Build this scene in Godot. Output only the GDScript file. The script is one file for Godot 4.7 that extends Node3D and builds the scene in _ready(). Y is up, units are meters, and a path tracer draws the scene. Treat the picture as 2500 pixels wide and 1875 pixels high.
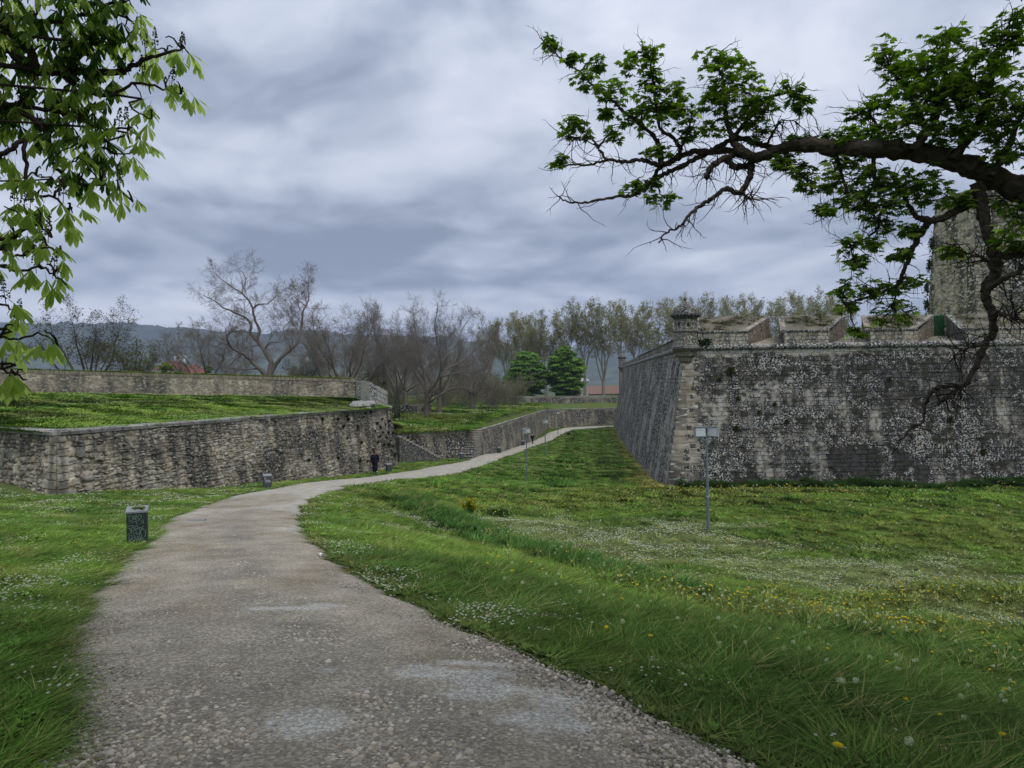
extends Node3D

# ------------------------------------------------------------------ mesh collector
class MB:
	var v := PackedVector3Array()
	var n := PackedVector3Array()
	var t := PackedVector2Array()
	var c := PackedColorArray()
	func tri(a: Vector3, b: Vector3, d: Vector3, col: Color, ua := Vector2.ZERO, ub := Vector2.ZERO, ud := Vector2.ZERO) -> void:
		var k := (d - a).cross(b - a).normalized()
		v.append(a); v.append(b); v.append(d)
		n.append(k); n.append(k); n.append(k)
		t.append(ua); t.append(ub); t.append(ud)
		c.append(col); c.append(col); c.append(col)
	# the face is turned so that it looks towards "out"
	func face(a: Vector3, b: Vector3, d: Vector3, out: Vector3, col: Color, ua := Vector2.ZERO, ub := Vector2.ZERO, ud := Vector2.ZERO) -> void:
		if (d - a).cross(b - a).dot(out) < 0.0:
			tri(a, d, b, col, ua, ud, ub)
		else:
			tri(a, b, d, col, ua, ub, ud)
	func quad(a: Vector3, b: Vector3, d: Vector3, e: Vector3, out: Vector3, col: Color) -> void:
		face(a, b, d, out, col)
		face(a, d, e, out, col)
	func quad_uv(a: Vector3, b: Vector3, d: Vector3, e: Vector3, out: Vector3, col: Color, ua: Vector2, ub: Vector2, ud: Vector2, ue: Vector2) -> void:
		face(a, b, d, out, col, ua, ub, ud)
		face(a, d, e, out, col, ua, ud, ue)
	# eight corners: the four of the lower ring, then the four above them
	func hexa(p: PackedVector3Array, col: Color) -> void:
		var m := Vector3.ZERO
		for q in p:
			m += q
		m /= 8.0
		for f in [[0, 1, 2, 3], [4, 5, 6, 7], [0, 1, 5, 4], [1, 2, 6, 5], [2, 3, 7, 6], [3, 0, 4, 7]]:
			var mid: Vector3 = (p[f[0]] + p[f[1]] + p[f[2]] + p[f[3]]) / 4.0
			quad(p[f[0]], p[f[1]], p[f[2]], p[f[3]], mid - m, col)
	func box(at: Vector3, size: Vector3, turn: float, col: Color, taper := 1.0) -> void:
		var b := Basis(Vector3.UP, turn)
		var p := PackedVector3Array()
		for k in 2:
			var w := 1.0 if k == 0 else taper
			for q in [[-1, -1], [1, -1], [1, 1], [-1, 1]]:
				p.append(at + b * Vector3(q[0] * size.x * 0.5 * w, size.y * k, q[1] * size.z * 0.5 * w))
		hexa(p, col)
	func smooth_tri(a: Vector3, b: Vector3, d: Vector3, na: Vector3, nb: Vector3, nd: Vector3, col: Color) -> void:
		v.append(a); v.append(b); v.append(d)
		n.append(na); n.append(nb); n.append(nd)
		t.append(Vector2.ZERO); t.append(Vector2.ZERO); t.append(Vector2.ZERO)
		c.append(col); c.append(col); c.append(col)
	# a tapered tube through points, smooth around
	func tube(pts: PackedVector3Array, rad: PackedFloat32Array, sides: int, col: Color) -> void:
		var m := pts.size()
		var ring := PackedVector3Array()
		var norm := PackedVector3Array()
		var side := Vector3.RIGHT
		for i in m:
			var dir := (pts[mini(i + 1, m - 1)] - pts[maxi(i - 1, 0)]).normalized()
			if i == 0:
				side = dir.cross(Vector3.UP if absf(dir.y) < 0.9 else Vector3.RIGHT).normalized()
			else:
				side = (side - dir * side.dot(dir)).normalized()
			var up := side.cross(dir)
			for k in sides:
				var a := TAU * k / sides
				var o := side * cos(a) + up * sin(a)
				norm.append(o)
				ring.append(pts[i] + o * rad[i])
		for i in m - 1:
			for k in sides:
				var k2 := (k + 1) % sides
				var a := i * sides + k
				var b := i * sides + k2
				var d := (i + 1) * sides + k2
				var e := (i + 1) * sides + k
				smooth_tri(ring[a], ring[b], ring[d], norm[a], norm[b], norm[d], col)
				smooth_tri(ring[a], ring[d], ring[e], norm[a], norm[d], norm[e], col)
	# the same with an uneven, bark-like skin
	func bark_tube(pts: PackedVector3Array, rad: PackedFloat32Array, sides: int, col: Color, amp: float, seed_: int) -> void:
		var r := RandomNumberGenerator.new()
		r.seed = seed_
		var m := pts.size()
		var ring := PackedVector3Array()
		var ridge := PackedFloat32Array()
		for k in sides:
			ridge.append(r.randf_range(-1, 1))
		var side := Vector3.RIGHT
		for i in m:
			var dir := (pts[mini(i + 1, m - 1)] - pts[maxi(i - 1, 0)]).normalized()
			if i == 0:
				side = dir.cross(Vector3.UP if absf(dir.y) < 0.9 else Vector3.RIGHT).normalized()
			else:
				side = (side - dir * side.dot(dir)).normalized()
			var up := side.cross(dir)
			for k in sides:
				if r.randf() < 0.3:
					ridge[k] = r.randf_range(-1, 1)
				var a := TAU * k / sides
				ring.append(pts[i] + (side * cos(a) + up * sin(a)) * rad[i] * (1.0 + amp * (0.6 * ridge[k] + 0.4 * r.randf_range(-1, 1))))
		for i in m - 1:
			for k in sides:
				var k2 := (k + 1) % sides
				var tone := col * r.randf_range(0.7, 1.35)
				var mid := (pts[i] + pts[i + 1]) * 0.5
				quad(ring[i * sides + k], ring[i * sides + k2], ring[(i + 1) * sides + k2], ring[(i + 1) * sides + k], ring[i * sides + k] - mid, tone)
	# a turned shape: rows of (radius, height)
	func lathe(at: Vector3, rows: Array, sides: int, col: Color, a0 := 0.0) -> void:
		for i in rows.size() - 1:
			for k in sides:
				var p := []
				for q in [[i, k], [i, k + 1], [i + 1, k + 1], [i + 1, k]]:
					var a: float = a0 + TAU * q[1] / sides
					p.append(at + Vector3(cos(a) * rows[q[0]].x, rows[q[0]].y, sin(a) * rows[q[0]].x))
				var mid: float = a0 + TAU * (k + 0.5) / sides
				var slope := Vector2(rows[i + 1].y - rows[i].y, -(rows[i + 1].x - rows[i].x))
				var out := Vector3(cos(mid) * slope.x, slope.y, sin(mid) * slope.x)
				quad(p[0], p[1], p[2], p[3], out, col)
	func add(o: MB) -> void:
		v.append_array(o.v); n.append_array(o.n); t.append_array(o.t); c.append_array(o.c)
	func mesh() -> ArrayMesh:
		var a := []
		a.resize(Mesh.ARRAY_MAX)
		a[Mesh.ARRAY_VERTEX] = v
		a[Mesh.ARRAY_NORMAL] = n
		a[Mesh.ARRAY_TEX_UV] = t
		a[Mesh.ARRAY_COLOR] = c
		var m := ArrayMesh.new()
		if v.size():
			m.add_surface_from_arrays(Mesh.PRIMITIVE_TRIANGLES, a)
		return m

# ------------------------------------------------------------------ a battered wall face: s runs along its top, w down from its top
class WallFace:
	var a: Vector3
	var b: Vector3
	var out: Vector3
	var normal: Vector3
	var batter: float
	var length: float
	var tex_w := 30.0
	var tex_h := 10.0
	func _init(p: Vector3, q: Vector3, lean: float, outward: Vector3) -> void:
		a = p; b = q; batter = lean
		var d := Vector3(q.x - p.x, 0, q.z - p.z)
		length = d.length()
		out = Vector3(d.z, 0, -d.x).normalized()
		if out.dot(outward) < 0.0:
			out = -out
		normal = (out + Vector3.UP * lean).normalized()
	func pt(s: float, w: float, e: float) -> Vector3:
		return a.lerp(b, s / length) + out * (batter * w) - Vector3.UP * w + normal * e
	func uv(s: float, w: float) -> Vector2:
		return Vector2(s / tex_w, w / tex_h)

var rng := RandomNumberGenerator.new()
var noise := FastNoiseLite.new()
var M := {}
var names := {}

func numbered(called: String) -> String:
	var k: int = names.get(called, 0)
	names[called] = k + 1
	return called if k == 0 else "%s_%03d" % [called, k]

func thing(called: String, label: String, category: String, at := Vector3.ZERO, turn := 0.0, group := "") -> Node3D:
	var o := Node3D.new()
	o.name = numbered(called)
	add_child(o)
	o.position = at
	o.rotation.y = turn
	tag(o, label, category, group)
	return o

func tag(o: Node3D, label: String, category: String, group := "") -> void:
	o.set_meta("label", label)
	o.set_meta("category", category)
	if group:
		o.set_meta("group", group)

func put(called: String, mesh: Mesh, m: Material, parent: Node3D = null, kind := "") -> MeshInstance3D:
	var o := MeshInstance3D.new()
	o.name = called if parent else numbered(called)
	o.mesh = mesh
	o.material_override = m
	(parent if parent else self as Node3D).add_child(o, true)
	if kind:
		o.set_meta("kind", kind)
	return o

func copy(o: Node3D, called: String, at: Vector3, turn := 0.0, size := Vector3.ONE, label := "") -> Node3D:
	var r: Node3D = o.duplicate()
	r.name = numbered(called)
	add_child(r)
	r.position = at
	r.rotation = Vector3(0, turn, 0)
	r.scale = size
	if label:
		r.set_meta("label", label)
	return r

func many(called: String, mesh: Mesh, m: Material, buf: PackedFloat32Array, parent: Node3D = null) -> MultiMeshInstance3D:
	var mm := MultiMesh.new()
	mm.transform_format = MultiMesh.TRANSFORM_3D
	mm.use_colors = true
	mm.mesh = mesh
	mm.instance_count = buf.size() / 16
	mm.buffer = buf
	var o := MultiMeshInstance3D.new()
	o.name = called if parent else numbered(called)
	o.multimesh = mm
	o.material_override = m
	(parent if parent else self as Node3D).add_child(o, true)
	o.set_meta("kind", "stuff")
	return o

func push(buf: PackedFloat32Array, b: Basis, p: Vector3, col: Color) -> void:
	buf.append_array(PackedFloat32Array([b.x.x, b.y.x, b.z.x, p.x, b.x.y, b.y.y, b.z.y, p.y, b.x.z, b.y.z, b.z.z, p.z, col.r, col.g, col.b, 1.0]))

func mat(called: String, col := Color.WHITE, rough := 0.9, vertex := true, spec := 0.3) -> StandardMaterial3D:
	var m := StandardMaterial3D.new()
	m.resource_name = called
	m.albedo_color = col.linear_to_srgb()
	m.roughness = rough
	m.metallic_specular = spec
	m.vertex_color_use_as_albedo = vertex
	M[called] = m
	return m

func fbm(p: Vector3, f: float) -> float:
	return noise.get_noise_3dv(p * f) * 0.6 + noise.get_noise_3dv(p * f * 2.1 + Vector3(31, 7, 3)) * 0.3 + noise.get_noise_3dv(p * f * 4.3 + Vector3(5, 17, 9)) * 0.15

func to_tex(w: int, h: int, data: PackedByteArray) -> ImageTexture:
	return ImageTexture.create_from_image(Image.create_from_data(w, h, false, Image.FORMAT_RGB8, data))

var LUT := PackedByteArray()
func enc(x: float) -> int:
	return LUT[clampi(int(x * 1023.0), 0, 1023)]

func shade_lut() -> void:
	for i in 1024:
		LUT.append(int(roundf(255.0 * Color(i / 1023.0, 0, 0).linear_to_srgb().r)))

# ------------------------------------------------------------------ sky: overcast, computed
func cloud_amount(az: float, el: float, blobs: Array) -> float:
	var x := tan(clampf(az, -1.45, 1.45)) * 1563.0 + 1106.0
	var y := 814.0 - tan(el) * 1563.0 / maxf(0.2, cos(az))
	var t := 0.0
	for b in blobs:
		var dx: float = (x - b[0]) / b[2]
		var dy: float = (y - b[1]) / b[3]
		t += b[4] * exp(-dx * dx - dy * dy)
	return t

func sky_colour(az: float, el: float, fn: FastNoiseLite, blobs: Array) -> Color:
	var y := maxf(0.0, sin(el))
	var r := cos(el)
	# lumps flatten towards the horizon
	var v := 7.6 * y / (y + 0.45)
	var px := sin(az) * r * 3.0
	var pz := -cos(az) * r * 3.0
	var wx := fn.get_noise_3d(px * 0.9, v * 0.9, pz * 0.9 + 21.0)
	var wz := fn.get_noise_3d(px * 0.9 + 40.0, v * 0.9, pz * 0.9)
	# heaped cloud: broad masses, lumps on them, ragged fringes
	var broad := fn.get_noise_3d(px * 0.7 + wx * 0.7, v * 0.7 + wz * 0.5, pz * 0.7)
	var lump := fn.get_noise_3d(px * 2.0 + wz * 1.0, v * 2.2 + wx * 0.8, pz * 2.0 + 9.0)
	var rag := fn.get_noise_3d(px * 5.5 + wx * 2.0, v * 6.0 + wz * 2.0, pz * 5.5 + 14.0)
	var t := 0.575 + 0.36 * broad + 0.46 * lump + 0.32 * rag
	if absf(az) < 1.3:
		t += cloud_amount(az, el, blobs) * clampf((1.3 - absf(az)) * 2.0, 0.0, 1.0)
	t = clampf(t, 0.0, 1.2)
	t = t * t * (3.0 - 2.0 * t) * 0.55 + t * 0.45 if t < 1.0 else t
	var up := 1.0 + 0.75 * smoothstep(0.35, 1.0, y)
	var l := (0.278 + 0.335 * t) * up
	return Color(l * (0.835 + 0.10 * t), l * (0.998 + 0.018 * t), l * (1.345 - 0.15 * t))

func make_sky() -> ImageTexture:
	var fn := FastNoiseLite.new()
	fn.seed = 11
	fn.noise_type = FastNoiseLite.TYPE_SIMPLEX_SMOOTH
	fn.fractal_type = FastNoiseLite.FRACTAL_FBM
	fn.fractal_octaves = 4
	fn.fractal_gain = 0.5
	fn.frequency = 0.55
	# cloud banks: darker undersides and thin bright places (column, row, width, height, amount)
	var blobs := [[850, 130, 190, 110, -0.28], [700, 180, 200, 90, -0.12], [420, 500, 420, 110, -0.26], [880, 520, 330, 60, -0.26], [650, 600, 300, 36, -0.16], [250, 560, 260, 40, -0.10],
		[1080, 600, 260, 30, -0.14], [1480, 470, 330, 70, -0.20], [1720, 520, 330, 60, -0.14], [1500, 600, 260, 26, -0.05], [420, 150, 260, 120, -0.10],
		[1750, 90, 520, 200, 0.34], [1300, 60, 380, 130, 0.28], [960, 220, 90, 190, 0.22], [720, 345, 300, 60, 0.20], [1560, 560, 360, 32, 0.30], [300, 650, 360, 44, 0.42],
		[960, 660, 420, 30, 0.24], [1050, 640, 160, 24, 0.2], [480, 40, 200, 60, 0.12], [1250, 350, 250, 120, 0.06]]
	# the whole dome at low resolution, then the part of it the lens sees at full resolution, by the same rule
	var w := 1024
	var h := 512
	var data := PackedFloat32Array()
	data.resize(w * h * 3)
	for j in h:
		var el := PI * 0.5 - PI * (j + 0.5) / h
		for i in w:
			var k := (j * w + i) * 3
			if el < -0.01:
				data[k] = 0.16; data[k + 1] = 0.17; data[k + 2] = 0.16
				continue
			var az := TAU * (i + 0.5) / w
			var c := sky_colour(az if az < PI else az - TAU, el, fn, blobs)
			data[k] = c.r; data[k + 1] = c.g; data[k + 2] = c.b
	var im := Image.create_from_data(w, h, false, Image.FORMAT_RGBF, data.to_byte_array())
	w = 3072
	h = 1536
	im.resize(w, h, Image.INTERPOLATE_BILINEAR)
	var half := int(w * 50.0 / 360.0)
	var top := int(h * (90.0 - 36.0) / 180.0)
	for j in range(top, h / 2 + 4):
		var el := PI * 0.5 - PI * (j + 0.5) / h
		for q in range(-half, half):
			im.set_pixel((q + w) % w, j, sky_colour(TAU * (q + 0.5) / w, el, fn, blobs))
	return ImageTexture.create_from_image(im)

# ------------------------------------------------------------------ the lie of the land
var tps_p := PackedVector2Array()
var tps_w := PackedFloat64Array()
const GX0 := -60.0
const GZ0 := -175.0
const GSTEP := 0.5
const GNX := 261
const GNZ := 391
var gh := PackedFloat32Array()
# edges of the gravel path, as (x, distance)
const PATH_R := [[1.75, 2.5], [1.31, 3.49], [1.01, 4.08], [0.56, 4.94], [0.13, 5.64], [-0.25, 6.19], [-0.55, 6.76], [-1.28, 8.25], [-1.83, 9.12], [-2.56, 10.62], [-3.39, 12.54], [-4.57, 15.63], [-5.97, 19.68], [-7.06, 23.24], [-8.02, 27.65], [-8.91, 34.17], [-8.78, 39.52], [-7.95, 43.3], [-6.42, 47.51], [-3.9, 59.03], [-1.3, 75.02], [2.45, 100.04], [7.05, 122.99], [9.82, 134.95], [14.52, 143.18], [21.03, 148.36], [40, 158]]
const PATH_L := [[-1.85, 2.5], [-2.23, 3.58], [-2.57, 4.2], [-3.0, 4.93], [-3.43, 5.66], [-4.25, 7.29], [-5.61, 10.08], [-6.2, 11.42], [-6.72, 13.41], [-7.32, 15.03], [-8.42, 17.14], [-9.65, 21.19], [-11.3, 28.78], [-11.82, 32.51], [-11.95, 36.42], [-11.89, 41.51], [-11.36, 45.77], [-10.43, 49.8], [-9.27, 54.28], [-7.9, 58.5], [-4.5, 71.5], [-1.4, 90.01], [2.19, 110.59], [6.6, 132.79], [10.66, 145.34], [16.12, 150.45], [21.69, 153.03], [40, 161]]
const PROFILE := [[-10, 0.3], [0, 0.02], [4, -0.36], [8, -0.85], [13, -1.42], [22, -2.42], [37, -3.92], [54, -5.62], [75, -6.85], [95, -7.95], [109, -8.55], [131, -8.8], [150, -8.88], [200, -8.9]]

func along(tab: Array, d: float, x: int, y: int) -> float:
	if d <= tab[0][x]:
		return tab[0][y]
	for i in tab.size() - 1:
		if d <= tab[i + 1][x]:
			var f: float = (d - tab[i][x]) / (tab[i + 1][x] - tab[i][x])
			return lerpf(tab[i][y], tab[i + 1][y], f)
	return tab[-1][y]

var xl_tab := PackedFloat32Array()
var xr_tab := PackedFloat32Array()
func path_tables() -> void:
	for i in 1700:
		var d := i * 0.1
		var wob := 0.10 * noise.get_noise_2d(d * 9.0, 5.0) + 0.13 * noise.get_noise_2d(d * 28.0, 8.0) * clampf(d / 6.0, 0.4, 1.4)
		var wob2 := 0.10 * noise.get_noise_2d(d * 9.0, 55.0) + 0.13 * noise.get_noise_2d(d * 28.0, 88.0) * clampf(d / 6.0, 0.4, 1.4)
		xl_tab.append((-1.5 - d * 0.14 if d < 2.5 else along(PATH_L, d, 1, 0)) + wob)
		xr_tab.append((2.6 - d * 0.34 if d < 2.5 else along(PATH_R, d, 1, 0)) + wob2)
	for pass_ in 3:
		for tab in [xl_tab, xr_tab]:
			for i in range(1, tab.size() - 1):
				tab[i] = (tab[i - 1] + tab[i] * 2.0 + tab[i + 1]) * 0.25

func xl(d: float) -> float:
	return xl_tab[clampi(int(d * 10.0), 0, 1699)]
func xr(d: float) -> float:
	return xr_tab[clampi(int(d * 10.0), 0, 1699)]

# metres outside the path (negative on it)
func off_path(x: float, z: float) -> float:
	var d := -z
	if d < 0.0:
		return maxf(-2.0 - x, x - 3.0)
	return maxf(xl(d) - x, x - xr(d))

func tps_k(r2: float) -> float:
	return 0.0 if r2 < 1e-9 else 0.5 * r2 * log(r2)

func solve_land() -> void:
	var pts := []
	for d in [-8.0, 0.0, 4.0, 8.0, 13.0, 18.0, 24.0, 31.0, 38.0, 45.0, 52.0, 60.0, 72.0, 90.0, 110.0, 131.0]:
		var y: float = along(PROFILE, d, 0, 1)
		pts.append([-1.7 if d < 2.5 else along(PATH_L, d, 1, 0), -d, y])
		pts.append([2.2 if d < 2.5 else along(PATH_R, d, 1, 0), -d, y])
	pts.append_array([[21, -150, -8.88], [40, -160, -8.95], [7.7, -28.6, -4.61], [1.0, -54.8, -6.52], [3.6, -80, -7.41], [8.1, -125, -8.95], [9.63, -45, -5.36], [20, -45, -5.42], [32, -45, -5.47], [50, -45, -5.5],
		[12.6, -71.6, -6.9], [16, -100, -8.0], [-5, -33, -4.25], [-0.9, -24, -3.9], [1.2, -20, -3.62], [4.7, -14.7, -3.4], [6.5, -12.8, -3.3], [8.1, -11.5, -3.2], [15, -20, -4.1], [25, -25, -4.4], [14, -35, -4.9], [25, -38, -5.15],
		[0, -40, -5.5], [3, -30, -4.62], [4.2, -4.2, -1.35], [2.6, -3.5, -0.62], [8, -5, -2.3], [22, -8, -3.1], [6, 1, -0.9], [16, 2, -1.9], [40, 0, -3.0], [45, -30, -4.6],
		[-17.55, -28, -2.86], [-21, -30, -2.5], [-30, -34, -2.0], [-15.6, -36.5, -3.95], [-12.6, -50, -5.3], [-9.9, -62, -6.0], [-7.6, -13.5, -1.42], [-4.6, -4, -0.22], [-8, -6, -0.55], [-12, -9, -0.8], [-16, -16, -1.5], [-22, -22, -1.9],
		[-14, -2, 0.0], [-30, -10, -0.6], [-50, -20, -1.0], [-10.86, -69, -6.3], [-5, -75, -6.7], [6.76, -144, -8.7], [22, -158, -8.95], [-3.5, -77, -6.6], [-40, -90, -5.0], [55, -120, -8], [-55, -170, -6]])
	var m := pts.size()
	var nn := m + 3
	var a := []
	for i in nn:
		var row := PackedFloat64Array()
		row.resize(nn + 1)
		a.append(row)
	for i in m:
		tps_p.append(Vector2(pts[i][0], pts[i][1]))
	for i in m:
		for j in m:
			a[i][j] = tps_k(tps_p[i].distance_squared_to(tps_p[j]))
		a[i][i] += 6.0
		a[i][m] = 1.0; a[i][m + 1] = tps_p[i].x; a[i][m + 2] = tps_p[i].y
		a[m][i] = 1.0; a[m + 1][i] = tps_p[i].x; a[m + 2][i] = tps_p[i].y
		a[i][nn] = pts[i][2]
	for i in nn:
		var best := i
		for r in range(i + 1, nn):
			if absf(a[r][i]) > absf(a[best][i]):
				best = r
		var sw = a[i]
		a[i] = a[best]
		a[best] = sw
		for r in range(i + 1, nn):
			var f: float = a[r][i] / a[i][i]
			if f != 0.0:
				for k in range(i, nn + 1):
					a[r][k] -= f * a[i][k]
	tps_w.resize(nn)
	for i in range(nn - 1, -1, -1):
		var s: float = a[i][nn]
		for k in range(i + 1, nn):
			s -= a[i][k] * tps_w[k]
		tps_w[i] = s / a[i][i]
	# coarse grid of the smooth field, then bilinear to the half-metre grid
	var cs := 4
	var cx := (GNX - 1) / cs + 2
	var cz := (GNZ - 1) / cs + 2
	var coarse := PackedFloat32Array()
	for j in cz:
		for i in cx:
			coarse.append(tps(GX0 + i * GSTEP * cs, GZ0 + j * GSTEP * cs))
	gh.resize(GNX * GNZ)
	for j in GNZ:
		for i in GNX:
			var fx := float(i) / cs
			var fz := float(j) / cs
			var ix := int(fx)
			var iz := int(fz)
			var u := fx - ix
			var w := fz - iz
			var k := iz * cx + ix
			var y := lerpf(lerpf(coarse[k], coarse[k + 1], u), lerpf(coarse[k + cx], coarse[k + cx + 1], u), w)
			var x := GX0 + i * GSTEP
			var z := GZ0 + j * GSTEP
			y += (0.07 * noise.get_noise_2d(x * 7.0, z * 7.0) + 0.10 * noise.get_noise_2d(x * 2.2, z * 2.2)) * clampf(off_path(x, z) * 0.6, 0.0, 1.0)
			gh[j * GNX + i] = y

func tps(x: float, z: float) -> float:
	var m := tps_p.size()
	var s := tps_w[m] + tps_w[m + 1] * x + tps_w[m + 2] * z
	for i in m:
		var dx := x - tps_p[i].x
		var dz := z - tps_p[i].y
		var r2 := dx * dx + dz * dz
		if r2 > 1e-9:
			s += tps_w[i] * 0.5 * r2 * log(r2)
	return s

func ground(x: float, z: float) -> float:
	var fx := clampf((x - GX0) / GSTEP, 0.0, GNX - 1.001)
	var fz := clampf((z - GZ0) / GSTEP, 0.0, GNZ - 1.001)
	var i := int(fx)
	var j := int(fz)
	var u := fx - i
	var w := fz - j
	var k := j * GNX + i
	return lerpf(lerpf(gh[k], gh[k + 1], u), lerpf(gh[k + GNX], gh[k + GNX + 1], u), w)

# a sheet of quads over a grid of points, smooth
func sheet(pts: PackedVector3Array, nx: int, cols: PackedColorArray = PackedColorArray()) -> ArrayMesh:
	var nz := pts.size() / nx
	var nor := PackedVector3Array()
	nor.resize(pts.size())
	for j in nz:
		for i in nx:
			var a := pts[j * nx + mini(i + 1, nx - 1)] - pts[j * nx + maxi(i - 1, 0)]
			var b := pts[mini(j + 1, nz - 1) * nx + i] - pts[maxi(j - 1, 0) * nx + i]
			var k := a.cross(b).normalized()
			nor[j * nx + i] = k if k.y > 0.0 else -k
	var idx := PackedInt32Array()
	for j in nz - 1:
		for i in nx - 1:
			var k := j * nx + i
			var q := [k, k + 1, k + nx + 1, k + nx]
			var up := (pts[q[2]] - pts[q[0]]).cross(pts[q[1]] - pts[q[0]]).y > 0.0
			if up:
				idx.append_array(PackedInt32Array([q[0], q[1], q[2], q[0], q[2], q[3]]))
			else:
				idx.append_array(PackedInt32Array([q[0], q[2], q[1], q[0], q[3], q[2]]))
	var arr := []
	arr.resize(Mesh.ARRAY_MAX)
	arr[Mesh.ARRAY_VERTEX] = pts
	arr[Mesh.ARRAY_NORMAL] = nor
	arr[Mesh.ARRAY_INDEX] = idx
	if cols.size():
		arr[Mesh.ARRAY_COLOR] = cols
	var m := ArrayMesh.new()
	m.add_surface_from_arrays(Mesh.PRIMITIVE_TRIANGLES, arr)
	return m

func grain_tex(size: int, f: float, lo: float, hi: float, seed_: int, tint: Color) -> ImageTexture:
	var fn := FastNoiseLite.new()
	fn.seed = seed_
	fn.fractal_octaves = 4
	fn.frequency = f
	var im := fn.get_seamless_image(size, size)
	var src := im.get_data()
	var data := PackedByteArray()
	data.resize(size * size * 3)
	for i in size * size:
		var x := lerpf(lo, hi, src[i] / 255.0)
		data[i * 3] = enc(x * tint.r)
		data[i * 3 + 1] = enc(x * tint.g)
		data[i * 3 + 2] = enc(x * tint.b)
	return to_tex(size, size, data)

func pebble_tex(size: int, seed_: int) -> Array:
	# gravel: cells of many sizes, with a height of their own
	var a := FastNoiseLite.new()
	a.noise_type = FastNoiseLite.TYPE_CELLULAR
	a.cellular_return_type = FastNoiseLite.RETURN_CELL_VALUE
	a.fractal_type = FastNoiseLite.FRACTAL_NONE
	a.seed = seed_
	a.frequency = 0.07
	var b := FastNoiseLite.new()
	b.noise_type = FastNoiseLite.TYPE_CELLULAR
	b.cellular_return_type = FastNoiseLite.RETURN_DISTANCE
	b.fractal_type = FastNoiseLite.FRACTAL_NONE
	b.seed = seed_
	b.frequency = 0.07
	var tone := a.get_seamless_image(size, size).get_data()
	var dist := b.get_seamless_image(size, size).get_data()
	var fine := FastNoiseLite.new()
	fine.frequency = 0.09
	var grit := fine.get_seamless_image(size, size).get_data()
	var col := PackedByteArray()
	col.resize(size * size * 3)
	var hgt := PackedByteArray()
	hgt.resize(size * size)
	for i in size * size:
		var t := tone[i] / 255.0
		var g := grit[i] / 255.0
		var x := 0.46 + 0.60 * t * t + 0.45 * (g - 0.5)
		col[i * 3] = enc(clampf(x, 0.0, 1.0))
		col[i * 3 + 1] = enc(clampf(x * (0.965 + 0.04 * t), 0.0, 1.0))
		col[i * 3 + 2] = enc(clampf(x * (0.88 + 0.1 * t), 0.0, 1.0))
		hgt[i] = clampi(int(150.0 - dist[i] * 0.55 + t * 60.0 + (g - 0.5) * 40.0), 0, 255)
	return [to_tex(size, size, col), ImageTexture.create_from_image(Image.create_from_data(size, size, false, Image.FORMAT_L8, hgt))]

# ------------------------------------------------------------------ masonry
func wall_tex(w: int, h: int, mw: float, mh: float, seed_: int, P: Dictionary) -> ImageTexture:
	var fn := FastNoiseLite.new()
	fn.seed = seed_
	fn.noise_type = FastNoiseLite.TYPE_SIMPLEX
	fn.fractal_type = FastNoiseLite.FRACTAL_FBM
	fn.fractal_octaves = 3
	fn.frequency = 1.0
	var sp := FastNoiseLite.new()
	sp.seed = seed_ + 5
	sp.noise_type = FastNoiseLite.TYPE_SIMPLEX
	sp.fractal_type = FastNoiseLite.FRACTAL_FBM
	sp.fractal_octaves = 2
	sp.frequency = 1.0
	var data := PackedByteArray()
	data.resize(w * h * 3)
	var light: Color = P.light
	var tan_: Color = P.tan
	var dark: Color = P.dark
	var lichen: Color = P.lichen
	var crust0: float = P.crust
	var speck: float = P.speck
	var fs: float = P.get("fs", 4.5)
	var clean: float = P.get("clean", 0.0)
	var hard: float = P.get("hard", 2.2)
	var spots: Array = P.get("spots", [])
	for j in h:
		var y := mh * j / h
		for i in w:
			var x := mw * i / w
			var region := fn.get_noise_2d(x * 0.16, y * 0.22 + 40.0)
			var streak := fn.get_noise_2d(x * 0.9 + 70.0, y * 0.10)
			var mid := fn.get_noise_2d(x * 1.7, y * 1.9 + 9.0)
			var fine := sp.get_noise_2d(x * fs, y * fs * 1.15)
			var c := crust0 + 0.9 * region + 0.75 * streak + 0.5 * mid + 0.35 * fine
			var extra := 0.0
			for s in spots:
				var dx: float = (x - s[0]) / s[2]
				var dy: float = (y - s[1]) / s[3]
				var r := dx * dx + dy * dy + 0.6 * mid
				if r < 1.0:
					extra = maxf(extra, minf(1.0, (1.0 - r) * 2.5) * s[4]) if s[4] > 0.0 else minf(extra, minf(1.0, (1.0 - r) * 2.5) * s[4])
			c += extra
			if clean > 0.0:
				var edge := clean + 0.35 * streak + 0.2 * mid
				c -= 1.1 * clampf((edge - y) * 4.0, 0.0, 1.0)
			var k := clampf(c * hard + 0.5, 0.0, 1.0)
			var warm := clampf(0.5 + mid * 1.6 + region * 1.2, 0.0, 1.0)
			var col := light.lerp(tan_, warm)
			col = col * (1.0 + 0.45 * fine)
			col = col.lerp(dark * (1.0 + 0.5 * fine + 0.4 * mid), k)
			var th := 0.34 - speck - 0.38 * region - 0.22 * streak + 1.3 * maxf(extra, 0.0)
			var li := clampf((fine + 0.35 * mid - th) * 7.0, 0.0, 1.0)
			if P.has("moss"):
				var mo := clampf((fn.get_noise_2d(x * 0.7 + 200.0, y * 0.8) + 0.4 * fine - 0.42) * 5.0, 0.0, 1.0)
				col = col.lerp(P.moss, mo * 0.7)
				li *= 1.0 - mo
			col = col.lerp(lichen * (1.0 + 0.3 * mid), li * P.get("cover", 0.92))
			var q := (j * w + i) * 3
			data[q] = enc(col.r)
			data[q + 1] = enc(col.g)
			data[q + 2] = enc(col.b)
	return to_tex(w, h, data)

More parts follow.
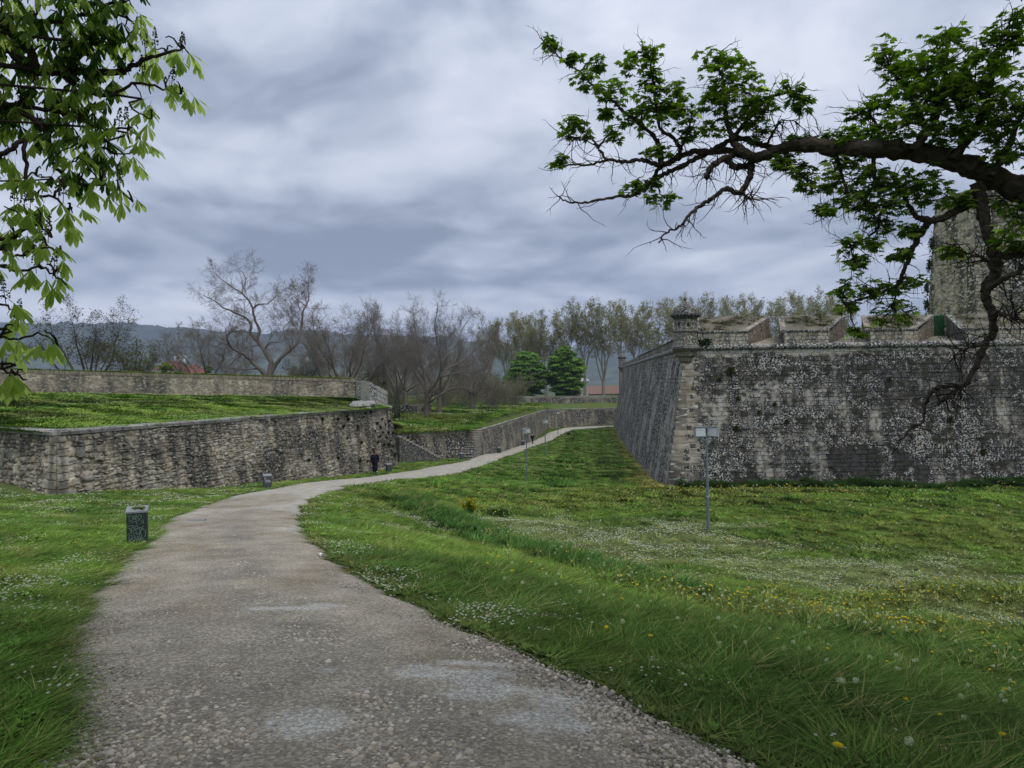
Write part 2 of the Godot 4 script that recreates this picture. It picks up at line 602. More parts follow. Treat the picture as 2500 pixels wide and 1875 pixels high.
func stone(mb: MB, F: WallFace, s0: float, s1: float, w0: float, w1: float, e: float, jit: float, poly: int, col: Color, r: RandomNumberGenerator) -> void:
	var o := PackedVector2Array()
	if poly == 4:
		o = PackedVector2Array([Vector2(s0, w0), Vector2(s1, w0), Vector2(s1, w1), Vector2(s0, w1)])
	else:
		var ms := (s0 + s1) * 0.5
		var mw := (w0 + w1) * 0.5
		var cs := minf(s1 - s0, w1 - w0)
		var k1 := r.randf_range(0.05, 0.38) * cs
		var k2 := r.randf_range(0.05, 0.38) * cs
		var k3 := r.randf_range(0.05, 0.38) * cs
		var k4 := r.randf_range(0.05, 0.38) * cs
		o = PackedVector2Array([Vector2(s0 + k1, w0), Vector2(ms, w0 - jit * 0.4), Vector2(s1 - k2, w0), Vector2(s1, w0 + k2), Vector2(s1 + jit * 0.3, mw), Vector2(s1, w1 - k3), Vector2(s1 - k3, w1), Vector2(ms, w1 + jit * 0.4), Vector2(s0 + k4, w1), Vector2(s0, w1 - k4), Vector2(s0 - jit * 0.3, mw), Vector2(s0, w0 + k1)])
	var m := o.size()
	var c := Vector2.ZERO
	for i in m:
		o[i] += Vector2(r.randf_range(-jit, jit), r.randf_range(-jit, jit) * 0.7)
		if poly != 4:
			o[i].y += 0.12 * noise.get_noise_2d(o[i].x * 5.0, o[i].y * 5.0) + 0.05 * noise.get_noise_2d(o[i].x * 20.0, o[i].y * 15.0)
		c += o[i]
	c /= m
	var ch := minf(0.03, 0.12 * minf(s1 - s0, w1 - w0)) if poly == 4 else minf(0.06, 0.2 * (w1 - w0))
	var back := PackedVector3Array()
	var front := PackedVector3Array()
	var fin := PackedVector2Array()
	var tilt := Vector2(r.randf_range(-1, 1), r.randf_range(-1, 1)) * (0.02 if poly == 4 else 0.07)
	for i in m:
		var to := (c - o[i])
		var q := o[i] + to.normalized() * minf(ch, to.length() * 0.5)
		fin.append(q)
		back.append(F.pt(o[i].x, o[i].y, -0.05))
		var d := q - c
		front.append(F.pt(q.x, q.y, e + d.dot(tilt) + (r.randf_range(-0.012, 0.012) if poly != 4 else 0.0)))
	var mid := F.pt(c.x, c.y, 0.0)
	for i in m:
		var k := (i + 1) % m
		var out := (back[i] + back[k]) * 0.5 - mid
		mb.quad_uv(back[i], back[k], front[k], front[i], out + F.normal * 0.2, col, F.uv(o[i].x, o[i].y), F.uv(o[k].x, o[k].y), F.uv(fin[k].x, fin[k].y), F.uv(fin[i].x, fin[i].y))
	if poly == 4:
		mb.quad_uv(front[0], front[1], front[2], front[3], F.normal, col, F.uv(fin[0].x, fin[0].y), F.uv(fin[1].x, fin[1].y), F.uv(fin[2].x, fin[2].y), F.uv(fin[3].x, fin[3].y))
	else:
		var top := F.pt(c.x, c.y, e + r.randf_range(0.0, 0.03))
		for i in m:
			var k := (i + 1) % m
			mb.face(top, front[i], front[k], F.normal, col, F.uv(c.x, c.y), F.uv(fin[i].x, fin[i].y), F.uv(fin[k].x, fin[k].y))

# lays stones over a face; the largest in view become parts of their own, the rest one part
func lay(F: WallFace, parent: Node3D, m: Material, o: Dictionary) -> void:
	var r := RandomNumberGenerator.new()
	r.seed = o.get("seed", 1)
	var k0: float = o.get("k0", 0.0)
	var k1: float = o.get("k1", 0.0)
	var gap: float = o.gap
	var list := []
	var w: float = o.get("w0", 0.0)
	var wmax: float = o.wmax
	while w < wmax:
		var hgt: float = r.randf_range(o.row.x, o.row.y)
		var s: float = k0 * (w + hgt * 0.5) - r.randf() * o.wide.x + o.get("inset", 0.0)
		var first := true
		var s_end: float = minf(F.length + k1 * w, o.get("s_end", 1e9))
		while s < s_end:
			var wid: float = r.randf_range(o.wide.x, o.wide.y)
			var a := s
			var b := s + wid
			s = b
			if first:
				a = k0 * (w + hgt * 0.5) + o.get("inset", 0.0)
				first = false
				if b - a < 0.12:
					continue
			b = minf(b, s_end)
			if b - a < 0.1:
				continue
			var mid := F.pt((a + b) * 0.5, w, 0.0)
			if o.get("land", true) and mid.y < ground(mid.x, mid.z) - 0.05:
				continue
			if not o.get("land", true) and mid.y < o.get("floor", -99.0):
				continue
			var parts := [[a, b, w, w + hgt]]
			if o.poly != 4 and hgt > 0.19 and r.randf() < 0.45:
				var cut := w + hgt * r.randf_range(0.4, 0.6)
				var at := a + (b - a) * r.randf_range(0.4, 0.6)
				parts = [[a, b, w, cut], [a, at, cut, w + hgt], [at, b, cut, w + hgt]] if wid > 0.4 else [[a, b, w, cut], [a, b, cut, w + hgt]]
			for p in parts:
				var g := gap * 0.5
				var size: float = (p[1] - p[0]) * (p[3] - p[2]) / maxf(1.0, mid.length_squared())
				if o.poly != 4 and r.randf() < 0.15:
					# now and then a big stone that breaks the course
					p[3] += (p[3] - p[2]) * r.randf_range(0.4, 0.9)
					p[1] += (p[1] - p[0]) * r.randf_range(0.0, 0.3)
					list.append([size, p[0] + g, p[1] - g, p[2] + g, p[3] - g, mid, 0.05])
					continue
				list.append([size, p[0] + g, p[1] - g, p[2] + g, p[3] - g, mid, 0.0])
		w += hgt
	list.sort_custom(func(x, y): return x[0] > y[0])
	var single: int = o.get("single", 0)
	var rest := MB.new()
	for i in list.size():
		var q: Array = list[i]
		var tone: float = 1.0 + r.randf_range(-1, 1) * o.get("tone", 0.25)
		var warm: float = r.randf_range(-0.05, 0.05)
		var col := Color(tone * (1.0 + warm), tone, tone * (1.0 - warm * 1.5))
		var e: float = r.randf_range(o.proud.x, o.proud.y) + q[6]
		if i < single:
			var mb := MB.new()
			stone(mb, F, q[1], q[2], q[3], q[4], e, o.jit, o.poly, col, r)
			put(o.get("called", "stone"), mb.mesh(), m, parent)
		else:
			stone(rest, F, q[1], q[2], q[3], q[4], e, o.jit, o.poly, col, r)
	if rest.v.size():
		put(o.get("called", "stone") + "work", rest.mesh(), m, parent, "stuff")

# where two faces meet: how far s moves per metre down on each
func arris(Fa: WallFace, Fb: WallFace) -> Array:
	var det := Fa.out.x * Fb.out.z - Fa.out.z * Fb.out.x
	var ox := (Fa.batter * Fb.out.z - Fb.batter * Fa.out.z) / det
	var oz := (Fb.batter * Fa.out.x - Fa.batter * Fb.out.x) / det
	var off := Vector3(ox, 0, oz)
	var da := (Fa.b - Fa.a); da.y = 0
	var db := (Fb.b - Fb.a); db.y = 0
	return [off.dot(da.normalized()), off.dot(db.normalized())]

func core(mb: MB, F: WallFace, k0: float, k1: float, deep: float, col: Color, e := 0.0) -> void:
	var steps := maxi(1, int(F.length / 4.0))
	for i in steps:
		for j in 4:
			var p := []
			var t := []
			for q in [[i, j], [i + 1, j], [i + 1, j + 1], [i, j + 1]]:
				var w: float = deep * q[1] / 4.0
				var s: float = lerpf(k0 * w, F.length + k1 * w, float(q[0]) / steps)
				p.append(F.pt(s, w, e))
				t.append(F.uv(s, w))
			mb.quad_uv(p[0], p[1], p[2], p[3], F.normal, col, t[0], t[1], t[2], t[3])

# a course of slabs on top of a face
func coping(F: WallFace, parent: Node3D, m: Material, thick: float, over: float, deep: float, step: float, seed_: int, s0 := 0.0, s1 := -1.0, called := "coping_stone") -> void:
	var r := RandomNumberGenerator.new()
	r.seed = seed_
	var s := s0
	var end := F.length if s1 < 0.0 else s1
	while s < end - 0.05:
		var b := minf(s + step * r.randf_range(0.7, 1.35), end)
		if end - b < 0.3:
			b = end
		var mb := MB.new()
		var up := r.randf_range(-0.012, 0.02)
		var g := 0.006
		var tone := r.randf_range(0.6, 1.0)
		var col := Color(tone, tone, tone)
		var prof := [Vector2(over + r.randf_range(-0.02, 0.02), -thick + 0.0), Vector2(over + 0.02, -thick * 0.35), Vector2(over - 0.03, up), Vector2(-deep, up), Vector2(-deep, -thick)]
		for k in prof.size():
			var p0: Vector2 = prof[k]
			var p1: Vector2 = prof[(k + 1) % prof.size()]
			var q := []
			for z in [[s + g, p0], [b - g, p0], [b - g, p1], [s + g, p1]]:
				var top := F.a.lerp(F.b, z[0] / F.length)
				q.append(top + F.out * z[1].x + Vector3.UP * (z[1].y + thick))
			var mid: Vector3 = (q[0] + q[1] + q[2] + q[3]) / 4.0
			var cen := F.a.lerp(F.b, (s + b) * 0.5 / F.length) + F.out * (over - deep) * 0.5 + Vector3.UP * thick * 0.5
			var uvs := [Vector2(s, p0.y) * 0.3, Vector2(b, p0.y) * 0.3, Vector2(b, p1.y + absf(p1.x)) * 0.3, Vector2(s, p1.y + absf(p1.x)) * 0.3]
			mb.quad_uv(q[0], q[1], q[2], q[3], mid - cen, col, uvs[0], uvs[1], uvs[2], uvs[3])
		for ss in [s + g, b - g]:
			var c := []
			for p in prof:
				c.append(F.a.lerp(F.b, ss / F.length) + F.out * p.x + Vector3.UP * (p.y + thick))
			var dir := (F.b - F.a).normalized() * (-1.0 if ss == s + g else 1.0)
			for k in range(1, prof.size() - 1):
				mb.face(c[0], c[k], c[k + 1], dir, col)
		put(called, mb.mesh(), m, parent)
		s = b

# a round moulding along points
func moulding(parent: Node3D, pts: PackedVector3Array, rad: float, m: Material, col: Color, called := "cordon") -> void:
	var mb := MB.new()
	var fine := PackedVector3Array()
	var rr := PackedFloat32Array()
	for i in pts.size() - 1:
		var steps := maxi(1, int(pts[i].distance_to(pts[i + 1]) / 0.8))
		for k in steps:
			fine.append(pts[i].lerp(pts[i + 1], float(k) / steps))
	fine.append(pts[-1])
	for p in fine:
		rr.append(rad * (1.0 + 0.16 * noise.get_noise_2d(p.x * 30.0, p.z * 30.0)))
	mb.tube(fine, rr, 10, col)
	put(called, mb.mesh(), m, parent)

func stone_mat(called: String, tex: Texture2D, bump: Texture2D, col := Color.WHITE) -> StandardMaterial3D:
	var m := mat(called, col, 0.95, true, 0.15)
	m.albedo_texture = tex
	m.heightmap_enabled = false
	return m

var A_TOP := Vector3(-17.95, -0.48, -28.4)
var B_TOP := Vector3(-10.55, -1.0, -62.5)
var L_TOP := Vector3(-33.0, -0.35, -36.6)
var BRICK := [Vector3(-50, 1.35, -42.6), Vector3(-34.15, 0.92, -50), Vector3(-13.0, 0.05, -59.9)]
var T_TOP := Vector3(11.05, 3.2, -46.25)
var FAR_TOP := Vector3(23.0, 3.2, -150.0)
var W_LINE := [Vector3(-11.6, -3.72, -68.4), Vector3(-5.0, -4.02, -75.2), Vector3(-3.35, -4.08, -77.2), Vector3(6.9, -5.05, -144.3), Vector3(22.4, -5.6, -158.2), Vector3(50, -6.4, -180)]

func build_ramparts() -> void:
	var t_rub := wall_tex(1024, 192, 36.0, 6.5, 3, {"light": Color(0.43, 0.40, 0.325), "tan": Color(0.42, 0.355, 0.245), "dark": Color(0.105, 0.10, 0.088), "lichen": Color(0.46, 0.45, 0.40), "crust": 0.04, "speck": -0.32, "fs": 5.0, "hard": 1.0})
	var m_rub := stone_mat("rubble", t_rub, null)
	var w := thing("rampart_wall", "long rubble stone retaining wall with coping and grass terrace on top", "wall")
	var F1 := WallFace.new(A_TOP, L_TOP, 0.10, Vector3(-0.4, 0, 1))
	var F2 := WallFace.new(A_TOP, B_TOP, 0.12, Vector3(1, 0, 0.3))
	for f in [F1, F2]:
		f.tex_w = 36.0
		f.tex_h = 6.5
	var F3 := WallFace.new(B_TOP, Vector3(-13.6, -1.0, -70.0), 0.12, Vector3(1, 0, -0.3))
	F3.tex_w = 36.0; F3.tex_h = 6.5
	var k := arris(F1, F2)
	var kb := arris(F2, F3)
	var mb := MB.new()
	var joint := Color(0.62, 0.60, 0.56)
	core(mb, F1, k[0], 0.0, 4.0, joint)
	core(mb, F2, k[1], kb[0], 6.2, joint)
	core(mb, F3, kb[1], 0.0, 6.2, Color(0.8, 0.8, 0.8))
	put("core", mb.mesh(), m_rub, w)
	# stones: quoins at the two corners, rubble between
	lay(F2, w, m_rub, {"seed": 5, "row": Vector2(0.10, 0.34), "wide": Vector2(0.17, 0.62), "gap": 0.03, "jit": 0.045, "proud": Vector2(0.0, 0.07), "poly": 8, "k0": k[1], "k1": kb[0], "inset": 0.5, "s_end": F2.length + 0.05, "wmax": 5.8, "single": 230, "tone": 0.36, "called": "stone"})
	lay(F1, w, m_rub, {"seed": 6, "row": Vector2(0.10, 0.32), "wide": Vector2(0.17, 0.6), "gap": 0.03, "jit": 0.045, "proud": Vector2(0.0, 0.07), "poly": 8, "k0": k[0], "inset": 0.5, "wmax": 3.4, "single": 70, "tone": 0.36, "called": "stone"})
	for f in [[F1, k[0], 2.9], [F2, k[1], 2.9]]:
		var ww := 0.02
		var flip := false
		while ww < f[2]:
			var q := MB.new()
			var hh := rng.randf_range(0.26, 0.4)
			var tone := rng.randf_range(0.75, 1.2)
			stone(q, f[0], f[1] * ww, (0.62 if flip else 0.42), ww + 0.01, ww + hh - 0.01, 0.05, 0.01, 4, Color(tone, tone, tone), rng)
			put("quoin", q.mesh(), m_rub, w)
			ww += hh
			flip = not flip
	var m_cop := stone_mat("coping", wall_tex(512, 512, 8.0, 8.0, 21, {"light": Color(0.36, 0.35, 0.32), "tan": Color(0.30, 0.28, 0.23), "dark": Color(0.08, 0.08, 0.078), "lichen": Color(0.55, 0.55, 0.52), "crust": 0.0, "speck": 0.10, "fs": 5.0}), null)
	coping(F2, w, m_cop, 0.2, 0.09, 0.45, 1.1, 31, 0.12, F2.length - 6.2)
	coping(F1, w, m_cop, 0.2, 0.09, 0.45, 1.0, 32, 0.12, F1.length)
	# the end towards the ditch: cordon and the parapet standing on it
	var pe := MB.new()
	var s0 := F2.length - 6.4
	var e0 := F2.pt(s0, 0.0, 0.0)
	moulding(w, PackedVector3Array([F2.pt(F2.length - 3.4, -0.08, 0.02), F2.pt(F2.length, -0.08, 0.02), F3.pt(2.5, -0.08, 0.02)]), 0.17, m_cop, Color(0.75, 0.75, 0.74))
	moulding(w, PackedVector3Array([e0 + Vector3(0, 0.06, 0), F2.pt(F2.length - 3.4, -0.06, 0.0)]), 0.11, m_cop, Color(0.8, 0.8, 0.78))
	# parapet: an ashlar face over the cordon, its top falling towards the end
	var J: Vector3 = BRICK[2] + Vector3(0.1, 1.5, 0.1)
	var PF := WallFace.new(F2.pt(F2.length - 3.6, -2.35, -0.05), F2.pt(F2.length - 0.05, -1.5, -0.05), 0.02, F2.out)
	PF.tex_w = 8.0; PF.tex_h = 8.0
	var par := Node3D.new()
	par.name = "parapet"
	w.add_child(par)
	var top0 := PF.a
	var top1 := PF.b
	var pc := MB.new()
	core(pc, PF, 0.0, 0.0, 2.45, Color(0.55, 0.55, 0.53))
	var back := -F2.out * 2.6
	pc.quad_uv(top0, top1, top1 + back, J, Vector3.UP, Color(0.8, 0.8, 0.75), Vector2(0, 0), Vector2(0.5, 0), Vector2(0.5, 0.4), Vector2(0, 0.4))
	pc.quad_uv(top1, top1 + back, top1 + back - Vector3(0, 2.2, 0), top1 - Vector3(0, 2.2, 0), Vector3(0.3, 0, -1), Color(0.8, 0.8, 0.8), Vector2(0, 0), Vector2(0.4, 0), Vector2(0.4, 0.4), Vector2(0, 0.4))
	pc.quad_uv(J, top0, top0 - Vector3(0, 2.5, 0), J - Vector3(0, 2.5, 0), Vector3(-0.2, 0, 1), Color(0.8, 0.8, 0.75), Vector2(0, 0), Vector2(0.4, 0), Vector2(0.4, 0.4), Vector2(0, 0.4))
	put("core", pc.mesh(), m_cop, par)
	lay(PF, par, m_cop, {"seed": 15, "row": Vector2(0.36, 0.46), "wide": Vector2(0.5, 0.9), "gap": 0.02, "jit": 0.008, "proud": Vector2(0.015, 0.035), "poly": 4, "wmax": 2.3, "single": 40, "tone": 0.2, "called": "block", "land": false})
	# stub of broken wall, whitish with lichen
	var stub := MB.new()
	var sb := F2.pt(F2.length - 5.6, 0.0, -0.5)
	for q in 16:
		var p := sb + Vector3(rng.randf_range(-0.5, 0.5), 0.1 + 0.16 * (q / 4), 0) + F2.out * rng.randf_range(-0.5, 0.35) - (F2.b - F2.a).normalized() * rng.randf_range(-1.6, 0.4)
		stub.box(p, Vector3(rng.randf_range(0.5, 0.9), 0.24, rng.randf_range(0.4, 0.7)), rng.randf() * 3.0, Color(1.5, 1.5, 1.45), 0.85)
	put("broken_end", stub.mesh(), m_cop, par)
	# grass terrace behind the coping
	var pts := PackedVector3Array()
	var nx := 61
	for j in 26:
		var t := j / 25.0
		for i in nx:
			var u := i / float(nx - 1)
			var f: Vector3
			if u < 0.32:
				f = L_TOP.lerp(A_TOP, u / 0.32)
			else:
				f = A_TOP.lerp(B_TOP, (u - 0.32) / 0.68)
			var g: Vector3
			if u < 0.4:
				g = BRICK[0].lerp(BRICK[1], u / 0.4)
			else:
				g = BRICK[1].lerp(BRICK[2], (u - 0.4) / 0.6)
			var p := f.lerp(g, 0.02 + 0.98 * t)
			p.y = lerpf(f.y + 0.1, g.y, t * t * (3 - 2 * t) * 0.4 + t * 0.6) + 0.16 * noise.get_noise_2d(p.x * 8.0, p.z * 8.0) * sin(PI * t)
			pts.append(p)
	terrace_pts = pts
	put("grass_terrace", sheet(pts, nx), M.soil, null, "structure")
	# brick wall at the back of the terrace
	var bw := thing("brick_wall", "long low brick wall with brick-on-edge coping behind the grass terrace", "wall")
	var m_brick := stone_mat("brick", wall_tex(1024, 128, 40.0, 3.0, 77, {"light": Color(0.47, 0.425, 0.34), "tan": Color(0.42, 0.35, 0.25), "dark": Color(0.16, 0.148, 0.125), "lichen": Color(0.42, 0.41, 0.37), "crust": -0.05, "speck": -0.3, "fs": 3.0, "hard": 0.9}), null)
	var tops := [Vector3(-50, 3.0, -42.6), Vector3(-34.15, 2.5, -50), Vector3(-13.0, 1.55, -59.9)]
	for i in 2:
		var F := WallFace.new(tops[i], tops[i + 1], 0.03, Vector3(0.2, 0, 1))
		F.tex_w = 40.0; F.tex_h = 3.0
		var q := MB.new()
		core(q, F, 0.0, 0.0, 2.2, Color(0.5, 0.48, 0.45))
		var bk := -F.out * 0.6
		q.quad(F.a, F.b, F.b + bk, F.a + bk, Vector3.UP, Color(0.6, 0.6, 0.5))
		q.quad(F.a + bk, F.b + bk, F.b + bk - Vector3(0, 4, 0), F.a + bk - Vector3(0, 4, 0), -F.out, Color(0.7, 0.7, 0.6))
		put("core", q.mesh(), m_brick, bw)
		lay(F, bw, m_brick, {"seed": 25 + i, "row": Vector2(0.06, 0.085), "wide": Vector2(0.24, 0.5), "gap": 0.014, "jit": 0.006, "proud": Vector2(0.0, 0.022), "poly": 4, "w0": 0.2, "wmax": 2.0, "single": 0, "tone": 0.34, "called": "brick", "land": false})
		var cp := MB.new()
		var s := 0.0
		while s < F.length:
			var tone := rng.randf_range(0.55, 1.1)
			var up := rng.randf_range(0.0, 0.015)
			var c := PackedVector3Array()
			for yy in [-0.2, 0.03 + up]:
				for z in [[s, 0.05], [s + 0.062, 0.05], [s + 0.062, -0.3], [s, -0.3]]:
					c.append(F.a.lerp(F.b, z[0] / F.length) + F.out * z[1] + Vector3(0, yy, 0))
			cp.hexa(c, Color(tone, tone * 0.97, tone * 0.92))
			s += 0.075
		put("coping_brickwork", cp.mesh(), m_brick, bw, "stuff")

var terrace_pts := PackedVector3Array()

func build_bastion() -> void:
	var spots := [[9.4, 6.9, 0.8, 1.2, 1.3], [10.9, 7.4, 1.2, 1.5, 1.0], [13.2, 7.3, 0.6, 0.9, 1.2], [14.5, 8.0, 0.5, 0.9, 1.2], [3.6, 8.4, 0.9, 0.6, 0.6], [6.8, 8.4, 0.9, 0.6, 0.6], [20.0, 8.6, 0.5, 0.5, 0.8], [23.5, 8.3, 0.8, 0.7, 0.6],
		[6.5, 4.0, 3.6, 2.2, -0.42], [3.0, 5.2, 2.8, 2.4, -0.34], [9.5, 4.6, 3.0, 1.6, -0.22], [17.5, 2.5, 4.5, 2.0, 0.2], [25.0, 2.5, 5.0, 3.5, 0.22], [12.5, 2.0, 2.5, 1.8, 0.16]]
	var t_r := wall_tex(1280, 360, 36.0, 10.0, 41, {"light": Color(0.36, 0.345, 0.30), "tan": Color(0.34, 0.31, 0.23), "dark": Color(0.058, 0.056, 0.052), "lichen": Color(0.44, 0.43, 0.39), "cover": 0.85, "crust": 0.74, "speck": 0.045, "fs": 6.2, "clean": 0.5, "hard": 1.5, "spots": spots, "moss": Color(0.045, 0.048, 0.03)})
	var m_r := stone_mat("bastion_stone", t_r, null)
	var t_l := wall_tex(1024, 320, 60.0, 13.0, 43, {"light": Color(0.36, 0.345, 0.30), "tan": Color(0.34, 0.31, 0.23), "dark": Color(0.058, 0.056, 0.052), "lichen": Color(0.44, 0.43, 0.39), "cover": 0.85, "crust": 0.3, "speck": 0.02, "fs": 2.8, "clean": 0.2, "hard": 1.2})
	var m_l := stone_mat("bastion_side_stone", t_l, null)
	var m_pale := stone_mat("pale_stone", wall_tex(512, 512, 9.0, 9.0, 51, {"light": Color(0.40, 0.37, 0.305), "tan": Color(0.37, 0.315, 0.22), "dark": Color(0.11, 0.11, 0.10), "lichen": Color(0.58, 0.57, 0.53), "crust": 0.02, "speck": -0.2, "fs": 3.6, "hard": 1.1}), null)
	var w := thing("bastion", "tall battered dark stone bastion speckled with white lichen", "bastion")
	var FR := WallFace.new(T_TOP, T_TOP + Vector3(37, 0.15, 0), 0.145, Vector3(0, 0, 1))
	FR.tex_w = 36.0; FR.tex_h = 10.0
	var FL := WallFace.new(T_TOP, FAR_TOP, 0.155, Vector3(-1, 0, 0))
	FL.tex_w = 60.0; FL.tex_h = 13.0
	var k := arris(FR, FL)
	var mb := MB.new()
	core(mb, FR, k[0], 0.0, 9.6, Color(0.7, 0.7, 0.7))
	put("core", mb.mesh(), m_r, w)
	mb = MB.new()
	core(mb, FL, k[1], 0.0, 13.0, Color(0.7, 0.7, 0.7))
	var FB := WallFace.new(FAR_TOP, Vector3(60, 3.2, -165), 0.15, Vector3(-0.2, 0, -1))
	core(mb, FB, 0.0, 0.0, 13.0, Color(0.7, 0.7, 0.7))
	put("side_core", mb.mesh(), m_l, w)
	lay(FR, w, m_r, {"seed": 8, "row": Vector2(0.24, 0.33), "wide": Vector2(0.38, 0.85), "gap": 0.02, "jit": 0.014, "proud": Vector2(0.0, 0.04), "poly": 4, "k0": k[0], "inset": 0.75, "w0": 0.0, "wmax": 9.2, "single": 210, "tone": 0.2, "called": "stone"})
	lay(FL, w, m_l, {"seed": 9, "row": Vector2(0.26, 0.36), "wide": Vector2(0.45, 1.0), "gap": 0.035, "jit": 0.012, "proud": Vector2(0.0, 0.045), "poly": 4, "k0": k[1], "inset": 0.75, "wmax": 12.6, "single": 0, "tone": 0.25, "called": "stone"})
	# quoins up the arris
	for f in [[FR, k[0], 9.0], [FL, k[1], 9.0]]:
		var ww := 0.0
		var flip: bool = f[0] == FL
		while ww < f[2]:
			var q := MB.new()
			var hh := 0.42
			var tone := rng.randf_range(0.72, 0.98)
			stone(q, f[0], f[1] * (ww + 0.2), (0.95 if flip else 0.72), ww + 0.003, ww + hh - 0.003, 0.02, 0.004, 4, Color(tone, tone, tone), rng)
			put("quoin", q.mesh(), m_pale, w)
			ww += hh
			flip = not flip
	# cordon
	var m_cor := stone_mat("cordon_stone", wall_tex(512, 512, 6.0, 6.0, 61, {"light": Color(0.36, 0.35, 0.32), "tan": Color(0.32, 0.30, 0.25), "dark": Color(0.06, 0.06, 0.058), "lichen": Color(0.5, 0.5, 0.47), "crust": 0.1, "speck": -0.08, "fs": 4.5, "hard": 1.2}), null)
	m_cor.uv1_triplanar = true
	m_cor.uv1_scale = Vector3.ONE / 6.0
	moulding(w, PackedVector3Array([FR.pt(0.0, -0.12, 0.03), FR.pt(37, -0.12, 0.03)]), 0.19, m_cor, Color(0.95, 0.95, 0.94))
	moulding(w, PackedVector3Array([FL.pt(0.0, -0.12, 0.03), FL.pt(FL.length, -0.12, 0.03)]), 0.19, m_cor, Color(0.95, 0.95, 0.94))
	var m_tri := stone_mat("parapet_stone", M.pale_stone.albedo_texture, null)
	m_tri.uv1_triplanar = true
	m_tri.uv1_scale = Vector3.ONE / 9.0
	M.parapet_stone = m_tri
	# parapet in merlons: front x from..to, back x from..to
	var y0 := T_TOP.y + 0.28
	var zf := T_TOP.z + 0.02
	var zb := zf - 3.7
	var yf := y0 + 0.78
	var yb := y0 + 1.95
	var rows := [[11.9, 15.15, 12.6, 17.85], [17.45, 20.35, 18.5, 23.0], [22.95, 26.0, 24.2, 29.2], [29.1, 35.0, 30.02, 36.9], [37.6, 48.0, 38.6, 48.0]]
	var brickc := Color(0.62, 0.42, 0.33)
	for i in rows.size():
		var r: Array = rows[i]
		var mer := Node3D.new()
		mer.name = "merlon"
		w.add_child(mer, true)
		var F := WallFace.new(Vector3(r[0], yf, zf), Vector3(r[1], yf, zf), 0.0, Vector3(0, 0, 1))
		F.tex_w = 9.0; F.tex_h = 9.0
		var c := MB.new()
		var body := Color(0.62, 0.60, 0.56)
		core(c, F, 0.0, 0.0, yf - y0 + 0.1, body)
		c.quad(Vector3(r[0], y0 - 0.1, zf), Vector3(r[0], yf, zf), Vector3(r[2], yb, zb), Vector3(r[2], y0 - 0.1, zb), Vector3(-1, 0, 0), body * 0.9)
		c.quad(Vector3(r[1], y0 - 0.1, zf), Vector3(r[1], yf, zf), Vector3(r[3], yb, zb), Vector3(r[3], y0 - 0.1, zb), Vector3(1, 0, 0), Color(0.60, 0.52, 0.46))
		c.quad(Vector3(r[2], yb, zb), Vector3(r[3], yb, zb), Vector3(r[3], y0 - 0.5, zb), Vector3(r[2], y0 - 0.5, zb), Vector3(0, 0, -1), body)
		put("core", c.mesh(), m_tri, mer)
		lay(F, mer, m_pale, {"seed": 70 + i, "row": Vector2(0.25, 0.28), "wide": Vector2(0.4, 0.75), "gap": 0.014, "jit": 0.004, "proud": Vector2(0.02, 0.03), "poly": 4, "wmax": 0.72, "single": 24, "tone": 0.22, "called": "block", "land": false})
		# cap slabs along the front and both cheeks
		coping(F, mer, m_cor, 0.13, 0.07, 0.62, 0.95, 80 + i, 0.0, F.length, "cap_slab")
		for side in [[r[0], r[2]], [r[1], r[3]]]:
			var slab := MB.new()
			var p0 := Vector3(side[0], yf + 0.01, zf - 0.55)
			var p1 := Vector3(side[1], yb + 0.03, zb)
			var inx := 0.34 if side[0] == r[0] else -0.34
			var p := PackedVector3Array([p0 + Vector3(-inx * 0.15, 0, 0), p1 + Vector3(-inx * 0.15, 0, 0), p1 + Vector3(inx, 0, 0), p0 + Vector3(inx, 0, 0)])
			for z in 4:
				p.append(p[z] + Vector3(0, 0.12, 0))
			slab.hexa(p, Color(0.8, 0.79, 0.76))
			put("cheek_slab", slab.mesh(), m_tri, mer)
		# earth and turf on the sloping top
		var earth := PackedVector3Array()
		var cols := PackedColorArray()
		for j in 9:
			for q in 13:
				var t := j / 8.0
				var u := q / 12.0
				var x := lerpf(lerpf(r[0] + 0.25, r[1] - 0.25, u), lerpf(r[2] + 0.25, r[3] - 0.25, u), t)
				var z := lerpf(zf - 0.5, zb, t)
				earth.append(Vector3(x, lerpf(yf + 0.06, yb + 0.1, t) + 0.12 * sin(PI * u) * t + 0.05 * noise.get_noise_2d(x * 30.0, z * 30.0), z))
				cols.append(Color(0.135, 0.12, 0.09) * (1.0 + 0.5 * noise.get_noise_2d(x * 20.0, z * 20.0)))
		put("earth_top", sheet(earth, 13, cols), M.plain, mer)
		tops.append([r, zf - 0.5, zb, yf + 0.06, yb + 0.1])
		# sole of the embrasure on the side away from the corner
		if i < rows.size() - 1:
			var nx: Array = rows[i + 1]
			var sole := MB.new()
			var a := Vector3(r[1], y0 - 0.02, zf + 0.03)
			var b := Vector3(nx[0], y0 - 0.02, zf + 0.03)
			var d := Vector3(nx[2], y0 + 0.62, zb)
			var e := Vector3(r[3], y0 + 0.62, zb)
			sole.quad(a, b, d, e, Vector3.UP, Color(0.68, 0.66, 0.62))
			sole.quad(a, b, b - Vector3(0, 0.14, 0), a - Vector3(0, 0.14, 0), Vector3(0, 0, 1), Color(0.68, 0.66, 0.62))
			put("embrasure_sole", sole.mesh(), m_tri, w)
	# parapet of the long flank: a plain thick wall with sloping top
	var fl := MB.new()
	var FP := WallFace.new(FL.pt(3.9, -0.28, 0.0) + Vector3(0, 0.62, 0), FL.pt(FL.length, -0.28, 0.0) + Vector3(0, 0.62, 0), 0.0, FL.out)
	core(fl, FP, 0.0, 0.0, 0.75, Color(0.7, 0.69, 0.66))
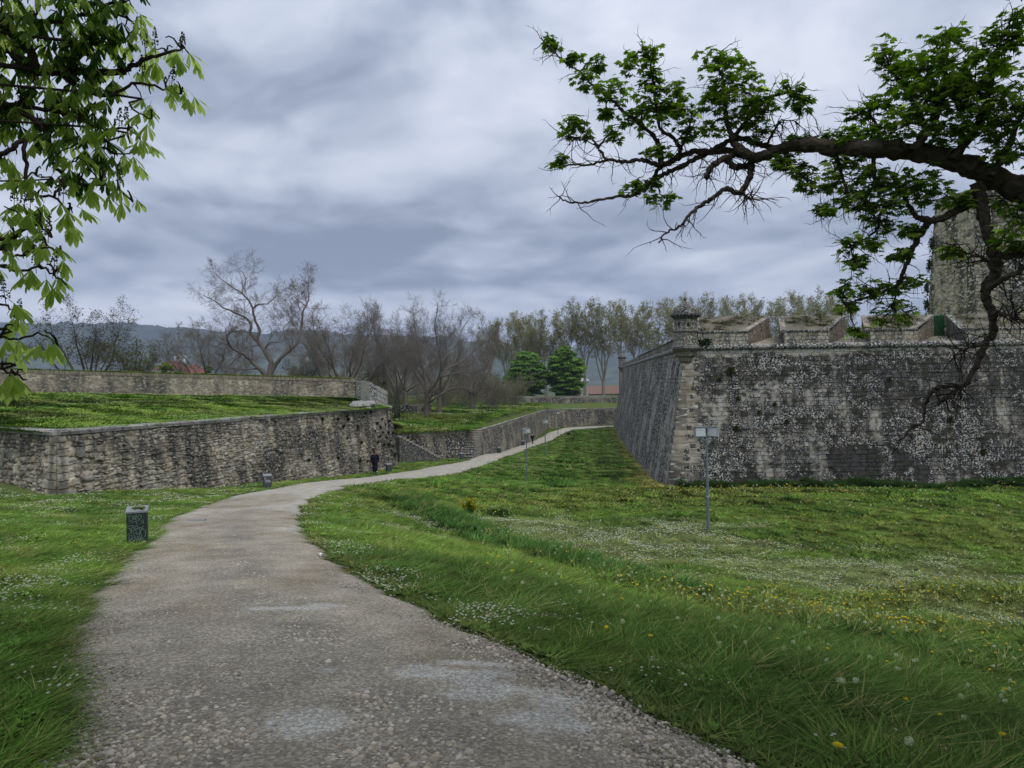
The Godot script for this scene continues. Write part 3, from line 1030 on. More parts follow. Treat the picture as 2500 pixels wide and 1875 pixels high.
	var inn := -FL.out * 3.2 + Vector3(0, 0.75, 0)
	fl.quad(FP.a, FP.b, FP.b + inn, FP.a + inn, Vector3.UP, Color(0.6, 0.6, 0.52))
	fl.quad(FP.a, FP.a + inn, FP.a + inn - Vector3(0, 1.5, 0), FP.a - Vector3(0, 0.75, 0), Vector3(0, 0, 1), Color(0.6, 0.6, 0.55))
	fl.quad(FP.a + inn, FP.b + inn, FP.b + inn - Vector3(0, 1.5, 0), FP.a + inn - Vector3(0, 1.5, 0), -FL.out, Color(0.6, 0.6, 0.55))
	put("flank_parapet", fl.mesh(), m_tri, w)
	coping(FP, w, m_cor, 0.12, 0.08, 0.5, 2.2, 99, 0.0, 46.0, "cap_slab")
	# ground inside
	var tp := PackedVector3Array()
	for j in 12:
		for i in 20:
			var x := lerpf(lerpf(12.6, 26.0, j / 11.0), 75.0, i / 19.0)
			var z := lerpf(zb + 0.1, -150.0, j / 11.0)
			tp.append(Vector3(x, 4.05 + 0.25 * noise.get_noise_2d(x * 5.0, z * 5.0), z))
	put("bastion_ground", sheet(tp, 20), M.soil, null, "structure")
	# green barred gate at the throat of the third embrasure
	var g := thing("barred_gate", "narrow green metal barred gate at the back of an embrasure", "gate", Vector3(29.61, y0 + 0.6, zb - 0.12))
	for i in 6:
		var b := MB.new()
		b.box(Vector3(-0.36 + 0.144 * i, 0.0, 0), Vector3(0.04, 1.42, 0.05), 0.0, Color(0.035, 0.13, 0.04))
		put("bar", b.mesh(), M.plain, g)
	for y in [0.02, 0.7, 1.38]:
		var b := MB.new()
		b.box(Vector3(0, y, -0.03), Vector3(0.8, 0.06, 0.03), 0.0, Color(0.035, 0.13, 0.04))
		put("rail", b.mesh(), M.plain, g)
	var panel := MB.new()
	panel.box(Vector3(0, 0.05, -0.06), Vector3(0.76, 1.33, 0.012), 0.0, Color(0.025, 0.08, 0.03))
	put("panel", panel.mesh(), M.plain, g)
	sentry_box(Vector3(T_TOP.x + 0.12, T_TOP.y, T_TOP.z - 0.12), "round stone sentry box with domed roof and ball finial on bastion corner", 1.0)
	sentry_box(Vector3(FAR_TOP.x - 0.15, FAR_TOP.y, FAR_TOP.z + 0.3), "small distant stone sentry box at the end of the long flank", 0.98)

var tops := []

func sentry_box(at: Vector3, label: String, k: float) -> void:
	var w := thing("sentry_box", label, "sentry box", at)
	var m: Material = M.parapet_stone
	var corb := MB.new()
	corb.lathe(Vector3.ZERO, [Vector2(0.02, -1.25), Vector2(0.22, -1.2), Vector2(0.34, -0.95), Vector2(0.5, -0.85), Vector2(0.55, -0.6), Vector2(0.74, -0.45), Vector2(0.78, -0.2), Vector2(0.98, 0.0)], 24, Color(0.5, 0.49, 0.46))
	put("corbel", corb.mesh(), m, w)
	var ring := MB.new()
	ring.lathe(Vector3.ZERO, [Vector2(0.98, 0.0), Vector2(1.06, 0.1), Vector2(1.06, 0.24), Vector2(0.96, 0.34), Vector2(0.8, 0.36)], 28, Color(0.7, 0.7, 0.68))
	put("base_ring", ring.mesh(), M.cordon_stone, w)
	# drum in three courses of blocks; the upper one has the loopholes
	for row in 3:
		var y := 0.36 + row * 0.32
		for q in 8:
			var mb := MB.new()
			var tone := rng.randf_range(0.75, 1.05)
			arc_block(mb, 0.62, 0.9 - row * 0.015, y + 0.004, y + 0.316, TAU * (q + 0.5 * (row % 2)) / 8.0 + 0.006, TAU * (q + 1 + 0.5 * (row % 2)) / 8.0 - 0.006, Color(tone, tone * 0.99, tone * 0.94))
			put("block", mb.mesh(), m, w)
	var sc := MB.new()
	sc.lathe(Vector3.ZERO, [Vector2(0.8, 1.32), Vector2(0.95, 1.34), Vector2(0.97, 1.44), Vector2(0.86, 1.5), Vector2(0.7, 1.5)], 28, Color(0.62, 0.61, 0.58))
	put("string_course", sc.mesh(), m, w)
	var holes := [2.45, 1.55, 0.65, 3.35, -0.5, 4.4]
	holes.sort()
	for row in 3:
		var y := 1.5 + row * 0.27
		for q in holes.size():
			var a0: float = holes[q] + 0.10
			var a1: float = (holes[(q + 1) % holes.size()] + (TAU if q == holes.size() - 1 else 0.0)) - 0.10
			if row != 1:
				a0 -= 0.10
				a1 += 0.10
			var mb := MB.new()
			var tone := rng.randf_range(0.75, 1.02)
			arc_block(mb, 0.58, 0.84, y + 0.003, y + 0.267, a0 + 0.004, a1 - 0.004, Color(tone, tone * 0.99, tone * 0.94))
			put("block", mb.mesh(), m, w)
	var cor := MB.new()
	cor.lathe(Vector3.ZERO, [Vector2(0.7, 2.31), Vector2(0.88, 2.32), Vector2(0.92, 2.42), Vector2(1.04, 2.5), Vector2(1.14, 2.6), Vector2(1.14, 2.7), Vector2(0.98, 2.76)], 28, Color(0.42, 0.42, 0.40))
	put("cornice", cor.mesh(), M.cordon_stone, w)
	var dome := MB.new()
	dome.lathe(Vector3.ZERO, [Vector2(1.0, 2.74), Vector2(0.95, 2.95), Vector2(0.86, 3.15), Vector2(0.70, 3.34), Vector2(0.5, 3.48), Vector2(0.30, 3.55), Vector2(0.28, 3.62), Vector2(0.12, 3.68)], 24, Color(0.68, 0.67, 0.64))
	put("dome", dome.mesh(), M.cordon_stone, w)
	var fin := MB.new()
	fin.lathe(Vector3.ZERO, [Vector2(0.12, 3.66), Vector2(0.06, 3.74), Vector2(0.13, 3.82), Vector2(0.15, 3.9), Vector2(0.10, 3.98), Vector2(0.02, 4.04)], 14, Color(0.4, 0.38, 0.33))
	put("finial", fin.mesh(), m, w)
	w.scale = Vector3.ONE * 0.84 * k

func arc_block(mb: MB, r0: float, r1: float, y0: float, y1: float, a0: float, a1: float, col: Color) -> void:
	var steps := maxi(2, int((a1 - a0) / 0.2))
	for i in steps:
		var p := PackedVector3Array()
		for y in [y0, y1]:
			for q in [[0, r0], [0, r1], [1, r1], [1, r0]]:
				var a := lerpf(a0, a1, float(i + q[0]) / steps)
				p.append(Vector3(cos(a) * q[1], y, sin(a) * q[1]))
		mb.hexa(p, col)

func build_terrace_wall() -> void:
	var t := wall_tex(1024, 128, 50.0, 5.0, 91, {"light": Color(0.36, 0.335, 0.27), "tan": Color(0.33, 0.28, 0.2), "dark": Color(0.085, 0.082, 0.076), "lichen": Color(0.45, 0.45, 0.41), "crust": 0.16, "speck": -0.1, "fs": 2.6, "clean": 0.25, "hard": 1.1})
	var m := stone_mat("terrace_stone", t, null)
	var w := thing("terrace_wall", "grey streaked stone retaining wall running beside the far path below trees", "wall")
	var m_cop: Material = M.coping
	for i in W_LINE.size() - 1:
		if i == 1:
			continue
		var F := WallFace.new(W_LINE[i], W_LINE[i + 1], 0.09, Vector3(0.6, 0, 1) if i < 3 else Vector3(-0.2, 0, 1))
		F.tex_w = 50.0; F.tex_h = 5.0
		var mb := MB.new()
		core(mb, F, 0.0, 0.0, 4.6, Color(0.6, 0.6, 0.58))
		put("core", mb.mesh(), m, w)
		lay(F, w, m, {"seed": 100 + i, "row": Vector2(0.24, 0.36), "wide": Vector2(0.4, 0.85), "gap": 0.03, "jit": 0.02, "proud": Vector2(0.0, 0.05), "poly": 4, "wmax": 4.2, "single": [120, 0, 140, 0, 0][i], "tone": 0.3, "called": "stone"})
		coping(F, w, m_cop, 0.16, 0.07, 0.5, 1.6, 200 + i, 0.0, minf(F.length, 70.0))
	# cheeks of the stair recess
	var ck := MB.new()
	var s0: Vector3 = W_LINE[1]
	var s1: Vector3 = W_LINE[2]
	var head := Vector3(-4.78, s0.y, -77.5)
	ck.quad(s0 + Vector3(0, 0.16, 0), head + Vector3(0, 0.16, 0), head - Vector3(0, 3.4, 0), s0 - Vector3(0, 3.4, 0), Vector3(1, 0, 0), Color(0.75, 0.74, 0.7))
	ck.quad(head + Vector3(0, 0.1, 0), s1 + Vector3(0, 0.1, -0.3), s1 - Vector3(0, 3.4, 0.3), head - Vector3(0, 3.4, 0), Vector3(0, 0, 1), Color(0.75, 0.74, 0.7))
	put("stair_cheek", ck.mesh(), m, w)
	var st := thing("stone_staircase", "flight of pale stone steps set into the retaining wall", "staircase")
	var foot := ground(-4.9, -73.8)
	var n_steps := 12
	for i in n_steps:
		var mb := MB.new()
		var f := float(i) / n_steps
		var y0 := foot - 0.25
		var y1: float = lerpf(foot, s0.y + 0.1, float(i + 1) / n_steps)
		var p0 := Vector3(lerpf(-5.6, -4.72, f), 0, lerpf(-73.9, -77.15, f))
		var p1 := Vector3(lerpf(-4.1, -3.25, f), 0, lerpf(-73.7, -76.95, f))
		var bk := Vector3(0.08, 0, -0.42)
		var p := PackedVector3Array()
		for y in [y0, y1 - 0.07]:
			for q in [p0, p1, p1 + bk, p0 + bk]:
				p.append(Vector3(q.x, y, q.z))
		var tone := rng.randf_range(0.85, 1.1)
		mb.hexa(p, Color(tone, tone, tone))
		p = PackedVector3Array()
		for y in [y1 - 0.07, y1]:
			for q in [p0 + Vector3(0, 0, 0.05), p1 + Vector3(0, 0, 0.05), p1 + bk, p0 + bk]:
				p.append(Vector3(q.x, y, q.z))
		mb.hexa(p, Color(tone, tone, tone))
		put("step", mb.mesh(), M.parapet_stone, st)
	# side stair against the wall, seen edge-on: a triangle of masonry with steps
	var ss := thing("side_stair", "stone stair rising along the retaining wall with pale step ends", "staircase")
	var F0 := WallFace.new(W_LINE[0], W_LINE[1], 0.09, Vector3(0.6, 0, 1))
	F0.tex_w = 50.0; F0.tex_h = 5.0
	var nn := 13
	for i in nn:
		var a := 0.2 + 4.9 * i / nn
		var b := 0.2 + 4.9 * (i + 1) / nn
		var top := 0.12 + 2.45 * i / nn
		var mb := MB.new()
		var c := MB.new()
		var p := PackedVector3Array()
		var q := PackedVector3Array()
		for s in [[a, 0.2], [b, 0.2], [b, 1.15], [a, 1.15]]:
			var at: Vector3 = F0.a.lerp(F0.b, s[0] / F0.length) + F0.out * s[1]
			p.append(Vector3(at.x, -7.2, at.z))
			q.append(Vector3(at.x, F0.a.y - top - 0.14, at.z) + F0.out * (0.05 if s[1] > 1.0 else 0.0))
		for s in 4:
			p.append(Vector3(p[s].x, F0.a.y - top - 0.14, p[s].z))
		for s in 4:
			q.append(q[s] + Vector3(0, 0.14, 0))
		c.hexa(q, Color(1.25, 1.25, 1.2))
		mb.hexa(p, Color(0.45, 0.45, 0.44))
		put("riser_wall", mb.mesh(), M.coping_tri, ss)
		put("step", c.mesh(), M.parapet_stone, ss)
	# mid-ground terrace with trees, out to the plain
	var front := [Vector3(-90, -0.5, -56), Vector3(-40, -1.0, -58), Vector3(-14.5, -2.0, -63), W_LINE[0], W_LINE[1], Vector3(-4.8, -4.05, -77.4), W_LINE[2], W_LINE[3], W_LINE[4], W_LINE[5], Vector3(140, -7.0, -180)]
	var back := [-320, -150, -60, -50, -40, -38, -36, 30, 90, 150, 360]
	var fr := PackedVector3Array()
	var bk := PackedFloat32Array()
	for i in front.size() - 1:
		var len: float = front[i].distance_to(front[i + 1])
		var steps := clampi(int(len / 3.0), 1, 24)
		for q in steps:
			fr.append(front[i].lerp(front[i + 1], float(q) / steps))
			bk.append(lerpf(back[i], back[i + 1], float(q) / steps))
	fr.append(front[-1]); bk.append(back[-1])
	var pts := PackedVector3Array()
	for j in 40:
		var tt := pow(j / 39.0, 2.0)
		for i in fr.size():
			var z := lerpf(fr[i].z - 0.3, -460.0, tt)
			var x := lerpf(fr[i].x, bk[i], tt)
			var y := lerpf(fr[i].y + 0.12, land(x, z), clampf((fr[i].z - 0.3 - z) / 9.0, 0.0, 1.0))
			if j == 39:
				y = -15.0
			pts.append(Vector3(x, y, z))
	put("wooded_terrace", sheet(pts, fr.size()), M.soil, null, "structure")
	# low wall at the far side of the terrace
	var lw := thing("low_wall", "low pale stone wall at the far edge of the grass terrace", "wall")
	var LF := WallFace.new(Vector3(-0.9, -2.95, -165), Vector3(24, -3.15, -165.5), 0.03, Vector3(0, 0, 1))
	LF.tex_w = 50.0; LF.tex_h = 5.0
	var q := MB.new()
	core(q, LF, 0.0, 0.0, 2.2, Color(0.9, 0.9, 0.86))
	q.quad(LF.a, LF.b, LF.b - Vector3(0, 0, 0.6), LF.a - Vector3(0, 0, 0.6), Vector3.UP, Color.WHITE)
	q.quad(LF.a, LF.a - Vector3(0, 0, 0.6), LF.a - Vector3(0, 2, 0.6), LF.a - Vector3(0, 2, 0), Vector3.LEFT, Color.WHITE)
	put("core", q.mesh(), m, lw)
	lay(LF, lw, m, {"seed": 130, "row": Vector2(0.28, 0.36), "wide": Vector2(0.5, 1.0), "gap": 0.04, "jit": 0.03, "proud": Vector2(0.02, 0.08), "poly": 4, "wmax": 2.0, "single": 0, "tone": 0.35, "called": "stone", "land": false})
	coping(LF, lw, m_cop, 0.14, 0.05, 0.6, 2.4, 131)
	# the small dark retaining wall among the trees
	var dw := thing("garden_wall", "short dark stone retaining wall under the bare trees", "wall")
	var DF := WallFace.new(Vector3(-15.5, -1.75, -92), Vector3(-10.9, -1.9, -97), 0.03, Vector3(0.3, 0, 1))
	DF.tex_w = 50.0; DF.tex_h = 5.0
	q = MB.new()
	core(q, DF, 0.0, 0.0, 1.9, Color(0.3, 0.3, 0.29))
	q.quad(DF.a, DF.b, DF.b - Vector3(0, 0, 2.6), DF.a - Vector3(0, 0, 2.6), Vector3.UP, Color(0.5, 0.5, 0.4))
	put("core", q.mesh(), m, dw)
	lay(DF, dw, m, {"seed": 140, "row": Vector2(0.24, 0.34), "wide": Vector2(0.4, 0.9), "gap": 0.04, "jit": 0.02, "proud": Vector2(0.0, 0.05), "poly": 4, "wmax": 1.7, "single": 0, "tone": 0.3, "called": "stone", "land": false})

# height of the terrace sheet just behind its retaining wall
func terrace_y(x: float, z: float) -> float:
	var zf := 68.4 + (x + 11.6) * 1.03
	var fy := -3.72 - 0.044 * (zf - 68.4)
	if x > -3.35:
		zf = 77.2 + (x + 3.35) * 6.55
		fy = -4.08 - (zf - 77.2) * 0.0145
	elif x < -11.6:
		zf = 63.5
		fy = -2.4
	return lerpf(fy + 0.12, land(x, z), clampf((-z - zf - 0.3) / 9.0, 0.0, 1.0))

# height of the land behind the walls
func land(x: float, z: float) -> float:
	var d := -z
	var y: float = along([[60, -3.0], [80, -3.4], [95, -3.2], [120, -3.6], [145, -4.6], [165, -4.45], [230, -4.6], [320, -6.5], [460, -10.0]], d, 0, 1)
	y += clampf((-14.0 - x) / 25.0, 0.0, 1.0) * 1.2 * clampf((140.0 - d) / 60.0, 0.0, 1.0)
	return y + 0.35 * noise.get_noise_2d(x * 1.2, z * 1.2)

func build_land() -> void:
	# ditch and banks
	var pts := PackedVector3Array()
	for j in GNZ:
		for i in GNX:
			var x := GX0 + i * GSTEP
			var z := GZ0 + j * GSTEP
			var o := off_path(x, z)
			pts.append(Vector3(x, gh[j * GNX + i] - (0.10 if o < 0.3 else 0.0), z))
	put("ground", sheet(pts, GNX), M.soil, null, "structure")
	# gravel path: rows across it
	pts = PackedVector3Array()
	var cols := PackedColorArray()
	var d := -8.0
	while d < 158.0:
		var a := xl(maxf(d, 0.0)) - 0.16
		var b := xr(maxf(d, 0.0)) + 0.16
		for i in 49:
			var u := i / 48.0
			var x := lerpf(a, b, u)
			var edge := minf(u, 1.0 - u) * (b - a)
			var y: float = along(PROFILE, d, 0, 1)
			var g := ground(x, -d)
			y = g + 0.012 + 0.02 * clampf(edge, 0.0, 1.0) - 0.035 * clampf(1.0 - edge / 0.22, 0.0, 1.0)
			y += 0.012 * noise.get_noise_2d(x * 22.0, d * 22.0)
			pts.append(Vector3(x, y, -d))
			cols.append(path_colour(x, d, edge))
		d += 0.08 if d > 1.5 and d < 14.0 else (0.2 if d < 40.0 else 0.6)
	put("gravel_path", sheet(pts, 49, cols), M.gravel, null, "structure")
	# a flat plain out to the hills
	var mb := MB.new()
	for i in 24:
		for j in 12:
			var x0 := -6000.0 + 500.0 * i
			var z0 := 300.0 - 600.0 * j
			mb.quad(Vector3(x0, -16, z0), Vector3(x0 + 500, -16, z0), Vector3(x0 + 500, -16, z0 - 600), Vector3(x0, -16, z0 - 600), Vector3.UP, Color(0.06, 0.075, 0.04))
	put("plain", mb.mesh(), M.plain, null, "structure")
	build_hills()

# pale compacted stone; brown earth and loose gravel lie on it in patches (x, distance, half sizes)
const EARTH := [[-0.6, 4.2, 3.2, 2.6], [-2.4, 8.4, 3.0, 3.4], [-4.6, 13.0, 2.6, 3.6], [-7.2, 19.0, 2.0, 3.6], [-9.6, 26.5, 1.4, 4.0]]
func path_colour(x: float, d: float, edge: float) -> Color:
	var n1 := noise.get_noise_2d(x * 9.0, d * 5.0)
	var n2 := noise.get_noise_2d(x * 30.0 + 50.0, d * 24.0)
	var n3 := noise.get_noise_2d(x * 3.0 + 20.0, d * 2.4)
	var c := Color(0.53, 0.50, 0.44)
	var earth := 0.0
	for p in EARTH:
		var q := Vector2((x - p[0]) / p[2], (d - p[1]) / p[3]).length() + 0.35 * n1 + 0.3 * n3
		earth = maxf(earth, clampf((1.25 - q) * 2.2, 0.0, 1.0))
	c = c.lerp(Color(0.43, 0.39, 0.315), earth)
	c = c.lerp(Color(0.33, 0.285, 0.21), earth * clampf(0.15 + n1 * 2.2, 0.0, 0.9))
	c = c.lerp(Color(0.31, 0.288, 0.25), clampf(loose(x, d) * 0.85, 0.0, 1.0))
	# pale crushed-stone patches worn into the surface
	for p in [[0.15, 4.6, 0.55, 0.34], [-0.55, 5.0, 0.6, 0.25], [-1.15, 3.92, 0.3, 0.22], [0.12, 4.05, 0.36, 0.17], [0.35, 5.45, 0.5, 0.12], [-0.2, 5.3, 0.4, 0.12], [-2.25, 7.2, 0.45, 0.12], [-1.95, 7.45, 0.2, 0.1]]:
		var dx: float = (x - p[0]) / p[2]
		var dy: float = (d - p[1]) / p[3]
		var r := dx * dx + dy * dy + 1.3 * n2 + 0.6 * n1
		c = c.lerp(Color(0.56, 0.55, 0.51), clampf((1.0 - r) * 2.2, 0.0, 0.85))
	return c * (1.0 + 0.25 * n2)

func loose(x: float, d: float) -> float:
	var mid := (xl(maxf(d, 0.0)) + xr(maxf(d, 0.0))) * 0.5
	var k := 0.0
	k += exp(-pow((x - mid - 0.1) / 0.55, 2.0)) * clampf((26.0 - d) / 8.0, 0.0, 1.0)
	k += exp(-pow((x - xr(maxf(d, 0.0)) + 0.25) / 0.35, 2.0)) * clampf((14.0 - d) / 8.0, 0.0, 1.0)
	k += exp(-pow((x - xl(maxf(d, 0.0)) - 0.6) / 0.6, 2.0)) * clampf((9.0 - d) / 5.0, 0.0, 1.0)
	k += 0.7 * clampf((5.5 - d) / 2.0, 0.0, 1.0)
	return clampf(k * (0.75 + 0.9 * noise.get_noise_2d(x * 14.0, d * 12.0)), 0.0, 1.0)

func build_hills() -> void:
	for hill in [["wooded_hill", 2300.0, -2600.0, 700.0, 185.0, 0], ["far_hill", 4200.0, -600.0, 4200.0, 175.0, 1]]:
		var pts := PackedVector3Array()
		var cols := PackedColorArray()
		var nx := 260
		for j in 26:
			var t := j / 25.0
			for i in nx:
				var u := i / float(nx - 1)
				var x := lerpf(hill[2], hill[3], u)
				var z: float = -hill[1] - 900.0 * t
				var ridge: float = hill[4] * (1.0 + 0.10 * noise.get_noise_2d(x * 0.035 + 500.0 * hill[5], 3.0) + 0.05 * noise.get_noise_2d(x * 0.11, 9.0))
				if hill[5] == 0:
					ridge *= along([[-2600, 1.3], [-1650, 1.3], [-1250, 1.12], [-900, 1.06], [-300, 0.9], [200, 0.6], [700, 0.2]], x, 0, 1)
				else:
					ridge *= along([[-600, 0.5], [100, 0.9], [600, 1.12], [900, 1.25], [1600, 1.1], [4200, 0.9]], x, 0, 1)
				var up := sin(clampf(t * 1.25, 0.0, 1.0) * PI * 0.5)
				var y := -16.0 + (ridge + 16.0) * up + noise.get_noise_2d(x * 0.18, z * 0.18) * 16.0 * sin(PI * t)
				y += (noise.get_noise_2d(x * 1.9, z * 1.9) + 0.6 * noise.get_noise_2d(x * 4.5, z * 4.0)) * 12.0 * smoothstep(0.1, 0.4, t)
				pts.append(Vector3(x, y, z))
				var n := noise.get_noise_2d(x * 0.35, z * 0.35) + 0.6 * noise.get_noise_2d(x * 1.4, z * 1.4)
				var col := Color(0.030, 0.042, 0.022).lerp(Color(0.055, 0.07, 0.03), clampf(0.4 + n, 0.0, 1.0))
				if t < 0.3:
					col = col.lerp(Color(0.09, 0.12, 0.05), clampf(noise.get_noise_2d(x * 0.25, z * 0.3) * 2.0, 0.0, 1.0))
				cols.append(col)
		put(hill[0], sheet(pts, nx, cols), M.plain, null, "structure")

# traced places of limbs, leaf clusters and tips, in metres
const TREE_ONE := [[[[-24.30,1.73,-72.00],[-24.97,2.74,-71.59],[-25.72,3.40,-71.65],[-26.34,4.21,-70.90],[-27.35,4.77,-70.95],[-27.62,5.37,-70.29],[-27.57,5.89,-69.94],[-26.90,6.27,-69.60],[-25.96,6.35,-69.01]],0.420,0.070],
	[[[-24.30,1.73,-72.00],[-24.00,3.01,-71.99],[-24.11,3.66,-72.07],[-24.68,4.50,-72.17],[-25.60,5.56,-72.74],[-26.25,6.31,-72.74],[-26.15,7.06,-72.76],[-26.74,7.77,-73.39],[-28.08,8.52,-73.23],[-29.31,9.03,-73.52],[-30.21,9.72,-73.66],[-31.50,10.35,-74.08]],0.500,0.050],
	[[[-25.35,5.52,-72.00],[-25.09,6.53,-71.97],[-25.45,7.45,-71.87],[-25.60,8.71,-71.55],[-26.09,9.71,-71.44],[-26.57,10.24,-71.28],[-27.53,10.88,-71.19],[-28.24,11.49,-70.93],[-28.99,12.12,-70.80]],0.280,0.040],
	[[[-26.75,10.28,-72.00],[-26.82,10.94,-72.47],[-26.62,11.81,-72.71],[-26.91,12.43,-72.52],[-27.44,12.84,-72.71]],0.120,0.030],
	[[[-25.71,8.75,-72.00],[-24.94,9.04,-71.25],[-23.87,9.07,-70.81],[-22.98,9.52,-70.04],[-21.56,10.06,-68.71]],0.160,0.030],
	[[[-24.20,1.82,-72.00],[-23.69,2.92,-72.17],[-23.06,3.74,-71.99],[-22.00,4.76,-72.48],[-21.41,5.70,-72.75],[-21.23,7.12,-73.16],[-21.01,8.41,-72.94],[-20.82,9.21,-73.49],[-20.61,9.89,-73.75],[-20.76,11.25,-74.02],[-20.56,11.77,-73.70]],0.400,0.040],
	[[[-21.85,4.74,-72.00],[-22.53,5.62,-72.74],[-23.39,6.83,-74.03],[-22.94,7.55,-74.77],[-22.87,8.53,-76.19]],0.160,0.030],
	[[[-24.53,4.77,-72.00],[-23.63,5.25,-70.72],[-22.13,5.21,-69.16]],0.140,0.050],
	[[[-20.45,8.96,-72.00],[-21.61,9.67,-73.30],[-22.78,10.69,-74.72]],0.100,0.030],
	[[[-25.11,2.75,-72.00],[-26.21,2.66,-71.22],[-27.13,2.85,-70.54],[-27.94,2.76,-69.85]],0.160,0.040],
	[[[-26.75,4.25,-72.00],[-27.84,3.83,-73.15],[-29.16,3.01,-74.08]],0.120,0.040]]
const TREE_FOUR := [[[[-10.61,-3.90,-88.00],[-10.48,-2.14,-88.19],[-10.32,-0.95,-88.04],[-10.40,0.06,-88.08]],0.520,0.450],
	[[[-10.39,-0.11,-88.00],[-11.29,1.42,-88.62],[-12.21,2.79,-89.26],[-12.11,4.00,-89.87],[-12.87,4.72,-90.49],[-13.78,5.09,-90.76]],0.280,0.060],
	[[[-10.22,-0.11,-88.00],[-8.97,1.39,-87.48],[-8.37,3.55,-86.72],[-8.81,5.53,-86.40],[-9.05,7.97,-85.88],[-8.57,10.31,-84.73]],0.340,0.050],
	[[[-10.07,-1.29,-88.00],[-8.32,-0.29,-87.43],[-6.94,0.37,-87.05],[-4.91,0.19,-86.43],[-3.25,-0.49,-86.18]],0.260,0.060],
	[[[-9.37,0.89,-88.00],[-8.04,2.56,-88.48],[-5.71,3.91,-89.39],[-4.01,5.46,-90.12],[-2.65,6.36,-91.05]],0.240,0.050],
	[[[-10.39,0.06,-88.00],[-10.78,2.26,-88.64],[-11.48,4.83,-89.14],[-11.80,7.39,-89.18],[-12.24,10.05,-90.21]],0.280,0.050],
	[[[-11.21,1.42,-88.00],[-12.84,3.48,-88.98],[-13.71,4.20,-90.22],[-14.65,5.84,-91.93]],0.160,0.040],
	[[[-8.68,1.72,-88.00],[-6.57,2.20,-86.94],[-4.52,2.17,-85.82],[-3.13,2.62,-83.92]],0.180,0.050],
	[[[-8.49,3.58,-88.00],[-7.01,5.61,-88.78],[-6.09,7.77,-90.67],[-5.09,9.23,-91.77]],0.160,0.040]]
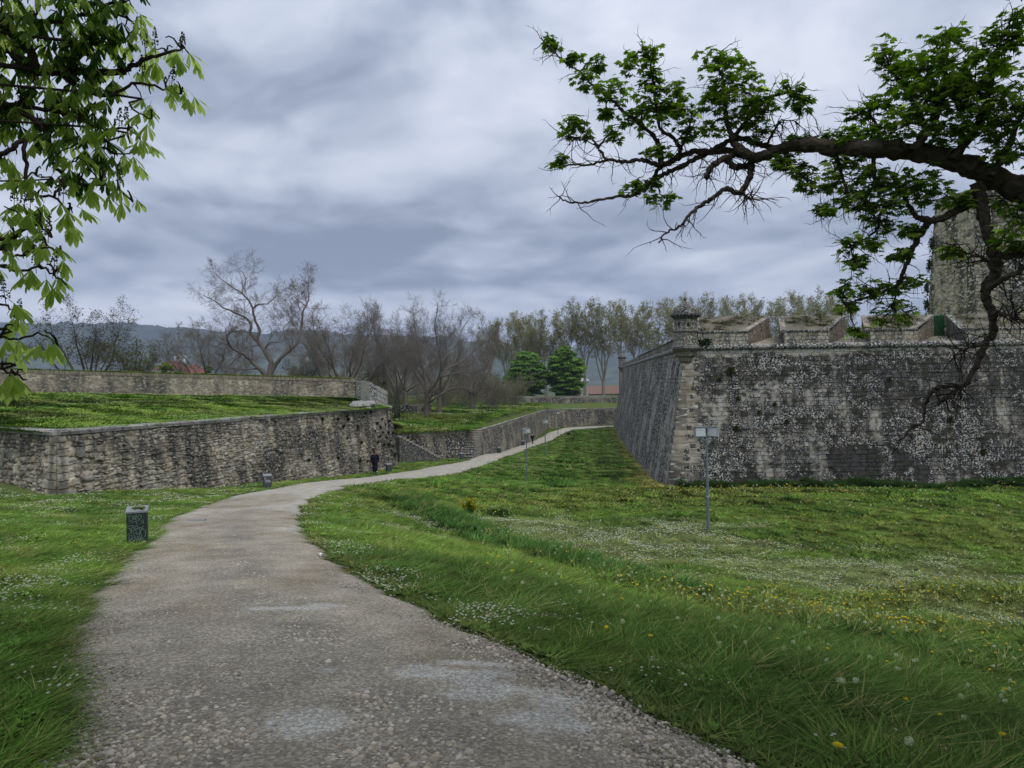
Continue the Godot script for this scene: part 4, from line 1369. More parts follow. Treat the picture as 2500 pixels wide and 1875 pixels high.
const MAPLE := [[[[4.65,2.98,-6.20],[4.49,3.15,-6.31],[4.21,3.31,-6.35],[3.93,3.47,-6.41],[3.62,3.59,-6.53],[3.28,3.61,-6.51],[3.01,3.66,-6.65],[2.71,3.72,-6.70],[2.61,3.74,-6.84],[2.37,3.66,-6.89],[2.23,3.70,-6.87],[2.16,3.83,-6.96]],0.118,0.036],
	[[[2.36,3.69,-6.99],[2.15,3.78,-7.06],[1.97,3.77,-7.05],[1.80,3.78,-7.09],[1.64,3.74,-7.20],[1.51,3.68,-7.24],[1.39,3.51,-7.21],[1.24,3.42,-7.30],[1.00,3.39,-7.27],[0.79,3.35,-7.28],[0.59,3.38,-7.37],[0.51,3.44,-7.42]],0.040,0.006],
	[[[2.61,3.76,-6.95],[2.45,3.81,-7.00],[2.28,3.88,-7.02],[2.18,3.89,-7.06],[2.01,3.81,-7.10],[1.81,3.71,-7.14],[1.59,3.62,-7.19],[1.44,3.56,-7.26]],0.030,0.022],
	[[[2.33,3.64,-6.98],[2.29,3.49,-6.91],[2.19,3.33,-6.88],[2.04,3.35,-6.83],[1.90,3.25,-6.81],[1.77,3.18,-6.82],[1.65,3.07,-6.68],[1.56,2.97,-6.68],[1.43,2.91,-6.68],[1.35,2.80,-6.57]],0.035,0.006],
	[[[2.22,3.32,-6.85],[2.23,3.27,-6.82],[2.26,3.23,-6.75]],0.014,0.006],
	[[[2.24,3.76,-7.04],[2.01,3.64,-6.89],[1.89,3.54,-6.83],[1.86,3.45,-6.84]],0.034,0.022],
	[[[2.09,3.65,-6.94],[2.16,3.59,-6.94],[2.30,3.62,-7.02],[2.34,3.65,-6.95]],0.030,0.030],
	[[[1.63,3.72,-7.16],[1.50,3.68,-7.17],[1.32,3.74,-7.19],[1.15,3.76,-7.31],[0.99,3.79,-7.35],[0.81,3.77,-7.44],[0.64,3.76,-7.40],[0.51,3.77,-7.51]],0.030,0.006],
	[[[0.99,3.77,-7.30],[0.91,3.92,-7.39],[0.84,4.03,-7.42],[0.70,4.04,-7.47],[0.59,4.16,-7.61]],0.016,0.005],
	[[[1.49,3.64,-7.08],[1.49,3.86,-7.22],[1.47,3.96,-7.24],[1.34,4.12,-7.30],[1.17,4.30,-7.40],[1.06,4.44,-7.45],[0.89,4.63,-7.58],[0.75,4.80,-7.62],[0.61,4.91,-7.66],[0.46,5.08,-7.70],[0.39,5.21,-7.81]],0.030,0.005],
	[[[1.63,3.72,-7.13],[1.68,3.82,-7.12],[1.61,3.94,-7.13],[1.47,3.98,-7.02],[1.43,4.23,-7.03],[1.40,4.49,-7.02],[1.36,4.64,-6.99],[1.29,4.72,-6.98]],0.028,0.005],
	[[[1.68,3.82,-7.10],[1.73,3.92,-7.01],[1.72,3.97,-6.87]],0.014,0.005],
	[[[2.15,3.86,-6.96],[2.11,4.05,-7.00],[2.09,4.23,-7.00],[2.09,4.42,-7.04],[2.06,4.63,-7.10],[2.09,4.77,-7.11]],0.030,0.006],
	[[[2.18,3.89,-7.06],[2.28,4.03,-6.95],[2.37,4.14,-6.89],[2.48,4.21,-6.84],[2.64,4.23,-6.79],[2.72,4.11,-6.71]],0.026,0.005],
	[[[2.46,3.79,-6.91],[2.51,3.90,-6.85],[2.54,3.96,-6.75],[2.70,3.93,-6.73]],0.014,0.004],
	[[[4.07,3.24,-6.31],[4.06,3.08,-6.24],[4.06,2.87,-6.19],[4.09,2.62,-6.13],[4.10,2.44,-6.12],[3.98,2.32,-6.04],[3.95,2.20,-6.01],[3.97,2.08,-5.96],[3.96,1.92,-5.94],[3.88,1.83,-5.91],[3.81,1.68,-5.90],[3.69,1.50,-5.88],[3.53,1.48,-5.82],[3.34,1.46,-5.72],[3.30,1.33,-5.77],[3.25,1.21,-5.71],[3.11,1.16,-5.64],[3.03,1.08,-5.62]],0.056,0.005],
	[[[3.54,1.51,-5.65],[3.43,1.44,-5.59],[3.38,1.38,-5.62]],0.014,0.006],
	[[[4.14,3.11,-6.36],[3.96,3.03,-6.36],[3.79,2.95,-6.32],[3.68,2.93,-6.34],[3.63,3.00,-6.47],[3.56,3.13,-6.49],[3.48,3.23,-6.50],[3.46,3.37,-6.53]],0.045,0.008],
	[[[3.69,2.93,-6.36],[3.67,2.83,-6.47],[3.56,2.68,-6.42],[3.51,2.52,-6.44],[3.48,2.40,-6.50],[3.34,2.32,-6.48],[3.28,2.29,-6.61],[3.02,2.23,-6.56]],0.030,0.006],
	[[[3.97,2.57,-5.93],[4.04,2.53,-5.84],[4.16,2.55,-5.80],[4.23,2.58,-5.71]],0.035,0.020],
	[[[3.88,2.28,-5.86],[3.90,2.33,-5.72],[4.02,2.41,-5.67],[4.06,2.49,-5.58]],0.030,0.014],
	[[[3.88,2.07,-5.83],[3.89,2.04,-5.68],[4.00,1.99,-5.64]],0.025,0.006],
	[[[3.72,1.82,-5.65],[3.54,1.78,-5.62],[3.42,1.71,-5.59]],0.014,0.004],
	[[[3.53,3.54,-6.36],[3.74,3.75,-6.44],[3.94,4.04,-6.60],[4.00,4.30,-6.62],[4.06,4.60,-6.69],[4.20,4.82,-6.84]],0.036,0.007],
	[[[3.86,3.44,-6.31],[4.07,3.72,-6.32],[4.20,4.04,-6.35],[4.29,4.43,-6.33],[4.35,4.63,-6.27]],0.042,0.008],
	[[[4.08,3.25,-6.14],[4.23,3.55,-6.11],[4.28,3.76,-6.02],[4.33,4.06,-5.94]],0.036,0.010],
	[[[3.81,3.79,-6.56],[3.77,4.13,-6.78],[3.73,4.47,-6.99],[3.66,4.71,-7.07]],0.030,0.006],
	[[[3.36,3.67,-6.68],[3.45,3.86,-6.76],[3.41,4.02,-6.84],[3.33,4.09,-6.96]],0.025,0.006],
	[[[3.08,3.71,-6.81],[2.97,3.81,-6.85],[2.78,3.83,-6.82]],0.020,0.005],
	[[[3.03,3.63,-6.70],[3.05,3.41,-6.65],[3.10,3.21,-6.63],[3.01,3.11,-6.66],[2.78,3.07,-6.56]],0.020,0.005],
	[[[3.30,3.59,-6.56],[3.29,3.33,-6.53],[3.21,3.13,-6.55],[3.30,2.96,-6.48]],0.022,0.005],
	[[[2.62,3.72,-6.86],[2.62,3.59,-6.81],[2.67,3.47,-6.72],[2.79,3.36,-6.69]],0.018,0.005],
	[[[3.58,3.14,-6.54],[3.35,3.07,-6.49],[3.27,2.86,-6.49],[3.05,2.73,-6.44],[3.09,2.59,-6.47]],0.016,0.005],
	[[[3.50,2.41,-6.55],[3.45,2.26,-6.50],[3.45,2.16,-6.54]],0.012,0.005],
	[[[3.98,2.42,-5.93],[3.92,2.52,-5.97],[3.74,2.57,-5.92],[3.66,2.66,-5.98]],0.020,0.005]]
const MAPLE_LEAFAGE := [[0.44,5.19,-7.80,0.14,0.08],[0.66,5.00,-7.66,0.09,0.06],[0.77,4.74,-7.59,0.13,0.12],[0.93,4.89,-7.59,0.10,0.07],[1.20,4.62,-7.00,0.12,0.10],[1.36,4.71,-7.01,0.10,0.10],[1.48,4.37,-7.04,0.20,0.15],[1.06,4.53,-7.45,0.19,0.13],[1.59,4.19,-7.04,0.25,0.15],[1.34,4.26,-7.31,0.21,0.14],[0.68,4.16,-7.52,0.19,0.09],[0.68,4.31,-7.60,0.07,0.06],[1.07,4.08,-7.38,0.14,0.08],[1.45,3.82,-7.17,0.16,0.09],[0.49,3.85,-7.50,0.09,0.09],[1.73,3.94,-7.00,0.08,0.06],[1.39,4.52,-7.03,0.10,0.11],[0.99,4.32,-7.45,0.07,0.06],[2.08,4.70,-7.10,0.25,0.10],[2.12,4.48,-7.06,0.29,0.12],[1.99,4.29,-7.04,0.16,0.12],[2.24,4.27,-6.88,0.25,0.11],[2.39,4.14,-6.88,0.19,0.12],[2.63,4.25,-6.76,0.15,0.08],[2.69,4.11,-6.70,0.08,0.08],[1.96,4.00,-7.02,0.12,0.10],[2.36,3.94,-6.94,0.11,0.09],[2.19,4.10,-7.02,0.11,0.09],[1.28,3.50,-7.25,0.14,0.08],[1.52,3.38,-7.20,0.15,0.10],[1.39,3.54,-7.22,0.09,0.07],[2.73,3.80,-6.80,0.12,0.08],[2.93,3.80,-6.80,0.15,0.08],[2.67,3.53,-6.77,0.16,0.11],[2.79,3.36,-6.70,0.11,0.08],[2.59,3.62,-6.83,0.11,0.08],[3.35,4.07,-6.90,0.12,0.10],[3.32,3.82,-6.77,0.33,0.11],[3.67,4.75,-7.10,0.10,0.14],[3.76,4.66,-7.10,0.14,0.11],[3.81,4.43,-6.93,0.21,0.22],[3.97,4.41,-6.64,0.30,0.30],[4.17,4.76,-6.80,0.10,0.08],[3.81,4.06,-6.56,0.38,0.21],[4.06,4.02,-6.30,0.36,0.32],[4.25,4.42,-6.30,0.18,0.24],[4.43,4.64,-6.30,0.12,0.12],[4.18,3.71,-6.00,0.17,0.27],[3.56,3.81,-6.48,0.31,0.14],[3.96,3.70,-6.30,0.30,0.15],[4.19,3.45,-6.10,0.18,0.16],[3.05,3.78,-6.64,0.15,0.09],[3.45,4.17,-6.83,0.13,0.09],[3.14,3.55,-6.70,0.22,0.12],[3.02,3.37,-6.67,0.17,0.10],[2.88,3.10,-6.60,0.14,0.06],[3.18,3.21,-6.65,0.21,0.13],[3.39,3.34,-6.57,0.27,0.15],[3.65,3.31,-6.47,0.25,0.14],[3.31,2.97,-6.50,0.16,0.10],[3.45,3.10,-6.44,0.19,0.10],[3.56,2.89,-6.43,0.09,0.07],[3.79,3.17,-6.36,0.16,0.10],[3.06,2.74,-6.50,0.11,0.13],[3.14,2.59,-6.50,0.13,0.08],[3.27,2.78,-6.50,0.09,0.06],[3.47,2.67,-6.46,0.11,0.06],[3.04,2.40,-6.60,0.10,0.08],[3.20,2.39,-6.57,0.10,0.10],[3.06,2.23,-6.60,0.14,0.08],[3.41,2.37,-6.54,0.14,0.08],[3.43,2.16,-6.50,0.16,0.11],[3.14,2.01,-6.60,0.08,0.05],[3.59,2.42,-6.49,0.08,0.08],[3.67,2.62,-6.00,0.07,0.07],[4.02,2.72,-5.83,0.11,0.09],[4.40,2.94,-6.27,0.10,0.11],[3.98,3.10,-6.33,0.12,0.08],[4.28,3.09,-6.27,0.14,0.08],[4.06,2.61,-5.77,0.07,0.07]]
const CHESTNUT := [[[[-4.52,4.12,-5.24],[-4.07,4.08,-5.20],[-3.68,4.09,-5.26],[-3.59,4.01,-5.27],[-3.43,3.85,-5.18],[-3.34,3.85,-5.23],[-3.17,3.87,-5.26],[-2.95,3.83,-5.24],[-2.79,3.85,-5.25],[-2.72,3.89,-5.26],[-2.62,3.94,-5.26],[-2.47,3.97,-5.24],[-2.39,4.04,-5.32]],0.090,0.007],
	[[[-3.95,4.06,-4.95],[-3.43,4.01,-4.90],[-3.43,4.01,-5.04],[-3.32,3.89,-5.05],[-3.29,3.77,-5.05]],0.050,0.030],
	[[[-3.48,3.51,-4.96],[-3.37,3.52,-5.03],[-3.16,3.48,-5.02],[-3.01,3.44,-5.07],[-2.88,3.39,-5.09],[-2.83,3.41,-5.19],[-2.72,3.40,-5.17],[-2.64,3.34,-5.18]],0.030,0.006],
	[[[-3.87,3.58,-5.04],[-3.54,3.54,-5.05],[-3.38,3.48,-5.02],[-3.23,3.38,-4.96],[-3.19,3.27,-5.04],[-3.15,3.13,-4.99],[-3.11,3.05,-5.03],[-2.99,2.98,-5.02],[-2.84,2.97,-5.02],[-2.72,2.93,-5.03],[-2.62,2.85,-5.03]],0.040,0.006],
	[[[-3.24,3.79,-5.10],[-3.09,3.72,-5.13],[-2.92,3.64,-5.12],[-2.82,3.65,-5.17],[-2.72,3.76,-5.25],[-2.57,3.73,-5.21],[-2.50,3.73,-5.30],[-2.41,3.71,-5.33]],0.030,0.006],
	[[[-3.23,4.08,-4.97],[-3.11,4.14,-5.07],[-2.96,4.18,-5.10],[-2.84,4.24,-5.17],[-2.69,4.17,-5.15],[-2.65,4.14,-5.23]],0.028,0.006],
	[[[-2.85,3.67,-5.23],[-2.72,3.59,-5.19],[-2.63,3.51,-5.17],[-2.56,3.48,-5.19]],0.016,0.005],
	[[[-2.89,3.39,-5.12],[-2.84,3.29,-5.11],[-2.84,3.24,-5.20],[-2.69,3.24,-5.18]],0.014,0.005],
	[[[-3.63,3.05,-4.73],[-3.30,3.08,-4.69],[-3.22,3.15,-4.72],[-3.19,3.20,-4.77],[-3.17,3.10,-4.74],[-3.17,3.00,-4.76],[-3.17,2.91,-4.74],[-3.11,2.84,-4.77],[-2.98,2.82,-4.74],[-2.92,2.74,-4.79],[-2.88,2.67,-4.79]],0.030,0.006],
	[[[-3.16,2.92,-4.73],[-3.10,2.96,-4.74],[-3.07,2.96,-4.78]],0.010,0.004],
	[[[-3.53,2.53,-4.58],[-3.25,2.52,-4.61],[-3.20,2.54,-4.67],[-3.13,2.61,-4.70],[-3.05,2.61,-4.72],[-2.97,2.54,-4.69]],0.030,0.005],
	[[[-3.35,2.46,-4.54],[-3.19,2.44,-4.53],[-3.15,2.41,-4.59],[-3.00,2.41,-4.52],[-2.95,2.47,-4.61],[-2.86,2.41,-4.61]],0.020,0.005],
	[[[-3.33,2.32,-4.50],[-3.21,2.33,-4.55],[-3.09,2.31,-4.57],[-2.97,2.33,-4.59],[-2.88,2.28,-4.56],[-2.82,2.22,-4.59]],0.020,0.005],
	[[[-3.26,2.09,-4.31],[-3.09,2.06,-4.29],[-3.07,2.07,-4.40],[-3.02,2.01,-4.41]],0.020,0.005],
	[[[-3.18,1.91,-4.29],[-3.07,1.88,-4.34],[-3.00,1.87,-4.40],[-2.86,1.90,-4.41],[-2.78,1.82,-4.42]],0.016,0.005],
	[[[-3.06,1.71,-4.17],[-3.03,1.68,-4.28],[-2.93,1.65,-4.26],[-2.92,1.62,-4.34]],0.014,0.005],
	[[[-3.90,4.51,-4.90],[-3.54,4.32,-4.96],[-3.26,4.28,-5.02],[-2.99,4.22,-4.98],[-2.83,4.22,-5.04],[-2.68,4.25,-5.07]],0.050,0.008],
	[[[-3.04,3.97,-5.05],[-2.94,4.01,-5.11],[-2.87,4.01,-5.19],[-2.73,4.02,-5.15],[-2.65,4.13,-5.16]],0.020,0.005]]
const CHESTNUT_TIPS := [[-2.61,4.21,-5.05],[-2.61,4.18,-5.16],[-2.71,4.15,-5.38],[-2.51,4.12,-5.32],[-2.39,4.09,-5.29],[-2.37,4.03,-5.40],[-2.43,4.02,-5.26],[-2.51,3.97,-5.18],[-2.72,3.92,-5.26],[-2.64,3.97,-5.30],[-2.52,3.84,-5.34],[-2.41,3.78,-5.27],[-2.38,3.75,-5.30],[-2.55,3.84,-5.36],[-2.60,3.69,-5.27],[-2.53,3.52,-5.15],[-2.68,3.66,-5.30],[-2.67,3.42,-5.22],[-2.69,3.36,-5.28],[-2.71,3.26,-5.27],[-2.74,3.32,-5.24],[-2.81,3.44,-5.09],[-2.79,3.48,-5.18],[-2.67,3.43,-5.08],[-2.84,3.20,-5.21],[-2.78,3.08,-5.01],[-2.68,2.98,-4.96],[-2.63,2.91,-4.99],[-2.87,2.98,-4.95],[-2.96,3.03,-4.99],[-2.80,2.97,-4.98],[-3.05,2.86,-4.78],[-2.90,2.81,-4.67],[-2.86,2.76,-4.70],[-2.95,2.74,-4.88],[-3.04,2.99,-4.70],[-3.10,2.74,-4.61],[-3.09,2.66,-4.71],[-2.97,2.62,-4.67],[-2.85,2.45,-4.58],[-2.79,2.28,-4.49],[-2.91,2.34,-4.54],[-3.02,2.34,-4.58],[-3.05,2.38,-4.53],[-3.11,2.38,-4.49],[-3.10,2.44,-4.44],[-2.96,2.50,-4.55],[-2.97,2.10,-4.26],[-2.99,2.07,-4.35],[-2.75,1.91,-4.26],[-2.73,1.88,-4.32],[-2.93,1.94,-4.25],[-3.10,1.89,-4.43],[-2.92,1.67,-4.31],[-2.92,1.64,-4.20],[-3.00,1.72,-4.26],[-3.20,2.72,-4.58],[-3.30,2.83,-4.80],[-3.19,2.81,-4.77],[-3.04,2.73,-4.64],[-3.29,2.66,-4.72],[-3.21,2.62,-4.68],[-3.17,2.61,-4.77],[-3.21,3.10,-4.66],[-3.26,3.05,-4.68],[-3.25,3.11,-4.78],[-3.33,2.99,-4.78],[-3.17,2.93,-4.71],[-3.10,2.92,-4.66],[-3.54,4.33,-5.02],[-3.50,4.18,-4.91],[-3.42,4.09,-4.83],[-3.58,4.08,-5.00],[-3.66,4.05,-5.18],[-3.78,4.03,-5.27],[-3.67,3.87,-5.13],[-3.54,3.74,-4.94],[-3.68,3.69,-5.10],[-3.62,3.62,-5.03],[-3.58,3.47,-4.98],[-3.67,3.47,-5.09],[-3.45,4.33,-4.98],[-3.38,4.18,-4.87],[-3.44,4.10,-4.90],[-3.52,4.12,-5.04],[-3.67,4.13,-5.33],[-3.68,4.06,-5.27],[-3.68,3.92,-5.23],[-3.57,3.79,-5.10],[-3.50,3.67,-5.04],[-3.59,3.66,-5.11],[-3.50,3.56,-5.05],[-3.45,3.43,-4.93],[-3.46,4.38,-5.07],[-3.37,4.23,-5.01],[-3.35,4.11,-4.91],[-3.35,4.07,-4.94],[-3.52,4.06,-5.17],[-3.58,4.04,-5.24],[-3.49,3.92,-5.12],[-3.51,3.85,-5.20],[-3.37,3.66,-4.97],[-3.34,3.55,-4.93],[-3.41,3.53,-5.00],[-3.39,3.45,-4.97],[-3.38,4.33,-5.07],[-3.31,4.22,-5.01],[-3.23,4.11,-4.91],[-3.23,3.99,-4.90],[-3.32,4.04,-5.07],[-3.36,3.97,-5.12],[-3.47,3.93,-5.21],[-3.38,3.77,-5.11],[-3.35,3.71,-5.10],[-3.34,3.61,-5.06],[-3.36,3.52,-5.03],[-3.37,3.44,-5.09],[-3.14,4.30,-4.90],[-3.16,4.16,-4.92],[-3.31,4.19,-5.11],[-3.29,4.09,-5.07],[-3.30,4.09,-5.16],[-3.24,3.95,-5.06],[-3.34,3.96,-5.22],[-3.44,3.92,-5.35],[-3.32,3.75,-5.13],[-3.23,3.62,-5.04],[-3.23,3.51,-4.98],[-3.25,3.44,-4.99],[-3.15,3.30,-4.89],[-3.07,4.31,-4.94],[-3.18,4.30,-5.07],[-3.19,4.18,-5.05],[-3.21,4.12,-5.13],[-3.21,4.08,-5.12],[-3.16,3.90,-5.02],[-3.20,3.86,-5.15],[-3.16,3.72,-5.02],[-3.20,3.69,-5.06],[-3.12,3.61,-4.99],[-3.18,3.52,-5.00],[-3.26,3.50,-5.15],[-3.16,3.34,-5.01],[-3.10,4.34,-5.08],[-3.02,4.21,-4.94],[-3.09,4.19,-5.03],[-3.10,4.09,-5.07],[-3.19,4.07,-5.21],[-3.21,4.03,-5.31],[-3.24,4.01,-5.33],[-3.22,3.91,-5.29],[-3.06,3.68,-5.02],[-3.17,3.60,-5.13],[-3.16,3.51,-5.11],[-3.13,3.44,-5.13],[-3.05,3.34,-4.98],[-3.02,3.24,-4.95],[-3.05,3.14,-5.00],[-3.09,3.11,-4.98],[-2.92,4.31,-4.93],[-3.03,4.28,-5.09],[-3.06,4.25,-5.12],[-2.96,4.09,-5.00],[-3.03,4.06,-5.13],[-3.06,4.02,-5.21],[-3.12,3.96,-5.26],[-2.95,3.77,-5.02],[-3.11,3.77,-5.24],[-3.04,3.62,-5.12],[-3.01,3.52,-5.08],[-3.10,3.49,-5.19],[-3.05,3.39,-5.07],[-2.97,3.20,-4.93],[-2.90,3.11,-4.88],[-3.02,3.14,-5.07],[-2.88,4.28,-4.94],[-2.92,4.28,-5.13],[-2.90,4.15,-4.98],[-3.00,4.17,-5.16],[-2.88,4.01,-5.01],[-2.99,4.01,-5.18],[-2.98,3.90,-5.14],[-3.09,3.93,-5.35],[-2.96,3.76,-5.18],[-3.02,3.61,-5.16],[-3.01,3.61,-5.19],[-2.99,3.45,-5.13],[-2.95,3.37,-5.13],[-3.01,3.34,-5.24],[-2.99,3.26,-5.21],[-2.94,3.09,-5.07],[-2.83,4.37,-5.06],[-2.91,4.30,-5.18],[-2.87,4.23,-5.14],[-2.81,4.11,-5.03],[-2.80,4.02,-5.04],[-2.93,4.03,-5.23],[-2.87,3.92,-5.16],[-2.93,3.85,-5.28],[-2.92,3.75,-5.16],[-2.96,3.68,-5.23],[-2.82,3.51,-5.08],[-2.84,3.43,-5.03],[-2.88,3.34,-5.06],[-2.82,3.26,-5.04],[-2.90,3.26,-5.17],[-2.76,3.05,-4.90],[-2.74,4.33,-5.08],[-2.75,4.28,-5.06],[-2.74,4.16,-5.03],[-2.81,4.16,-5.23],[-2.83,4.10,-5.22],[-2.81,4.01,-5.21],[-2.85,3.97,-5.24],[-2.86,3.88,-5.26],[-2.81,3.79,-5.24],[-2.88,3.67,-5.22],[-2.65,4.39,-5.11],[-2.67,4.28,-5.04],[-2.72,4.19,-5.10],[-2.74,4.14,-5.19],[-2.78,4.10,-5.24]]
const CHESTNUT_SPIKES := [[-2.60,4.00,-5.20],[-2.57,4.04,-5.29],[-2.38,4.05,-5.30],[-2.45,3.78,-5.27],[-2.75,3.46,-5.20],[-2.69,2.98,-5.00],[-2.98,2.85,-4.78],[-2.95,2.83,-4.78],[-2.80,3.85,-5.27],[-2.66,3.84,-5.28],[-3.07,3.51,-5.09],[-3.26,2.79,-4.76],[-3.20,2.78,-4.77],[-3.16,2.79,-4.77],[-3.05,2.57,-4.68],[-2.99,2.55,-4.68],[-2.90,2.31,-4.58],[-3.05,2.11,-4.37],[-2.99,2.34,-4.56],[-2.77,3.41,-5.14],[-2.81,2.99,-5.00],[-3.00,1.99,-4.40]]

# ------------------------------------------------------------------ trees
func vec(p: Array) -> Vector3:
	return Vector3(p[0], p[1], p[2])

func spike(mb: MB, a: Vector3, b: Vector3, r: float, col: Color) -> void:
	var d := (b - a).normalized()
	var s := d.cross(Vector3(0.31, 0.9, 0.29)).normalized() * r
	var u := d.cross(s)
	var p0 := a + s
	var p1 := a - s * 0.5 + u * 0.87
	var p2 := a - s * 0.5 - u * 0.87
	mb.tri(p0, p1, b, col)
	mb.tri(p1, p2, b, col)
	mb.tri(p2, p0, b, col)

func walk(p: PackedVector3Array, f: float) -> Array:
	var x := clampf(f, 0.0, 0.999) * (p.size() - 1)
	var i := int(x)
	return [p[i].lerp(p[i + 1], x - i), (p[i + 1] - p[i]).normalized()]

# P: kids per level, from (where they begin), ratio (length), angle, up (lift), wig (crookedness), col
func limb(mb: MB, p: PackedVector3Array, r0: float, r1: float, lvl: int, P: Dictionary, r: RandomNumberGenerator, tips: Array) -> void:
	var m := p.size()
	var last: bool = lvl >= P.kids.size()
	if last and m == 2:
		spike(mb, p[0], p[1], r0, P.col)
	else:
		var rad := PackedFloat32Array()
		for i in m:
			rad.append(lerpf(r0, r1, pow(float(i) / (m - 1), 0.8)))
		mb.tube(p, rad, [8, 5, 4, 3, 3, 3][mini(lvl, 5)], P.col)
	if last:
		tips.append([p[m - 1], (p[m - 1] - p[m - 2]).normalized()])
		return
	var length := 0.0
	for i in m - 1:
		length += p[i].distance_to(p[i + 1])
	var n: int = P.kids[lvl]
	if lvl == 0:
		n = maxi(3, int(n * clampf(length / P.get("full", 8.0), 0.3, 1.5)))
	for k in n:
		var f := lerpf(P.from[lvl], 1.0, (k + r.randf()) / n)
		if k == n - 1:
			f = 0.995
		var at := walk(p, f)
		var dir: Vector3 = at[1]
		var side := dir.cross(Vector3(r.randf_range(-1, 1), r.randf_range(-1, 1), r.randf_range(-1, 1))).normalized()
		var nd := dir.rotated(side, r.randf_range(P.angle.x, P.angle.y) * (0.4 if k == n - 1 else 1.0))
		nd = (nd + Vector3.UP * P.up[lvl] * r.randf_range(0.3, 1.2)).normalized()
		var len: float = P.len[lvl] * r.randf_range(0.6, 1.25) * (1.15 - 0.5 * f)
		var rr: float = maxf(lerpf(r0, r1, f) * P.get("thin", 0.55), P.rmin)
		var steps: int = [5, 4, 3, 2, 2][mini(lvl, 4)]
		if lvl + 1 >= P.kids.size():
			steps = 1
		var q := PackedVector3Array([at[0]])
		var cur: Vector3 = at[0]
		for i in steps:
			nd = (nd + Vector3(r.randf_range(-1, 1), r.randf_range(-0.7, 0.9), r.randf_range(-1, 1)) * P.wig).normalized()
			cur += nd * len / steps
			q.append(cur)
		limb(mb, q, rr, maxf(rr * 0.4, P.rmin * 0.7), lvl + 1, P, r, tips)

func leaf_diamond(mb: MB, at: Vector3, dir: Vector3, side: Vector3, size: float, col: Color) -> void:
	var a := at
	var b := at + dir * size * 0.5 + side * size * 0.32
	var d := at + dir * size
	var e := at + dir * size * 0.5 - side * size * 0.32
	mb.tri(a, b, d, col)
	mb.tri(a, d, e, col)

func rand_dir(r: RandomNumberGenerator) -> Vector3:
	var v := Vector3(r.randfn(), r.randfn(), r.randfn())
	return v.normalized() if v.length() > 0.01 else Vector3.UP

func smooth_line(raw: Array, extra: int, wob: float, r: RandomNumberGenerator) -> PackedVector3Array:
	var c := PackedVector3Array()
	for q in raw:
		c.append(q if q is Vector3 else vec(q))
	var o := PackedVector3Array()
	for i in c.size() - 1:
		for k in extra:
			var t := float(k) / extra
			var p := c[i].cubic_interpolate(c[i + 1], c[maxi(i - 1, 0)], c[mini(i + 2, c.size() - 1)], t)
			if k or i:
				p += rand_dir(r) * wob
			o.append(p)
	o.append(c[-1])
	return o

const BARK := Color(0.075, 0.066, 0.056)

func traced_tree(called: String, label: String, data: Array, P: Dictionary, seed_: int, leaf_n := 0, leaf_col := Color.BLACK) -> Node3D:
	var r := RandomNumberGenerator.new()
	r.seed = seed_
	var base := vec(data[0][0][0])
	var t := thing(called, label, "tree", base)
	var trunk := MB.new()
	var twig := MB.new()
	var tips := []
	for l in data:
		var raw := []
		for q in l[0]:
			raw.append(vec(q) - base)
		var p := smooth_line(raw, 3, 0.05, r)
		var rad := PackedFloat32Array()
		for i in p.size():
			rad.append(0.62 * lerpf(l[1], l[2], pow(float(i) / (p.size() - 1), 0.75)))
		trunk.tube(p, rad, 8, P.col)
		limb(twig, p, l[1] * 0.4, l[2] * 0.4, 0, P, r, tips)
	trunk.tube(PackedVector3Array([Vector3(0, -2.5, 0), Vector3(0, 0.1, 0)]), PackedFloat32Array([data[0][1] * 0.85, data[0][1] * 0.62]), 8, P.col)
	put("trunk", trunk.mesh(), M.bark, t)
	put("crown", twig.mesh(), M.bark, t, "stuff")
	add_buds(t, tips, leaf_n, leaf_col, 0.1, r)
	return t

func add_buds(t: Node3D, tips: Array, n: int, col: Color, size: float, r: RandomNumberGenerator) -> void:
	if n <= 0:
		return
	var mb := MB.new()
	for i in n:
		var q: Array = tips[r.randi() % tips.size()]
		var d := (rand_dir(r) + Vector3(0, 0.2, 0)).normalized()
		leaf_diamond(mb, q[0] + rand_dir(r) * r.randf() * size * 2.0, d, d.cross(rand_dir(r)).normalized(), size * r.randf_range(0.6, 1.4), col * r.randf_range(0.6, 1.5))
	put("leaves", mb.mesh(), M.leaf_small, t, "stuff")

